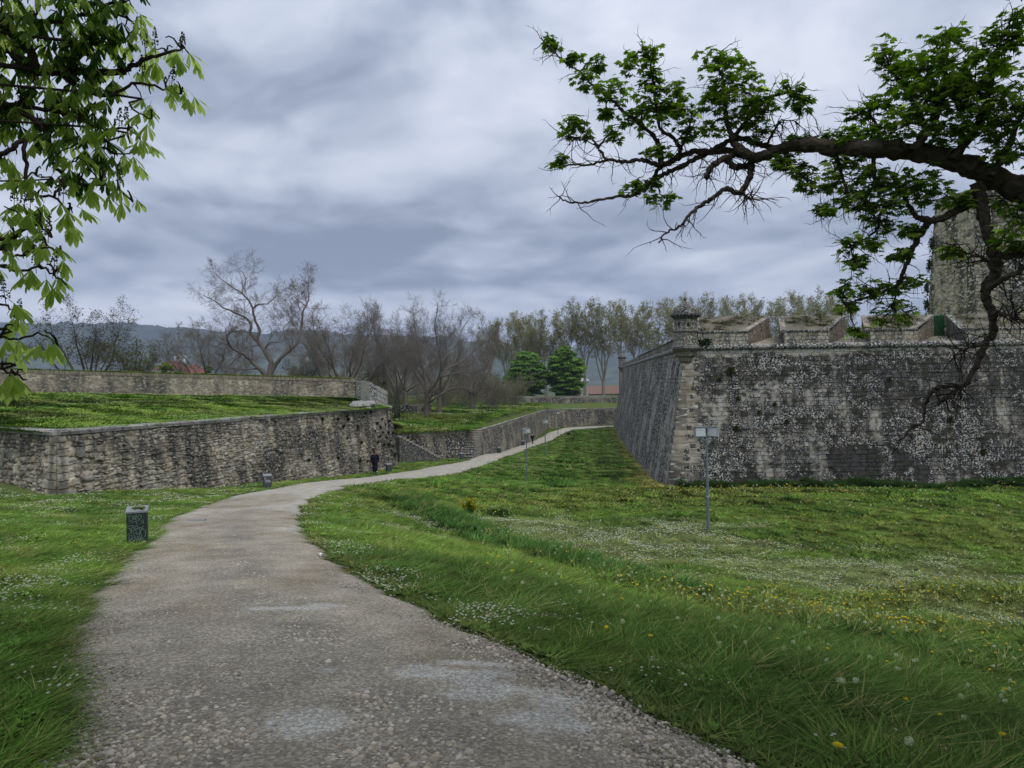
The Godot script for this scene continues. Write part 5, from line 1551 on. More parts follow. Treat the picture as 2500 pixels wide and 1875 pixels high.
# a tree from a few numbers: height, clear trunk, limbs, spread
func grown_tree(called: String, label: String, at: Vector3, H: float, clear: float, n: int, spread: float, P: Dictionary, seed_: int, leaf_n := 0, leaf_col := Color.BLACK, leaf_size := 0.12, group := "", rt := 0.0) -> Node3D:
	var r := RandomNumberGenerator.new()
	r.seed = seed_
	var t := thing(called, label, "tree", at, 0.0, group)
	var trunk := MB.new()
	var twig := MB.new()
	var tips := []
	var r0 := rt if rt > 0.0 else H * 0.028
	var tp := smooth_line([Vector3(0, -1.2, 0), Vector3(0, clear * 0.4, 0) + rand_dir(r) * 0.1, Vector3(r.randf_range(-0.2, 0.2), clear, r.randf_range(-0.2, 0.2))], 4, 0.03, r)
	var rad := PackedFloat32Array()
	for i in tp.size():
		rad.append(r0 * (1.25 - 0.45 * i / tp.size()))
	trunk.tube(tp, rad, 9, P.col)
	for k in n:
		var a := TAU * (k + r.randf_range(-0.3, 0.3)) / n
		var reach := spread * r.randf_range(0.55, 1.0)
		var top: float = H * r.randf_range(0.85, 1.0) * (1.0 - P.get("round", 0.15) * pow(reach / spread, 2.0))
		var from := tp[tp.size() - 1] - Vector3(0, r.randf() * clear * 0.5, 0)
		var out := Vector3(cos(a), 0, sin(a))
		var pw: float = P.get("vase", 0.6)
		var raw := [from]
		for q in range(1, 5):
			var f := q / 4.0
			raw.append(from + out * reach * pow(f, pw) + Vector3(0, (top - from.y) * pow(f, P.get("rise", 1.0)), 0) + rand_dir(r) * H * 0.02)
		var p := smooth_line(raw, 3, 0.05, r)
		var rr := PackedFloat32Array()
		var b0 := r0 * r.randf_range(0.42, 0.62)
		for i in p.size():
			rr.append(lerpf(b0, P.rmin * 1.4, pow(float(i) / (p.size() - 1), 0.7)))
		trunk.tube(p, rr, 6, P.col)
		limb(twig, p, b0 * 0.6, P.rmin * 1.2, 0, P, r, tips)
	put("trunk", trunk.mesh(), M.bark, t)
	put("crown", twig.mesh(), M.bark, t, "stuff")
	add_buds(t, tips, leaf_n, leaf_col, leaf_size, r)
	return t

func leafy_tree(called: String, label: String, at: Vector3, size: Vector3, lumps: int, per: int, leaf: float, cols: Array, seed_: int, group := "") -> Node3D:
	var r := RandomNumberGenerator.new()
	r.seed = seed_
	var t := thing(called, label, "tree", at, 0.0, group)
	var trunk := MB.new()
	trunk.tube(PackedVector3Array([Vector3(0, -0.6, 0), Vector3(0.05, size.y * 0.3, 0), Vector3(0, size.y * 0.75, 0.1)]), PackedFloat32Array([size.y * 0.03, size.y * 0.022, 0.03]), 8, BARK)
	for k in 9:
		var a := TAU * k / 9.0
		trunk.tube(PackedVector3Array([Vector3(0, size.y * (0.2 + 0.05 * k), 0), Vector3(cos(a) * size.x * 0.3, size.y * (0.35 + 0.05 * k), sin(a) * size.z * 0.3)]), PackedFloat32Array([0.09, 0.02]), 5, BARK)
	put("trunk", trunk.mesh(), M.bark, t)
	var mb := MB.new()
	for k in lumps:
		var d := rand_dir(r)
		var rad := pow(r.randf(), 0.35) * 0.86
		var c := Vector3(d.x * size.x * 0.5, d.y * size.y * 0.5, d.z * size.z * 0.5) * rad + Vector3(0, size.y * 0.5, 0)
		var w := (1.0 - 0.35 * clampf((c.y / size.y - 0.5) * 2.0, 0.0, 1.0))
		c.x *= w
		c.z *= w
		var lr := size.x * r.randf_range(0.06, 0.11)
		var tone := r.randf_range(0.6, 1.35)
		for q in per:
			var o := rand_dir(r)
			o.y = absf(o.y) * 0.8 - 0.15
			var p := c + Vector3(o.x * 1.25, o.y * 0.75, o.z * 1.25) * lr * pow(r.randf(), 0.4)
			var dir := (Vector3(o.x, -1.2 + 0.9 * r.randf(), o.z) + rand_dir(r) * 0.5).normalized()
			var col: Color = cols[0].lerp(cols[1], r.randf())
			leaf_diamond(mb, p, dir, dir.cross(Vector3.UP + rand_dir(r) * 0.5).normalized(), leaf * r.randf_range(0.7, 1.3), col * tone)
	put("crown", mb.mesh(), M.leaf_small, t, "stuff")
	return t

func shrub(called: String, label: String, at: Vector3, H: float, W: float, stems: int, P: Dictionary, seed_: int, leaf_n: int, leaf_col: Color, leaf_size: float, group := "") -> Node3D:
	var r := RandomNumberGenerator.new()
	r.seed = seed_
	var t := thing(called, label, "shrub", at, 0.0, group)
	var mb := MB.new()
	var tips := []
	for k in stems:
		var a := TAU * k / stems + r.randf()
		var out := Vector3(cos(a), 0, sin(a)) * W * 0.5 * r.randf_range(0.3, 1.0)
		var p := smooth_line([out * 0.1 - Vector3(0, 0.4, 0), out * 0.45 + Vector3(0, H * r.randf_range(0.3, 0.5), 0), out + Vector3(0, H * r.randf_range(0.55, 1.0), 0)], 3, 0.04, r)
		limb(mb, p, P.rmin * 5.0, P.rmin * 1.5, 0, P, r, tips)
	put("branches", mb.mesh(), M.bark, t, "stuff")
	add_buds(t, tips, leaf_n, leaf_col, leaf_size, r)
	return t

func build_trees() -> void:
	var bare := {"kids": [11, 7, 5, 5], "from": [0.25, 0.2, 0.15, 0.1], "len": [2.3, 1.15, 0.62, 0.36], "angle": Vector2(0.55, 1.25), "up": [0.14, 0.1, 0.06, 0.02], "wig": 0.27, "rmin": 0.0075, "thin": 0.42, "col": Color(0.165, 0.145, 0.125), "full": 7.0}
	traced_tree("bare_tree", "bare tree with many crooked low limbs rising behind the brick wall", TREE_ONE, bare, 71)
	var b4 := bare.duplicate(true)
	b4.kids = [11, 7, 5, 5]
	b4.col = Color(0.165, 0.142, 0.12)
	traced_tree("bare_tree", "bare tree with a straight trunk and one long low limb on the far terrace", TREE_FOUR, b4, 74)
	var gen := bare.duplicate(true)
	gen.kids = [11, 7, 5, 5]
	gen.col = Color(0.185, 0.165, 0.145)
	gen.vase = 0.66
	gen.round = 0.42
	var t2 := grown_tree("bare_tree", "dense bare tree with upswept limbs beside the end of the brick wall", Vector3(-19.5, -1.9, -85), 13.6, 3.2, 10, 6.4, gen, 75)
	var t3 := copy(t2, "bare_tree", Vector3(-13.4, -3.0, -84), 2.2, Vector3(0.72, 1.04, 0.72), "slim bare tree with ivy round its trunk foot above the retaining wall")
	copy(t2, "bare_tree", Vector3(-9.8, -3.2, -96), 4.1, Vector3(0.85, 1.0, 0.85), "bare tree with a pale trunk standing behind the long-limbed tree")
	copy(t2, "bare_tree", Vector3(-39.5, -1.5, -95), 1.2, Vector3(1.15, 0.86, 1.15), "low bare tree between the red roofs and the crooked tree")
	copy(t2, "bare_tree", Vector3(-25.0, -2.0, -100), 3.0, Vector3(1.05, 0.9, 1.05), "bare tree seen through the limbs of the crooked tree")
	copy(t2, "bare_tree", Vector3(-6.5, -3.4, -118), 5.3, Vector3(0.9, 0.9, 0.9), "bare tree set back beside the grey brush on the terrace")
	copy(t2, "bare_tree", Vector3(-16.5, -3.0, -112), 0.7, Vector3(1.0, 0.98, 1.0), "bare tree set back behind the slim ivy tree")
	var bud := gen.duplicate(true)
	bud.col = Color(0.085, 0.073, 0.062)
	bud.kids = [8, 6, 5, 3]
	grown_tree("budding_tree", "dark budding tree with a broad two-lobed crown behind the brick wall", Vector3(-53, -1.0, -90), 13.4, 2.8, 8, 7.2, bud, 78, 5200, Color(0.075, 0.062, 0.04), 0.17)
	# ivy on the slim tree
	var ivy := MB.new()
	for i in 900:
		var a := rng.randf() * TAU
		var y := rng.randf() * rng.randf() * 4.2
		var p := Vector3(cos(a) * 0.42, y, sin(a) * 0.42) * Vector3(1, 1, 1)
		var dir := Vector3(cos(a), -0.7, sin(a)).normalized()
		leaf_diamond(ivy, p, dir, Vector3(-sin(a), 0, cos(a)), rng.randf_range(0.14, 0.24), Color(0.03, 0.065, 0.02) * rng.randf_range(0.7, 1.4))
	put("ivy", ivy.mesh(), M.leaf_small, t3, "stuff")
	# plane trees in a row
	var pl := {"kids": [8, 6, 4], "from": [0.3, 0.25, 0.2], "len": [3.4, 1.7, 0.9], "angle": Vector2(0.4, 0.9), "up": [0.5, 0.4, 0.3], "wig": 0.22, "rmin": 0.018, "col": Color(0.24, 0.22, 0.185), "vase": 1.1, "rise": 0.9, "full": 11.0}
	var olive := Color(0.26, 0.23, 0.125)
	var pt := [grown_tree("plane_tree", "", Vector3.ZERO, 27.0, 8.0, 8, 5.2, pl, 81, 8500, olive, 0.28, "plane trees in a tall row beyond the bastion", 0.42),
		grown_tree("plane_tree", "", Vector3.ZERO, 27.0, 6.0, 7, 5.6, pl, 82, 8500, olive, 0.28, "plane trees in a tall row beyond the bastion", 0.42),
		grown_tree("plane_tree", "", Vector3.ZERO, 27.0, 9.5, 6, 4.4, pl, 83, 6000, olive * 1.15, 0.28, "plane trees in a tall row beyond the bastion", 0.38)]
	var rows := [[-6.5, 215, 19.4], [-1.6, 215, 20.0], [2.8, 205, 19.6], [5.9, 200, 20.1], [9.1, 195, 20.9], [14.3, 190, 20.9], [19.1, 190, 21.3], [24.0, 190, 21.5], [29.2, 195, 21.7], [34.3, 200, 23.0], [42.0, 210, 24.7], [49.0, 215, 25.4], [56.4, 220, 25.7], [63.4, 225, 25.9], [70.7, 230, 26.1], [78.2, 235, 26.8], [86.0, 240, 27.8], [94.1, 245, 28.6], [102.4, 250, 29.3], [110.2, 255, 29.8], [118.2, 260, 29.4]]
	for i in rows.size():
		var q: Array = rows[i]
		var at := Vector3(q[0], -5.2, -q[1])
		var k: float = (q[2] + 5.2) / 27.0 * rng.randf_range(0.97, 1.02)
		var o: Node3D = pt[i] if i < 3 else copy(pt[i % 3], "plane_tree", at)
		o.position = at
		o.rotation.y = rng.randf() * TAU
		o.scale = Vector3(k * rng.randf_range(0.85, 1.15), k * rng.randf_range(0.94, 1.03), k)
		o.set_meta("label", "tall plane tree just coming into leaf, standing in a row beyond the far low wall" if i < 9 else "tall plane tree with olive young leaves, its crown showing above the bastion parapet")
	# two leafy chestnuts by the low wall
	var greens := [Color(0.12, 0.22, 0.055), Color(0.20, 0.33, 0.085)]
	leafy_tree("leafy_tree", "round full green tree behind the low pale wall, the darker of two", Vector3(3.4, -4.9, -172), Vector3(10.4, 13.6, 9.5), 330, 120, 0.55, greens, 91)
	leafy_tree("leafy_tree", "tall pointed full green tree behind the low pale wall, beside its rounder neighbour", Vector3(12.9, -4.9, -172.5), Vector3(9.8, 15.0, 9.0), 330, 120, 0.55, [Color(0.135, 0.25, 0.05), Color(0.23, 0.37, 0.085)], 92)
	# brush and shrubs
	var br := {"kids": [9, 6, 4], "from": [0.15, 0.15, 0.1], "len": [1.5, 0.85, 0.5], "angle": Vector2(0.4, 1.0), "up": [0.25, 0.15, 0.1], "wig": 0.26, "rmin": 0.008, "col": Color(0.215, 0.19, 0.15), "full": 5.0}
	var s0 := shrub("brush", "grey leafless brush spilling over the terrace grass below the leafy trees", Vector3(-3.0, -3.9, -118), 6.0, 7.5, 15, br, 101, 2600, Color(0.13, 0.13, 0.05), 0.13, "leafless brush on the terrace")
	for q in [[-52, -112, 1.0], [-44, -108, 0.9], [-36, -104, 0.85], [-30, -108, 0.95], [-24, -106, 0.9], [-18, -104, 0.8], [-40, -125, 1.05], [-33, -132, 1.1], [-25, -138, 1.1], [-18, -142, 1.1], [-10, -146, 1.15], [-4, -140, 1.1], [-58, -120, 1.1], [-66, -125, 1.1], [-7.5, -128, 1.15], [0.5, -132, 1.0], [-1.5, -150, 1.1], [-12.5, -135, 1.2], [-20.0, -128, 1.2], [-27.0, -120, 1.1], [-34.0, -118, 1.0], [-6.0, -160, 1.3], [-15.0, -160, 1.2], [-30, -150, 1.2], [-47, -130, 1.1]]:
		copy(s0, "brush", Vector3(q[0], land(q[0], q[1]) - 0.1, q[1]), rng.randf() * TAU, Vector3.ONE * q[2])
	var ol := br.duplicate(true)
	ol.col = Color(0.11, 0.095, 0.07)
	var s1 := shrub("olive_shrub", "broad olive brown bush budding behind the brick wall", Vector3(-45.0, -0.6, -86), 6.2, 8.5, 13, ol, 102, 6500, Color(0.10, 0.098, 0.04), 0.16)
	copy(s1, "olive_shrub", Vector3(-57, -0.8, -80), 2.0, Vector3.ONE * 0.75, "olive brown bush half hidden behind the budding tree")
	copy(s1, "olive_shrub", Vector3(-64, -0.8, -84), 4.0, Vector3.ONE * 0.75, "olive brown bush farthest along the brick wall by the horse chestnut")
	copy(s1, "olive_shrub", Vector3(-29, -1.5, -102), 3.0, Vector3.ONE * 0.85, "dark olive bush under the low bare tree")
	copy(s1, "olive_shrub", Vector3(-21, -2.2, -112), 5.0, Vector3.ONE * 0.9, "dark olive bush behind the dense bare tree")
	leafy_tree("bright_bush", "bright fresh green bush at the edge of the olive bush", Vector3(-40.6, -1.0, -85), Vector3(3.4, 5.6, 3.2), 60, 60, 0.2, [Color(0.09, 0.17, 0.02), Color(0.13, 0.22, 0.03)], 103)
	leafy_tree("bright_bush", "small fresh green bush in front of the hipped red roof", Vector3(-37.0, -1.0, -88), Vector3(3.0, 4.7, 3.0), 50, 60, 0.2, [Color(0.07, 0.13, 0.02), Color(0.10, 0.17, 0.03)], 104)

# ------------------------------------------------------------------ the two near trees
func maple_leaf(seed_: int) -> ArrayMesh:
	var r := RandomNumberGenerator.new()
	r.seed = seed_
	var lobes := [[0.0, 1.0], [0.16, 0.66], [0.30, 0.74], [0.42, 0.50], [0.72, 0.92], [0.95, 0.60], [1.12, 0.62], [1.28, 0.40], [1.62, 0.70], [2.0, 0.42], [2.35, 0.40], [2.75, 0.20]]
	var pts := []
	for i in range(lobes.size() - 1, -1, -1):
		pts.append(Vector2(-lobes[i][0], lobes[i][1]))
	for i in lobes.size():
		if i > 0:
			pts.append(Vector2(lobes[i][0], lobes[i][1]))
	var mb := MB.new()
	var out := []
	for q in pts:
		var rr: float = q.y * r.randf_range(0.92, 1.06)
		var x := sin(q.x) * rr
		var y := cos(q.x) * rr
		out.append(Vector3(x, -0.10 * x * x - 0.16 * rr * rr + 0.06 * sin(q.x * 5.0), -y))
	for i in out.size() - 1:
		mb.face(Vector3.ZERO, out[i], out[i + 1], Vector3.UP, Color.WHITE)
	spike(mb, Vector3(0, 0.0, 0.0), Vector3(0, 0.12, 0.62), 0.018, Color(0.9, 0.8, 0.7))
	return mb.mesh()

func chestnut_leaf(seed_: int) -> ArrayMesh:
	var r := RandomNumberGenerator.new()
	r.seed = seed_
	var mb := MB.new()
	var n := 7
	for k in n:
		var u := (k - 3) / 3.0
		var a := u * 1.9 + r.randf_range(-0.1, 0.1)
		var len := lerpf(1.0, 0.58, absf(u)) * r.randf_range(0.92, 1.05)
		var droop := r.randf_range(0.55, 1.3)
		var dir := (Vector3(sin(a), 0, cos(a)) * 0.7 + Vector3(0, -droop, 0)).normalized()
		var side := Vector3(cos(a), 0, -sin(a))
		var nor := side.cross(dir).normalized()
		if nor.y < 0.0:
			nor = -nor
		var rows := [[0.02, 0.012], [0.3, 0.055], [0.55, 0.11], [0.74, 0.135], [0.88, 0.095], [1.0, 0.0]]
		for i in rows.size() - 1:
			var f0: float = rows[i][0]
			var f1: float = rows[i + 1][0]
			var w0: float = rows[i][1] * len
			var w1: float = rows[i + 1][1] * len
			var c0 := dir * f0 * len - Vector3(0, 0.12 * f0 * f0 * len, 0)
			var c1 := dir * f1 * len - Vector3(0, 0.12 * f1 * f1 * len, 0)
			for s in [-1.0, 1.0]:
				var e0: Vector3 = c0 + side * w0 * s + nor * w0 * 0.35
				var e1: Vector3 = c1 + side * w1 * s + nor * w1 * 0.35
				mb.face(c0, e0, c1, nor, Color.WHITE)
				if w1 > 0.0:
					mb.face(e0, e1, c1, nor, Color.WHITE)
	spike(mb, Vector3.ZERO, Vector3(0, 0.5, -0.45), 0.014, Color(0.8, 0.9, 0.6))
	return mb.mesh()

func near_twigs(mb: MB, p: PackedVector3Array, r0: float, n: int, len: float, r: RandomNumberGenerator, hang: float) -> void:
	for k in n:
		var at := walk(p, r.randf_range(0.15, 1.0))
		var d: Vector3 = (at[1] * r.randf_range(0.1, 0.9) + rand_dir(r) * 0.8 + Vector3(0, -hang, 0)).normalized()
		var cur: Vector3 = at[0]
		var q := PackedVector3Array([cur])
		var l := len * r.randf_range(0.4, 1.2)
		for i in 4:
			d = (d + rand_dir(r) * 0.45 + Vector3(0, -hang * 0.3, 0)).normalized()
			cur += d * l / 4.0
			q.append(cur)
			if i > 0 and r.randf() < 0.75:
				var e := (d + rand_dir(r) * 0.9).normalized()
				spike(mb, cur, cur + e * l * r.randf_range(0.2, 0.45), 0.0028, BARK * 0.55)
		mb.tube(q, PackedFloat32Array([0.006, 0.005, 0.004, 0.003, 0.0018]), 3, BARK * 0.55)

func build_maple() -> void:
	var r := RandomNumberGenerator.new()
	r.seed = 33
	var foot := Vector3(8.4, ground(8.4, -5.6), -5.6)
	var t := thing("maple_tree", "near maple with a long dark limb reaching out over the ditch and lobed green leaves", "tree", foot)
	var dark := Color(0.066, 0.057, 0.047)
	var wood := MB.new()
	var tip := vec(MAPLE[0][0][0]) - foot
	var tp := smooth_line([Vector3(0, -0.5, 0), Vector3(-0.1, 1.6, 0), Vector3(-0.3, 3.4, -0.1), Vector3(-0.2, 6.5, 0.3), Vector3(0.3, 10.0, 0.6)], 4, 0.03, r)
	var rr := PackedFloat32Array()
	for i in tp.size():
		rr.append(lerpf(0.46, 0.12, float(i) / tp.size()))
	wood.bark_tube(tp, rr, 22, dark, 0.1, 3)
	wood.tube(smooth_line([Vector3(-0.2, 2.6, 0), (tip + Vector3(-0.2, 2.6, 0)) * 0.5 + Vector3(0, 0.1, 0), tip], 4, 0.02, r), PackedFloat32Array([0.2, 0.19, 0.18, 0.17, 0.16, 0.15, 0.14, 0.13, 0.12]), 10, dark)
	put("trunk", wood.mesh(), M.bark_near, t)
	for i in MAPLE.size():
		var l: Array = MAPLE[i]
		var raw := []
		for q in l[0]:
			raw.append(vec(q) - foot)
		var p := smooth_line(raw, 8, 0.009, r)
		var rad := PackedFloat32Array()
		for k in p.size():
			var f := float(k) / (p.size() - 1)
			rad.append(lerpf(l[1], l[2], pow(f, 0.8)) * (1.0 + 0.10 * sin(k * 1.3 + i) + 0.06 * r.randf_range(-1, 1)))
		var mb := MB.new()
		mb.bark_tube(p, rad, 16 if l[1] > 0.04 else 8, dark, 0.16, 500 + i)
		put("branch", mb.mesh(), M.bark_near, t)
		if l[1] < 0.09:
			var tw := MB.new()
			near_twigs(tw, p, l[2], 26, 0.28, r, 0.12)
			put("twigs", tw.mesh(), M.bark_near, t, "stuff")
	# leaf clusters
	var all := []
	var twig := MB.new()
	var thread := MB.new()
	for c in MAPLE_LEAFAGE:
		var mid := Vector3(c[0], c[1], c[2]) - foot
		var near := mid
		var best := 1e9
		for l in MAPLE:
			for q in l[0]:
				var w := vec(q) - foot
				var dd := w.distance_squared_to(mid)
				if dd < best:
					best = dd
					near = w
		if best > 0.01:
			twig.tube(smooth_line([near, near.lerp(mid, 0.5) + Vector3(0, 0.04, 0), mid], 3, 0.012, r), PackedFloat32Array([0.012, 0.011, 0.010, 0.009, 0.008, 0.006, 0.004]), 5, dark)
		var area: float = c[3] * c[4]
		var n := clampi(int(area * 1150.0), 14, 210)
		for k in n:
			var o := rand_dir(r) * pow(r.randf(), 0.45)
			var e := mid + Vector3(o.x * c[3], o.y * c[4], o.z * (c[3] + c[4]) * 0.55) * 1.12
			spike(twig, mid.lerp(e, 0.0 if k % 3 == 0 else 0.35), e, 0.0045, dark)
			for s in 4:
				var a := r.randf() * TAU
				var tilt := Basis(Vector3.UP, a) * Basis(Vector3.RIGHT, r.randf_range(-0.75, 0.15)) * Basis(Vector3.FORWARD, r.randf_range(-0.4, 0.4))
				var size := r.randf_range(0.034, 0.072)
				all.append([tilt.scaled(Vector3.ONE * size), e - tilt * Vector3(0, 0.12, 0.62) * size + rand_dir(r) * 0.02, size / maxf(2.0, (e + foot).length())])
			if k % 3 == 0:
				for s in 2:
					var q := e + rand_dir(r) * 0.03
					spike(thread, q, q + Vector3(r.randf_range(-0.02, 0.02), -r.randf_range(0.08, 0.2), r.randf_range(-0.02, 0.02)), 0.0032, Color(0.13, 0.11, 0.055))
	put("leaf_twigs", twig.mesh(), M.bark_near, t, "stuff")
	put("flower_threads", thread.mesh(), M.leaf_small, t, "stuff")
	all.sort_custom(func(a, b): return a[2] > b[2])
	var shapes := [maple_leaf(1), maple_leaf(2), maple_leaf(3)]
	var bufs := [PackedFloat32Array(), PackedFloat32Array(), PackedFloat32Array()]
	for i in all.size():
		var q: Array = all[i]
		if i < 290:
			var o := put("leaf", shapes[i % 3], M.maple_leaf if i % 2 else M.maple_leaf_dark, t)
			o.transform = Transform3D(q[0], q[1])
		else:
			var g := r.randf_range(0.65, 1.35)
			push(bufs[i % 3], q[0], q[1], Color(0.15 * g, 0.24 * g, 0.034 * g))
	# unseen rest of the crown over the viewer, thickened to shade the foreground
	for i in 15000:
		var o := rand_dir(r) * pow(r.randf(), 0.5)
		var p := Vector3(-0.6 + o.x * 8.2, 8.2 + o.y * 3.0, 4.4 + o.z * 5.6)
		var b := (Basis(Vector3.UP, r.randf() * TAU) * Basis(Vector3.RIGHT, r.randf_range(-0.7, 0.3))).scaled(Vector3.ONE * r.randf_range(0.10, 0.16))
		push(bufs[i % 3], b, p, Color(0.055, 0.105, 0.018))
	for i in 3:
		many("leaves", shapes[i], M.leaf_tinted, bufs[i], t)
	for k in 5:
		var mb := MB.new()
		var a := 0.5 + k * 0.62
		mb.tube(smooth_line([tp[10 + k], tp[10 + k] + Vector3(cos(a) * 2.0, 1.4, sin(a) * 2.0), tp[10 + k] + Vector3(cos(a) * 4.4, 2.0, sin(a) * 4.4)], 4, 0.03, r), PackedFloat32Array([0.13, 0.12, 0.11, 0.1, 0.08, 0.07, 0.05, 0.04, 0.02]), 7, dark)
		put("branch", mb.mesh(), M.bark_near, t)

func build_chestnut() -> void:
	var r := RandomNumberGenerator.new()
	r.seed = 44
	var foot := Vector3(-6.6, ground(-6.6, -2.6), -2.6)
	var t := thing("horse_chestnut", "near horse chestnut with drooping fan leaves and upright flower spikes", "tree", foot)
	var dark := Color(0.040, 0.033, 0.028)
	var wood := MB.new()
	var tp := smooth_line([Vector3(0, -0.5, 0), Vector3(0.1, 2.0, 0), Vector3(0.0, 4.0, -0.2), Vector3(0.2, 7.5, 0.2), Vector3(0.3, 10.5, 0.3)], 4, 0.03, r)
	var rr := PackedFloat32Array()
	for i in tp.size():
		rr.append(lerpf(0.4, 0.1, float(i) / tp.size()))
	wood.tube(tp, rr, 12, dark)
	put("trunk", wood.mesh(), M.bark_near, t)
	var verts := []
	for i in CHESTNUT.size():
		var l: Array = CHESTNUT[i]
		var raw := []
		for q in l[0]:
			raw.append(vec(q) - foot)
			verts.append(vec(q) - foot)
		var p0: Vector3 = raw[0]
		var y: float = clampf(p0.y - 0.5, 1.6, 6.0)
		raw.push_front(p0.lerp(Vector3(0.05, y, -0.05), 0.5))
		raw.push_front(Vector3(0.05, y, -0.05))
		var p := smooth_line(raw, 4, 0.010, r)
		var rad := PackedFloat32Array()
		for k in p.size():
			rad.append(lerpf(l[1] * 0.8, l[2], pow(float(k) / (p.size() - 1), 0.8)))
		var mb := MB.new()
		mb.tube(p, rad, 8 if l[1] > 0.03 else 5, dark)
		put("branch", mb.mesh(), M.bark_near, t)
	var shapes := [chestnut_leaf(1), chestnut_leaf(2), chestnut_leaf(3), chestnut_leaf(4)]
	var twig := MB.new()
	var made := 0
	var mats := [M.chestnut_leaf, M.chestnut_leaf_dark, M.chestnut_leaf_fresh]
	var bufs := [PackedFloat32Array(), PackedFloat32Array(), PackedFloat32Array(), PackedFloat32Array()]
	for i in CHESTNUT_TIPS.size():
		var at := vec(CHESTNUT_TIPS[i]) - foot
		var near := at
		var best := 1e9
		for v in verts:
			var dd: float = v.distance_squared_to(at)
			if dd < best:
				best = dd
				near = v
		twig.tube(smooth_line([near, near.lerp(at, 0.5) + Vector3(0, 0.03, 0), at], 2, 0.01, r), PackedFloat32Array([0.009, 0.008, 0.006, 0.005, 0.004]), 4, dark)
		var n := 2
		for k in n:
			var size := r.randf_range(0.105, 0.16)
			var b := (Basis(Vector3.UP, r.randf() * TAU) * Basis(Vector3.RIGHT, r.randf_range(-0.4, 0.3))).scaled(Vector3.ONE * size)
			var p := at - b * Vector3(0, 0.5, -0.45) + rand_dir(r) * (0.02 if n == 2 else 0.07)
			if made < 295 and (i < 69 or r.randf() < 0.5):
				var o := put("leaf", shapes[made % 4], mats[r.randi() % 3], t)
				o.transform = Transform3D(b, p)
				made += 1
			else:
				var g := r.randf_range(0.7, 1.3)
				push(bufs[k], b, p, Color(0.06 * g, 0.12 * g, 0.022 * g))
	for i in 6500:  # unseen overhead foliage, widened and made dense to darken the foreground
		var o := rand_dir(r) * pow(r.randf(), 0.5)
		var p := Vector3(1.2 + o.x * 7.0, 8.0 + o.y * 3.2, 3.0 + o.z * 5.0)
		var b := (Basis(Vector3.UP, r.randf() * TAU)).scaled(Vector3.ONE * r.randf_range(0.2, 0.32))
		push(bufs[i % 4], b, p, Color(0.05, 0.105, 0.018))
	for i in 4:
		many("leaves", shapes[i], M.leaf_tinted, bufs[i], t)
	put("leaf_twigs", twig.mesh(), M.bark_near, t, "stuff")
	for q in CHESTNUT_SPIKES:
		var p := vec(q) - foot
		var mb := MB.new()
		var h := r.randf_range(0.10, 0.15)
		var lean := Vector3(r.randf_range(-0.02, 0.02), 0, r.randf_range(-0.02, 0.02))
		mb.tube(PackedVector3Array([p - Vector3(0, 0.05, 0), p + lean + Vector3(0, h, 0)]), PackedFloat32Array([0.003, 0.0015]), 4, Color(0.07, 0.09, 0.03))
		for k in 46:
			var f := r.randf()
			var a := r.randf() * TAU
			var w := 0.024 * (1.0 - 0.75 * f)
			var c := p + lean * f + Vector3(cos(a) * w, h * f, sin(a) * w)
			mb.box(c, Vector3.ONE * r.randf_range(0.005, 0.009), a, Color(0.13, 0.13, 0.085) * r.randf_range(0.6, 1.3))
		put("flower_spike", mb.mesh(), M.leaf_small, t)

# ------------------------------------------------------------------ grass, flowers, gravel
func blade(mb: MB, root: Vector3, lean: Vector3, h: float, w: float, segs: int, col: Color, tip: Color) -> void:
	var side := lean.cross(Vector3.UP)
	side = side.normalized() if side.length() > 0.001 else Vector3.RIGHT
	side = side.rotated(Vector3.UP, 0.6)
	var prev_l := root - side * w
	var prev_r := root + side * w
	for i in range(1, segs + 1):
		var f := float(i) / segs
		var c := root + Vector3(0, h * (f - 0.35 * lean.length() * f * f), 0) + lean * h * f * f
		var k := col.lerp(tip, f)
		if i == segs:
			mb.tri(prev_l, prev_r, c, k)
		else:
			var ww := w * (1.0 - 0.45 * f)
			var l := c - side * ww
			var rr := c + side * ww
			mb.tri(prev_l, prev_r, rr, k)
			mb.tri(prev_l, rr, l, k)
			prev_l = l
			prev_r = rr

func tuft(n: int, rad: float, w: float, segs: int, lean: float, seed_: int) -> ArrayMesh:
	var r := RandomNumberGenerator.new()
	r.seed = seed_
	var mb := MB.new()
	for i in n:
		var a := r.randf() * TAU
		var q := sqrt(r.randf()) * rad
		var ld := Vector3(cos(a), 0, sin(a)).rotated(Vector3.UP, r.randf_range(-0.8, 0.8)) * lean * r.randf_range(0.15, 1.0)
		var k := r.randf_range(0.55, 1.3)
		var straw := Color(1.0, 1.0, 1.0)
		var pick := r.randf()
		if pick < 0.09:
			straw = Color(1.9, 1.25, 1.6)
		elif pick < 0.3:
			straw = Color(0.7, 0.8, 0.8)
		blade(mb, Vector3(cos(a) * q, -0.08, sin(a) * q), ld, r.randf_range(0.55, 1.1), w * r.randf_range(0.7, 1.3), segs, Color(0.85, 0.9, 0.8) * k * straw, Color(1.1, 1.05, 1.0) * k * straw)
	return mb.mesh()

const TOE := [[-5.2, -34.0], [-3.0, -28.5], [-0.9, -24.0], [1.2, -20.0], [4.7, -14.7], [6.5, -12.8], [8.6, -11.2], [14.0, -8.5]]
func from_toe(x: float, z: float) -> float:
	var best := 1e9
	var p := Vector2(x, z)
	for i in TOE.size() - 1:
		var q := Geometry2D.get_closest_point_to_segment(p, Vector2(TOE[i][0], TOE[i][1]), Vector2(TOE[i + 1][0], TOE[i + 1][1]))
		best = minf(best, p.distance_to(q))
	return best

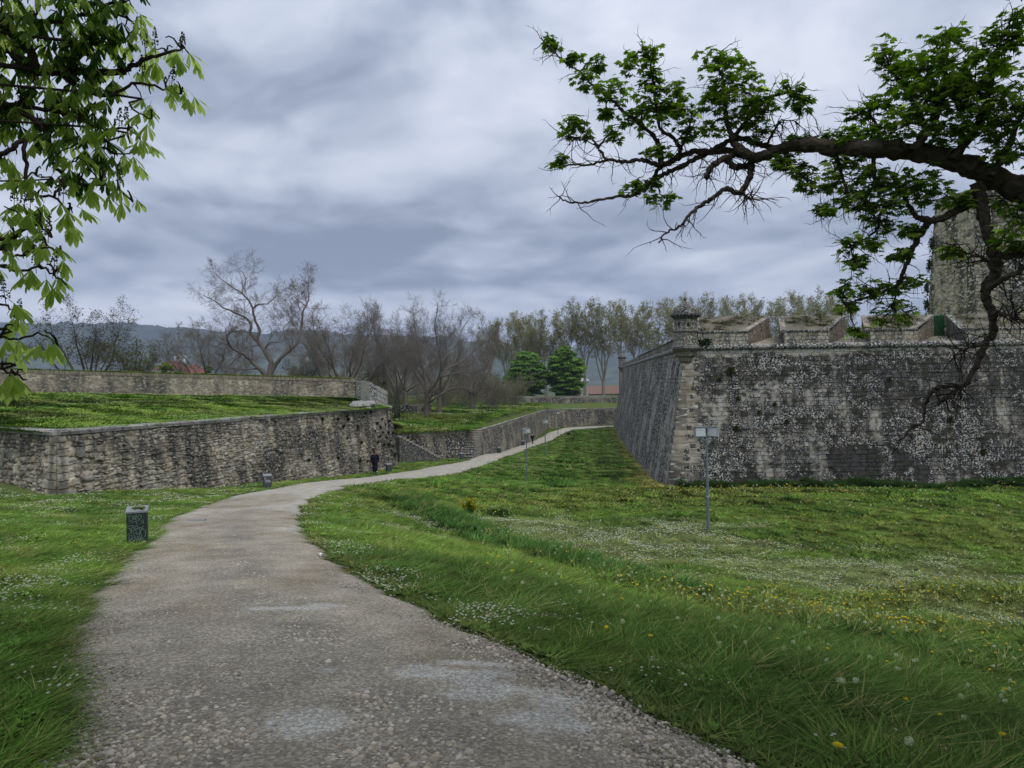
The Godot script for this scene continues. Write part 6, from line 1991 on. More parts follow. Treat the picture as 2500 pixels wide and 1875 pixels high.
func pale_meadow(x: float, z: float) -> float:
	var n := noise.get_noise_2d(x * 5.0, z * 5.0)
	var a := 1.0 - Vector2((x - 3.0) / 7.5, (z + 26.0) / 6.5).length()
	var b := 1.0 - Vector2((x - 9.5) / 6.0, (z + 20.5) / 3.6).length()
	var c := 1.0 - Vector2((x - 15.0) / 5.0, (z + 16.5) / 2.5).length()
	return clampf((maxf(a, maxf(b, c)) + 0.7 * n) * 2.2, 0.0, 1.0)

func weedy(x: float, z: float) -> float:
	var n := noise.get_noise_2d(x * 6.0 + 90.0, z * 6.0)
	var a := 1.0 - Vector2((x - 10.5) / 4.5, (z + 17.6) / 1.5).length()
	var b := 1.0 - Vector2((x - 13.5) / 7.0, (z + 41.0) / 1.6).length()
	var c := 1.0 - Vector2((x - 6.2) / 5.0, (z + 14.6) / 1.7).length()
	return clampf((maxf(a, maxf(b, c)) + 0.55 * n) * 2.0, 0.0, 1.0)

# inside the ditch and not on masonry
func on_grass(x: float, z: float) -> bool:
	var d := -z
	# bastion
	if x > 9.0 + (d - 45.0) * 0.11 and d > 44.3 and x > 9.4:
		var edge := 9.55 + (d - 45.0) * 0.1116
		if d > 45.0 and x > edge - 0.1:
			return false
		if d > 44.85:
			return x < edge
	# left wall
	if d > 27.6 and x < -17.6 + (d - 28.0) * 0.225 and d < 63.0:
		return false
	if d > 27.9 and x < -17.5 and d > 28.0 + (-17.5 - x) * 0.54:
		return false
	# terrace walls
	if d > 62.0:
		if d < 75.3 and x < -10.9 + (d - 68.3) * 0.97 + 0.3:
			return false
		if d >= 75.3 and x < -4.6 + (d - 75.3) * 0.1615 + 0.2:
			return false
		if d > 144.0 and x < 6.9 + (d - 144.3) * 1.12 + 0.8:
			return false
	return true

# height, colour
func sward(x: float, z: float) -> Array:
	var d := -z
	var n1 := noise.get_noise_2d(x * 3.0, z * 3.0)
	var n2 := noise.get_noise_2d(x * 13.0 + 40.0, z * 13.0)
	var h := 0.13 + 0.05 * n1 + 0.05 * n2
	var n0 := noise.get_noise_2d(x * 1.1 + 300.0, z * 1.1)
	var col := Color(0.122, 0.212, 0.035).lerp(Color(0.082, 0.158, 0.029), clampf(0.5 + n1 * 2.2, 0.0, 1.0))
	col = col.lerp(Color(0.15, 0.19, 0.042), clampf(n2 * 1.6 + n0 * 1.2, 0.0, 0.9))
	var o := off_path(x, z)
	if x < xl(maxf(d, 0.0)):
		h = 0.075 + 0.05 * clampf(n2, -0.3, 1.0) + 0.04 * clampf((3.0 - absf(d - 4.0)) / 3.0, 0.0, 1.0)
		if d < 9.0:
			col = col.lerp(Color(0.07, 0.145, 0.024), 0.6)  # overhead tree shade on the near lawn, mixed into the blade colour
	else:
		var t := from_toe(x, z) + n2 * 0.5
		var band := clampf((1.45 - t) * 1.6, 0.0, 1.0)
		h = lerpf(h, 0.38 + 0.12 * n2, band * (0.9 if d > 13.0 else 0.4))
		col = col.lerp(Color(0.045, 0.108, 0.024), band * 0.95)
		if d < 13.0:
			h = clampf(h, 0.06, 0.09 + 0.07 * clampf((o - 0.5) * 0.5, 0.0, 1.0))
			col = col.lerp(Color(0.052, 0.100, 0.022), 0.75)  # shade of the maple over the near bank, painted into the grass colour
		var pm := pale_meadow(x, z) * (1.0 - band)
		if pm > 0.0 and d > 13.5:
			h = lerpf(h, 0.07, pm)
			col = col.lerp(Color(0.20, 0.235, 0.095), pm * 0.8)
		var wd := weedy(x, z)
		col = col.lerp(Color(0.19, 0.19, 0.055), wd * 0.45)
		h = lerpf(h, 0.2, wd * 0.7)
		if d > 44.0:
			# dry mown strip at the foot of the long flank
			var e := 9.55 + (d - 45.0) * 0.1116 - x
			if e < 1.7 + 1.5 * n2 - 0.006 * d:
				col = col.lerp(Color(0.33, 0.29, 0.085), 0.85)
				h = 0.13
			elif d > 48.0:
				col = col.lerp(Color(0.095, 0.195, 0.034), 0.5)
				var track := absf(e - 6.5 - d * 0.01 - n1)
				if track < 0.9:
					col = col.lerp(Color(0.06, 0.14, 0.026), 0.6)
					h = 0.3
	h *= lerpf(0.45, 1.0, clampf(o / 0.7, 0.0, 1.0))
	var blot := noise.get_noise_2d(x * 20.0 + 11.0, z * 20.0)
	col = col * (1.0 + 0.6 * blot)
	h *= 1.0 + 0.9 * blot
	if o < 0.25:
		col = col.lerp(Color(0.13, 0.14, 0.05), 0.4)
	return [maxf(h, 0.03), col]

func build_grass() -> void:
	var r := RandomNumberGenerator.new()
	r.seed = 55
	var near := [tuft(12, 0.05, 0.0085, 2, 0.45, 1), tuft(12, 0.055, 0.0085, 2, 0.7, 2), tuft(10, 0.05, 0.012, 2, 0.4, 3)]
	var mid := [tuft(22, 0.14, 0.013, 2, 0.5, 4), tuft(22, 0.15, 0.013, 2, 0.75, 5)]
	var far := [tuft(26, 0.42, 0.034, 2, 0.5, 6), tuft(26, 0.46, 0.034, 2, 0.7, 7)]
	var rings := [[1.4, 5.0, 640.0, 0], [5.0, 8.5, 430.0, 0], [8.5, 13.0, 135.0, 1], [13.0, 22.0, 64.0, 1], [22.0, 36.0, 30.0, 1], [36.0, 62.0, 10.0, 2], [62.0, 155.0, 3.6, 2]]
	var bufs := []
	for i in 7:
		bufs.append(PackedFloat32Array())
	for q in rings:
		var d0: float = q[0]
		var d1: float = q[1]
		var w0 := d0 * 0.80 + 1.6
		var w1 := d1 * 0.80 + 1.6
		var n := int((d1 - d0) * (w0 + w1) * q[2])
		for i in n:
			# more places where the wedge is wider
			var f := r.randf()
			var dd := lerpf(d0, d1, f)
			if r.randf() > (dd * 0.80 + 1.6) / w1:
				continue
			var x := r.randf_range(-1, 1) * (dd * 0.80 + 1.6)
			var z := -dd
			var o := off_path(x, z)
			if o < 0.05 or (o < 0.3 and r.randf() > o * 3.2) or not on_grass(x, z):
				continue
			if bare_earth(x, z) > r.randf():
				continue
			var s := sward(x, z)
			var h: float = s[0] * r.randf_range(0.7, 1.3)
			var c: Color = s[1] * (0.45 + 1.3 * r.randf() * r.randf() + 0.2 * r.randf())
			if r.randf() < 0.10:
				c = c.lerp(Color(0.26, 0.25, 0.09), 0.7)
			var wide := clampf(h * 6.0, 0.75, 1.4) if q[3] == 0 else (clampf(h * 4.0, 0.8, 1.4) if q[3] == 1 else 1.0)
			var b := Basis(Vector3.UP, r.randf() * TAU).scaled(Vector3(wide, h, wide))
			var k: int = [r.randi() % 3, 3 + r.randi() % 2, 5 + r.randi() % 2][q[3]]
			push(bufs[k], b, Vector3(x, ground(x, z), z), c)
	# terrace on the rampart
	for i in 17000:
		var a := r.randf() * 59.0
		var b2 := pow(r.randf(), 1.2) * 24.0
		var ia := int(a)
		var ib := int(b2)
		var k := ib * 61 + ia
		var p := terrace_pts[k].lerp(terrace_pts[k + 1], a - ia).lerp(terrace_pts[k + 61].lerp(terrace_pts[k + 62], a - ia), b2 - ib)
		var n := noise.get_noise_2d(p.x * 5.0, p.z * 5.0)
		var n3 := noise.get_noise_2d(p.x * 2.0 + 9.0, p.z * 2.0)
		var c := Color(0.16, 0.285, 0.046).lerp(Color(0.215, 0.31, 0.06), clampf(0.5 + n * 1.5, 0.0, 1.0)).lerp(Color(0.15, 0.18, 0.055), clampf(n3 * 2.0 - 0.1, 0.0, 0.7))
		push(bufs[5 + r.randi() % 2], Basis(Vector3.UP, r.randf() * TAU).scaled(Vector3(1.0, r.randf_range(0.08, 0.19) + 0.08 * n, 1.0)), p, c * r.randf_range(0.6, 1.4))
	# on the brick wall
	for i in 900:
		var f := r.randf()
		var p: Vector3 = Vector3(-46, 2.88, -44.5).lerp(Vector3(-14.0, 1.6, -59.4), f)
		var q2 := Vector3(-34.15, 2.5, -50)
		p = (Vector3(-50, 3.0, -42.6).lerp(q2, f * 2.0) if f < 0.5 else q2.lerp(Vector3(-13.0, 1.55, -59.9), f * 2.0 - 1.0)) + Vector3(-0.1, 0, -0.45)
		push(bufs[5], Basis(Vector3.UP, r.randf() * TAU).scaled(Vector3(0.6, r.randf_range(0.12, 0.26), 0.6)), p, Color(0.18, 0.24, 0.05) * r.randf_range(0.8, 1.3))
	# wooded terrace
	for i in 24000:
		var dd := 66.0 + pow(r.randf(), 1.4) * 120.0
		var x := r.randf_range(-0.24, 0.19) * dd
		var z := -dd
		var inside := (dd < 75.3 and x < -11.4 + (dd - 68.3) * 0.97) or (dd >= 75.3 and dd < 144.3 and x < -4.9 + (dd - 75.3) * 0.1615) or (dd >= 144.3 and x < 6.4 + (dd - 144.3) * 1.1)
		if not inside:
			continue
		var n := noise.get_noise_2d(x * 2.0, z * 1.2)
		var c := Color(0.10, 0.19, 0.03).lerp(Color(0.18, 0.235, 0.055), clampf(0.4 + n * 2.0, 0.0, 1.0))
		var y := terrace_y(x, z)
		push(bufs[5 + r.randi() % 2], Basis(Vector3.UP, r.randf() * TAU).scaled(Vector3(1.5, r.randf_range(0.18, 0.4), 1.5)), Vector3(x, y, z), c * r.randf_range(0.75, 1.25))
	# turf on the merlons
	for t in tops:
		for i in 150:
			var f := r.randf()
			var u := r.randf()
			var q: Array = t[0]
			var x := lerpf(lerpf(q[0] + 0.3, q[1] - 0.3, u), lerpf(q[2] + 0.3, q[3] - 0.3, u), f)
			if noise.get_noise_2d(x * 12.0, f * 30.0) < -0.02 - f * 0.15:
				continue
			push(bufs[3], Basis(Vector3.UP, r.randf() * TAU).scaled(Vector3(1.2, r.randf_range(0.06, 0.22), 1.2)), Vector3(x, lerpf(t[3], t[4], f) + 0.12 * sin(PI * u) * f, lerpf(t[1], t[2], f)), Color(0.14, 0.16, 0.05) * r.randf_range(0.7, 1.3))
	var called := ["fine_grass", "fine_grass", "fine_grass", "meadow_grass", "meadow_grass", "rough_grass", "rough_grass"]
	var meshes := [near[0], near[1], near[2], mid[0], mid[1], far[0], far[1]]
	var what := ["fine green grass blades close to the gravel", "bent green grass blades close to the gravel", "broader green grass blades close to the gravel", "short meadow grass on the banks and ditch floor", "leaning meadow grass on the banks and ditch floor", "rough tufted grass on far slopes and terraces", "leaning rough tufted grass on far slopes and terraces"]
	for i in 7:
		var o := many(called[i], meshes[i], M.grass, bufs[i])
		tag(o, what[i], "grass")
	build_weeds(r)
	build_flowers(r)
	build_gravel(r)

func build_weeds(r: RandomNumberGenerator) -> void:
	var mb := MB.new()
	for k in 11:
		var a := TAU * k / 11.0 + r.randf_range(-0.2, 0.2)
		var dir := Vector3(cos(a), r.randf_range(0.15, 0.8), sin(a)).normalized()
		leaf_diamond(mb, Vector3(0, 0.02, 0), dir, Vector3(-sin(a), 0, cos(a)) * 0.8, r.randf_range(0.6, 1.0), Color.WHITE * r.randf_range(0.7, 1.25))
	var buf := PackedFloat32Array()
	for i in 26000:
		var d := 3.0 + pow(r.randf(), 1.3) * 22.0
		var x := r.randf_range(-1, 1) * (d * 0.78 + 0.5)
		if off_path(x, -d) < 0.12 or not on_grass(x, -d):
			continue
		if noise.get_noise_2d(x * 16.0 + 70.0, d * 16.0) + r.randf() * 0.35 < 0.18:
			continue
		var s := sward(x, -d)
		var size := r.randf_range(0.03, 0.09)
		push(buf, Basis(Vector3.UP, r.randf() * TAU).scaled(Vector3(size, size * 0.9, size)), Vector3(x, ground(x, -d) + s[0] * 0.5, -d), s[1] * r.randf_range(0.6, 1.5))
	tag(many("broadleaf_weeds", mb.mesh(), M.grass, buf), "low broad-leaved weeds and clover mixed into the grass", "weeds")

func bare_earth(x: float, z: float) -> float:
	# a worn line of soil on the near bank
	var a := Vector2(1.9, -5.4)
	var b := Vector2(3.4, -3.9)
	var q := Geometry2D.get_closest_point_to_segment(Vector2(x, z), a, b)
	var d := q.distance_to(Vector2(x, z)) + 0.12 * noise.get_noise_2d(x * 40.0, z * 40.0)
	return clampf((0.17 - d) * 9.0, 0.0, 0.92)

func daisy() -> ArrayMesh:
	var mb := MB.new()
	for k in 8:
		var a := TAU * k / 8.0
		var b := a + 0.55
		mb.face(Vector3(0, 0, 0), Vector3(cos(a), 0.12, sin(a)), Vector3(cos(b), 0.12, sin(b)), Vector3.UP, Color.WHITE)
	for k in 5:
		var a := TAU * k / 5.0
		mb.face(Vector3(0, 0.22, 0), Vector3(cos(a) * 0.36, 0.08, sin(a) * 0.36), Vector3(cos(a + 1.26) * 0.36, 0.08, sin(a + 1.26) * 0.36), Vector3.UP, Color(0.85, 0.6, 0.05))
	return mb.mesh()

func dandelion_head(yellow: bool) -> ArrayMesh:
	var mb := MB.new()
	var r := RandomNumberGenerator.new()
	r.seed = 9
	if yellow:
		for ring in 3:
			for k in 12:
				var a := TAU * (k + ring * 0.5) / 12.0
				var w := 1.0 - ring * 0.28
				var y := 0.1 + ring * 0.16
				mb.face(Vector3(0, y - 0.1, 0), Vector3(cos(a) * w, y, sin(a) * w), Vector3(cos(a + 0.4) * w, y, sin(a + 0.4) * w), Vector3.UP, Color(0.85, 0.62, 0.02) if ring else Color(0.78, 0.52, 0.02))
		spike(mb, Vector3(0, 0.0, 0), Vector3(0, -0.45, 0), 0.32, Color(0.08, 0.14, 0.03))
	else:
		for k in 170:
			var d := rand_dir(r)
			var s := d.cross(Vector3(0.3, 0.8, 0.5)).normalized() * 0.1
			mb.tri(d * 0.15 - s * 0.3, d * 0.15 + s * 0.3, d * 0.98, Color(0.72, 0.72, 0.7))
			for q in 3:
				var e := (d + rand_dir(r) * 0.22).normalized()
				mb.tri(d * 0.86, d * 0.86 + s * 0.6, e * 1.0, Color(0.85, 0.85, 0.84))
		mb.lathe(Vector3(0, -0.16, 0), [Vector2(0.02, 0.0), Vector2(0.16, 0.1), Vector2(0.02, 0.24)], 7, Color(0.25, 0.2, 0.1))
	return mb.mesh()

func build_flowers(r: RandomNumberGenerator) -> void:
	var buf := PackedFloat32Array()
	# daisies
	for i in 150000:
		var dd := 4.0 + pow(r.randf(), 1.2) * 40.0
		var x := r.randf_range(-1, 1) * dd * 0.78
		var z := -dd
		var o := off_path(x, z)
		if o < 0.06 or not on_grass(x, z):
			continue
		var n := noise.get_noise_2d(x * 8.0 + 7.0, z * 8.0) + 0.4 * noise.get_noise_2d(x * 25.0, z * 25.0)
		var k := 0.0
		if x < xl(dd):
			k = clampf((n + 0.12) * 1.0, 0.0, 1.0) * clampf((dd - 4.0) / 4.0, 0.12, 1.0)
		else:
			k = clampf((n - 0.02) * 1.5, 0.0, 1.0) * clampf(1.0 - (o - 1.2) / 1.4, 0.0, 1.0) * clampf((dd - 5.0) / 3.0, 0.1, 1.0)
			if dd > 14.0:
				k = maxf(k, pale_meadow(x, z) * clampf(0.5 + n * 1.5, 0.0, 1.0))
		if r.randf() > k:
			continue
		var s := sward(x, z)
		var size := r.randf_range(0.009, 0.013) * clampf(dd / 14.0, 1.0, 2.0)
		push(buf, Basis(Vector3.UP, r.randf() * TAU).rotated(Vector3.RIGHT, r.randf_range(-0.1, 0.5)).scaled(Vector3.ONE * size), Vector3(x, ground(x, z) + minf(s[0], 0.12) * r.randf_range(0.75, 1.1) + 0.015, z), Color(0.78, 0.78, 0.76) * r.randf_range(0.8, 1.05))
	for i in 7000:
		var k := r.randi_range(0, 24 * 61 - 2)
		if k % 61 == 60:
			continue
		var p := terrace_pts[k].lerp(terrace_pts[k + 62], r.randf()) + Vector3(r.randf_range(-0.4, 0.4), 0.14, r.randf_range(-0.4, 0.4))
		if noise.get_noise_2d(p.x * 4.0 + 3.0, p.z * 5.0) + r.randf() * 0.3 < 0.22:
			continue
		push(buf, Basis(Vector3.UP, r.randf() * TAU).rotated(Vector3.RIGHT, 0.4).scaled(Vector3.ONE * r.randf_range(0.014, 0.026)), p, Color(0.7, 0.7, 0.62))
	for i in 3000:
		var dd := 70.0 + r.randf() * 70.0
		var x := -4.9 + (dd - 75.3) * 0.1615 - 1.0 - r.randf() * 14.0
		if noise.get_noise_2d(x * 3.0 + 3.0, dd * 2.0) < 0.12:
			continue
		push(buf, Basis(Vector3.UP, r.randf() * TAU).rotated(Vector3.RIGHT, 0.5).scaled(Vector3.ONE * r.randf_range(0.03, 0.055)), Vector3(x, terrace_y(x, -dd) + 0.3, -dd), Color(0.66, 0.66, 0.5))
	tag(many("daisies", daisy(), M.leaf_tinted, buf), "small white daisies scattered through the short grass", "daisies")
	# dandelions: the nearest stand as plants of their own
	var head_y := dandelion_head(true)
	var head_w := dandelion_head(false)
	var stem := MB.new()
	stem.tube(PackedVector3Array([Vector3(0, -0.05, 0), Vector3(0.02, 0.5, 0.01), Vector3(0, 1.0, 0)]), PackedFloat32Array([0.0032, 0.0028, 0.0024]), 4, Color(0.16, 0.17, 0.06))
	var stem_mesh := stem.mesh()
	var spots := []
	for i in 24000:
		var dd := 3.6 + pow(r.randf(), 0.8) * 42.0
		var x := r.randf_range(-0.05, 0.8) * dd
		var z := -dd
		if off_path(x, z) < 0.9 or not on_grass(x, z):
			continue
		var wd := weedy(x, z)
		var t := from_toe(x, z)
		var k := wd * 0.38 + 0.08 * clampf((2.2 - t) / 2.2, 0.0, 1.0) + (0.012 if dd < 12.0 else 0.035)
		if r.randf() > k:
			continue
		spots.append([dd, x, z, r.randf() < (0.6 if wd > 0.3 else 0.42)])
	# the few close to the path, seen clearly
	for q in [[1.62, -3.62, true], [2.02, -3.7, false], [2.55, -5.6, false], [2.72, -5.75, false], [2.45, -5.45, false], [3.2, -5.9, true], [3.55, -5.7, false], [2.9, -6.7, false], [1.3, -6.9, true], [0.9, -7.1, true], [4.8, -6.6, false], [4.65, -7.4, false], [4.95, -7.3, false], [1.9, -8.4, false], [1.5, -8.8, false], [-5.9, -7.0, true], [-6.6, -9.3, true], [-4.9, -5.6, true], [-6.9, -11.3, true], [3.9, -6.3, false], [4.2, -7.9, false], [3.1, -7.6, false], [2.3, -7.2, false], [5.4, -8.0, false], [5.9, -8.6, false], [4.6, -8.9, true], [3.6, -8.3, true], [2.6, -9.2, false], [3.4, -9.6, false], [1.2, -9.7, false], [0.6, -10.4, false], [5.2, -9.4, false], [6.3, -9.1, true], [4.1, -10.2, false], [2.0, -10.6, false]]:
		spots.append([0.5, q[0], q[1], q[2]])
	spots.sort_custom(func(a, b): return a[0] < b[0])
	var yb := PackedFloat32Array()
	var wb := PackedFloat32Array()
	var sb := PackedFloat32Array()
	for i in spots.size():
		var q: Array = spots[i]
		var s := sward(q[1], q[2])
		var h: float = s[0] + r.randf_range(0.09, 0.2)
		if q[0] == 0.5:
			h = 0.2 + 0.1 * r.randf()
		var at := Vector3(q[1], ground(q[1], q[2]), q[2])
		var yellow: bool = q[3]
		var size := (r.randf_range(0.020, 0.027) if yellow else r.randf_range(0.021, 0.028)) * clampf(-q[2] / 22.0, 1.0, 1.5)
		var tilt := Basis(Vector3.RIGHT, r.randf_range(-0.2, 0.5)) * Basis(Vector3.UP, r.randf() * TAU)
		if i < 150:
			var g := thing("dandelion" if yellow else "dandelion_clock", "yellow dandelion in flower among the meadow grass" if yellow else "white dandelion seed head on a thin stalk in the meadow grass", "dandelion", at, r.randf() * TAU, "yellow dandelions in the meadow" if yellow else "dandelion clocks in the meadow")
			var a := put("stalk", stem_mesh, M.leaf_tinted, g)
			a.scale = Vector3(1, h, 1)
			var b := put("flower_head" if yellow else "seed_head", head_y if yellow else head_w, M.leaf_tinted, g)
			b.transform = Transform3D(tilt.scaled(Vector3.ONE * size), Vector3(0, h + size * 0.5, 0))
		else:
			push(sb, Basis.IDENTITY.scaled(Vector3(1.4, h, 1.4)), at, Color.WHITE)
			push(yb if yellow else wb, tilt.scaled(Vector3.ONE * size), at + Vector3(0, h + size * 0.4, 0), Color.WHITE)
	tag(many("dandelion_stalks", stem_mesh, M.leaf_tinted, sb), "thin dandelion stalks standing farther out in the meadow", "stalks")
	tag(many("dandelion_flowers", head_y, M.leaf_tinted, yb), "yellow dandelion heads dotted farther out in the meadow", "dandelions")
	tag(many("dandelion_seed_heads", head_w, M.leaf_tinted, wb), "white dandelion seed heads dotted farther out in the meadow", "dandelions")
	# nettles along the foot of the bastion
	var nb := PackedFloat32Array()
	var nm := MB.new()
	for k in 46:
		var a := r.randf() * TAU
		var y := r.randf()
		var p := Vector3(cos(a) * 0.22 * r.randf(), y, sin(a) * 0.22 * r.randf())
		var dir := Vector3(cos(a), -0.25, sin(a)).normalized()
		leaf_diamond(nm, p, dir, Vector3(-sin(a), 0, cos(a)), 0.16, Color.WHITE * r.randf_range(0.75, 1.2))
	var nmesh := nm.mesh()
	for i in 1500:
		var x := r.randf_range(10.2, 46.0)
		var z := -44.75 + pow(r.randf(), 1.5) * 1.5
		push(nb, Basis(Vector3.UP, r.randf() * TAU).scaled(Vector3(1.0, r.randf_range(0.25, 0.5) * (1.0 + 0.9 * noise.get_noise_2d(x * 9.0, 3.0)), 1.0)), Vector3(x, ground(x, z), z), Color(0.06, 0.13, 0.03) * r.randf_range(0.6, 1.35))
	for i in 34:
		# weeds under the long flank and docks on the banks
		var dd := r.randf_range(48.0, 90.0)
		var x := 9.55 + (dd - 45.0) * 0.1116 - r.randf_range(2.0, 4.5)
		push(nb, Basis(Vector3.UP, r.randf() * TAU).scaled(Vector3(1.2, r.randf_range(0.2, 0.5), 1.2)), Vector3(x, ground(x, -dd), -dd), Color(0.04, 0.095, 0.022) * r.randf_range(0.7, 1.3))
	tag(many("nettles", nmesh, M.leaf_tinted, nb), "dark green nettles in a band along the foot of the bastion", "nettles")

func build_gravel(r: RandomNumberGenerator) -> void:
	var shapes := []
	for k in 3:
		var mb := MB.new()
		var sp := SphereMesh.new()
		sp.radius = 1.0
		sp.height = 2.0
		sp.radial_segments = 6
		sp.rings = 3
		var arr := sp.get_mesh_arrays()
		var vs: PackedVector3Array = arr[Mesh.ARRAY_VERTEX]
		var ix: PackedInt32Array = arr[Mesh.ARRAY_INDEX]
		var moved := {}
		for i in ix.size() / 3:
			var p := []
			for q in 3:
				var v := vs[ix[i * 3 + q]]
				var key := v.snappedf(0.01)
				if not moved.has(key):
					moved[key] = Vector3(v.x * r.randf_range(0.7, 1.2), v.y * r.randf_range(0.45, 0.75), v.z * r.randf_range(0.7, 1.1))
				p.append(moved[key])
			if p[0] != p[1] and p[1] != p[2] and p[0] != p[2]:
				mb.face(p[0], p[1], p[2], p[0] + p[1] + p[2], Color.WHITE)
		shapes.append(mb.mesh())
	var bufs := [PackedFloat32Array(), PackedFloat32Array(), PackedFloat32Array()]
	for q in [[2.4, 4.5, 4200.0], [4.5, 7.0, 1900.0], [7.0, 11.0, 620.0], [11.0, 17.0, 190.0], [17.0, 26.0, 50.0]]:
		var n := int((q[1] - q[0]) * 3.9 * q[2])
		for i in n:
			var d := r.randf_range(q[0], q[1])
			var a := xl(d) - 0.1
			var b := xr(d) + 0.1
			var x := r.randf_range(a, b)
			if absf(x) > d * 0.76 + 0.3:
				continue
			var l := loose(x, d)
			if r.randf() > 0.10 + 0.8 * l:
				continue
			var size := 0.0028 + 0.0115 * pow(r.randf(), 3.5) * (0.4 + l) + 0.00014 * d
			if r.randf() < 0.012:
				size *= 1.7
			var g := r.randf_range(0.45, 1.3)
			var warm := r.randf()
			var c := Color(0.41, 0.38, 0.325).lerp(Color(0.38, 0.315, 0.225), warm * 0.8) * g
			push(bufs[i % 3], (Basis(Vector3.UP, r.randf() * TAU) * Basis(Vector3.RIGHT, r.randf_range(-0.3, 0.3))).scaled(Vector3(1, 1, 1) * size * r.randf_range(0.8, 1.3)), Vector3(x, ground(x, -d) + 0.022 + size * 0.25, -d), c)
	for i in 3:
		tag(many("gravel", shapes[i], M.plain, bufs[i]), ["loose grey crushed stone lying on the path", "loose angular crushed stone lying on the path", "loose flat crushed stone lying on the path"][i], "gravel")

# ------------------------------------------------------------------ lamps, boxes, people
func build_lamps() -> void:
	var grey := Color(0.13, 0.165, 0.18)
	var pale := Color(0.36, 0.385, 0.38)
	var spots := [[7.72, -28.6, 0.0, "grey floodlight pole with two box lamps standing in front of the dark bastion wall"], [1.03, -54.8, 1.2, "grey floodlight pole beside the walker in the black coat"], [3.6, -80.0, 1.15, "grey floodlight pole on the ditch grass halfway along the far path"], [8.1, -129.0, 0.9, "small distant floodlight pole at the bend of the far path"]]
	for i in spots.size():
		var q: Array = spots[i]
		var t := thing("floodlight_pole", q[3], "street lamp", Vector3(q[0], ground(q[0], q[1]) - 0.02, q[1]), q[2], "floodlight poles in the ditch")
		if i == 0:
			t.rotation.z = 0.012
		var p := MB.new()
		p.tube(PackedVector3Array([Vector3(0, -0.3, 0), Vector3(0, 1.2, 0), Vector3(0, 2.4, 0), Vector3(0, 3.62, 0)]), PackedFloat32Array([0.068, 0.06, 0.048, 0.038]), 14, grey)
		put("pole", p.mesh(), M.metal, t)
		var c := MB.new()
		c.tube(PackedVector3Array([Vector3(0, 1.35, 0), Vector3(0, 1.42, 0)]), PackedFloat32Array([0.067, 0.067]), 14, pale)
		put("collar", c.mesh(), M.metal, t)
		var b := MB.new()
		b.box(Vector3(0, 3.6, 0), Vector3(0.5, 0.05, 0.06), 0.0, grey)
		b.box(Vector3(0, 3.5, 0), Vector3(0.11, 0.12, 0.11), 0.0, grey)
		put("crossarm", b.mesh(), M.metal, t)
		for s in [[-0.25, 0.10, -0.12], [0.27, -0.75, -0.1]]:
			var f := Node3D.new()
			f.name = "floodlight"
			t.add_child(f, true)
			f.position = Vector3(s[0], 3.72, 0)
			f.rotation = Vector3(s[2], s[1], 0)
			var h := MB.new()
			h.box(Vector3(0, 0.02, 0), Vector3(0.43, 0.4, 0.2), 0.0, Color(0.27, 0.29, 0.29), 0.98)
			h.box(Vector3(0, 0.42, 0.03), Vector3(0.44, 0.018, 0.27), 0.0, pale)
			put("housing", h.mesh(), M.metal, f)
			var g := MB.new()
			g.box(Vector3(0, 0.05, 0.11), Vector3(0.385, 0.345, 0.014), 0.0, Color(0.44, 0.47, 0.47))
			put("glass", g.mesh(), M.lamp_glass, f)
			for k in 4:
				var fin := MB.new()
				fin.box(Vector3(-0.15 + 0.1 * k, 0.06, -0.12), Vector3(0.012, 0.3, 0.05), 0.0, grey)
				put("fin", fin.mesh(), M.metal, f)
			var y := MB.new()
			y.box(Vector3(0, -0.1, 0), Vector3(0.05, 0.14, 0.05), 0.0, grey)
			y.box(Vector3(0, 0.0, 0.0), Vector3(0.47, 0.025, 0.05), 0.0, grey)
			put("bracket", y.mesh(), M.metal, f)

func stroke(mb: MB, pts: Array, w: float, z: float, col: Color) -> void:
	var line := []
	for q in pts:
		line.append(Vector3(q[0], q[1], z))
	var r := RandomNumberGenerator.new()
	var p := smooth_line(line, 5, 0.0, r)
	for i in p.size() - 1:
		var d := (p[i + 1] - p[i]).normalized()
		var s := Vector3(-d.y, d.x, 0) * w
		var e := d * w * 0.35
		mb.quad(p[i] - s - e, p[i] + s - e, p[i + 1] + s + e, p[i + 1] - s + e, Vector3(0, 0, 1), col)

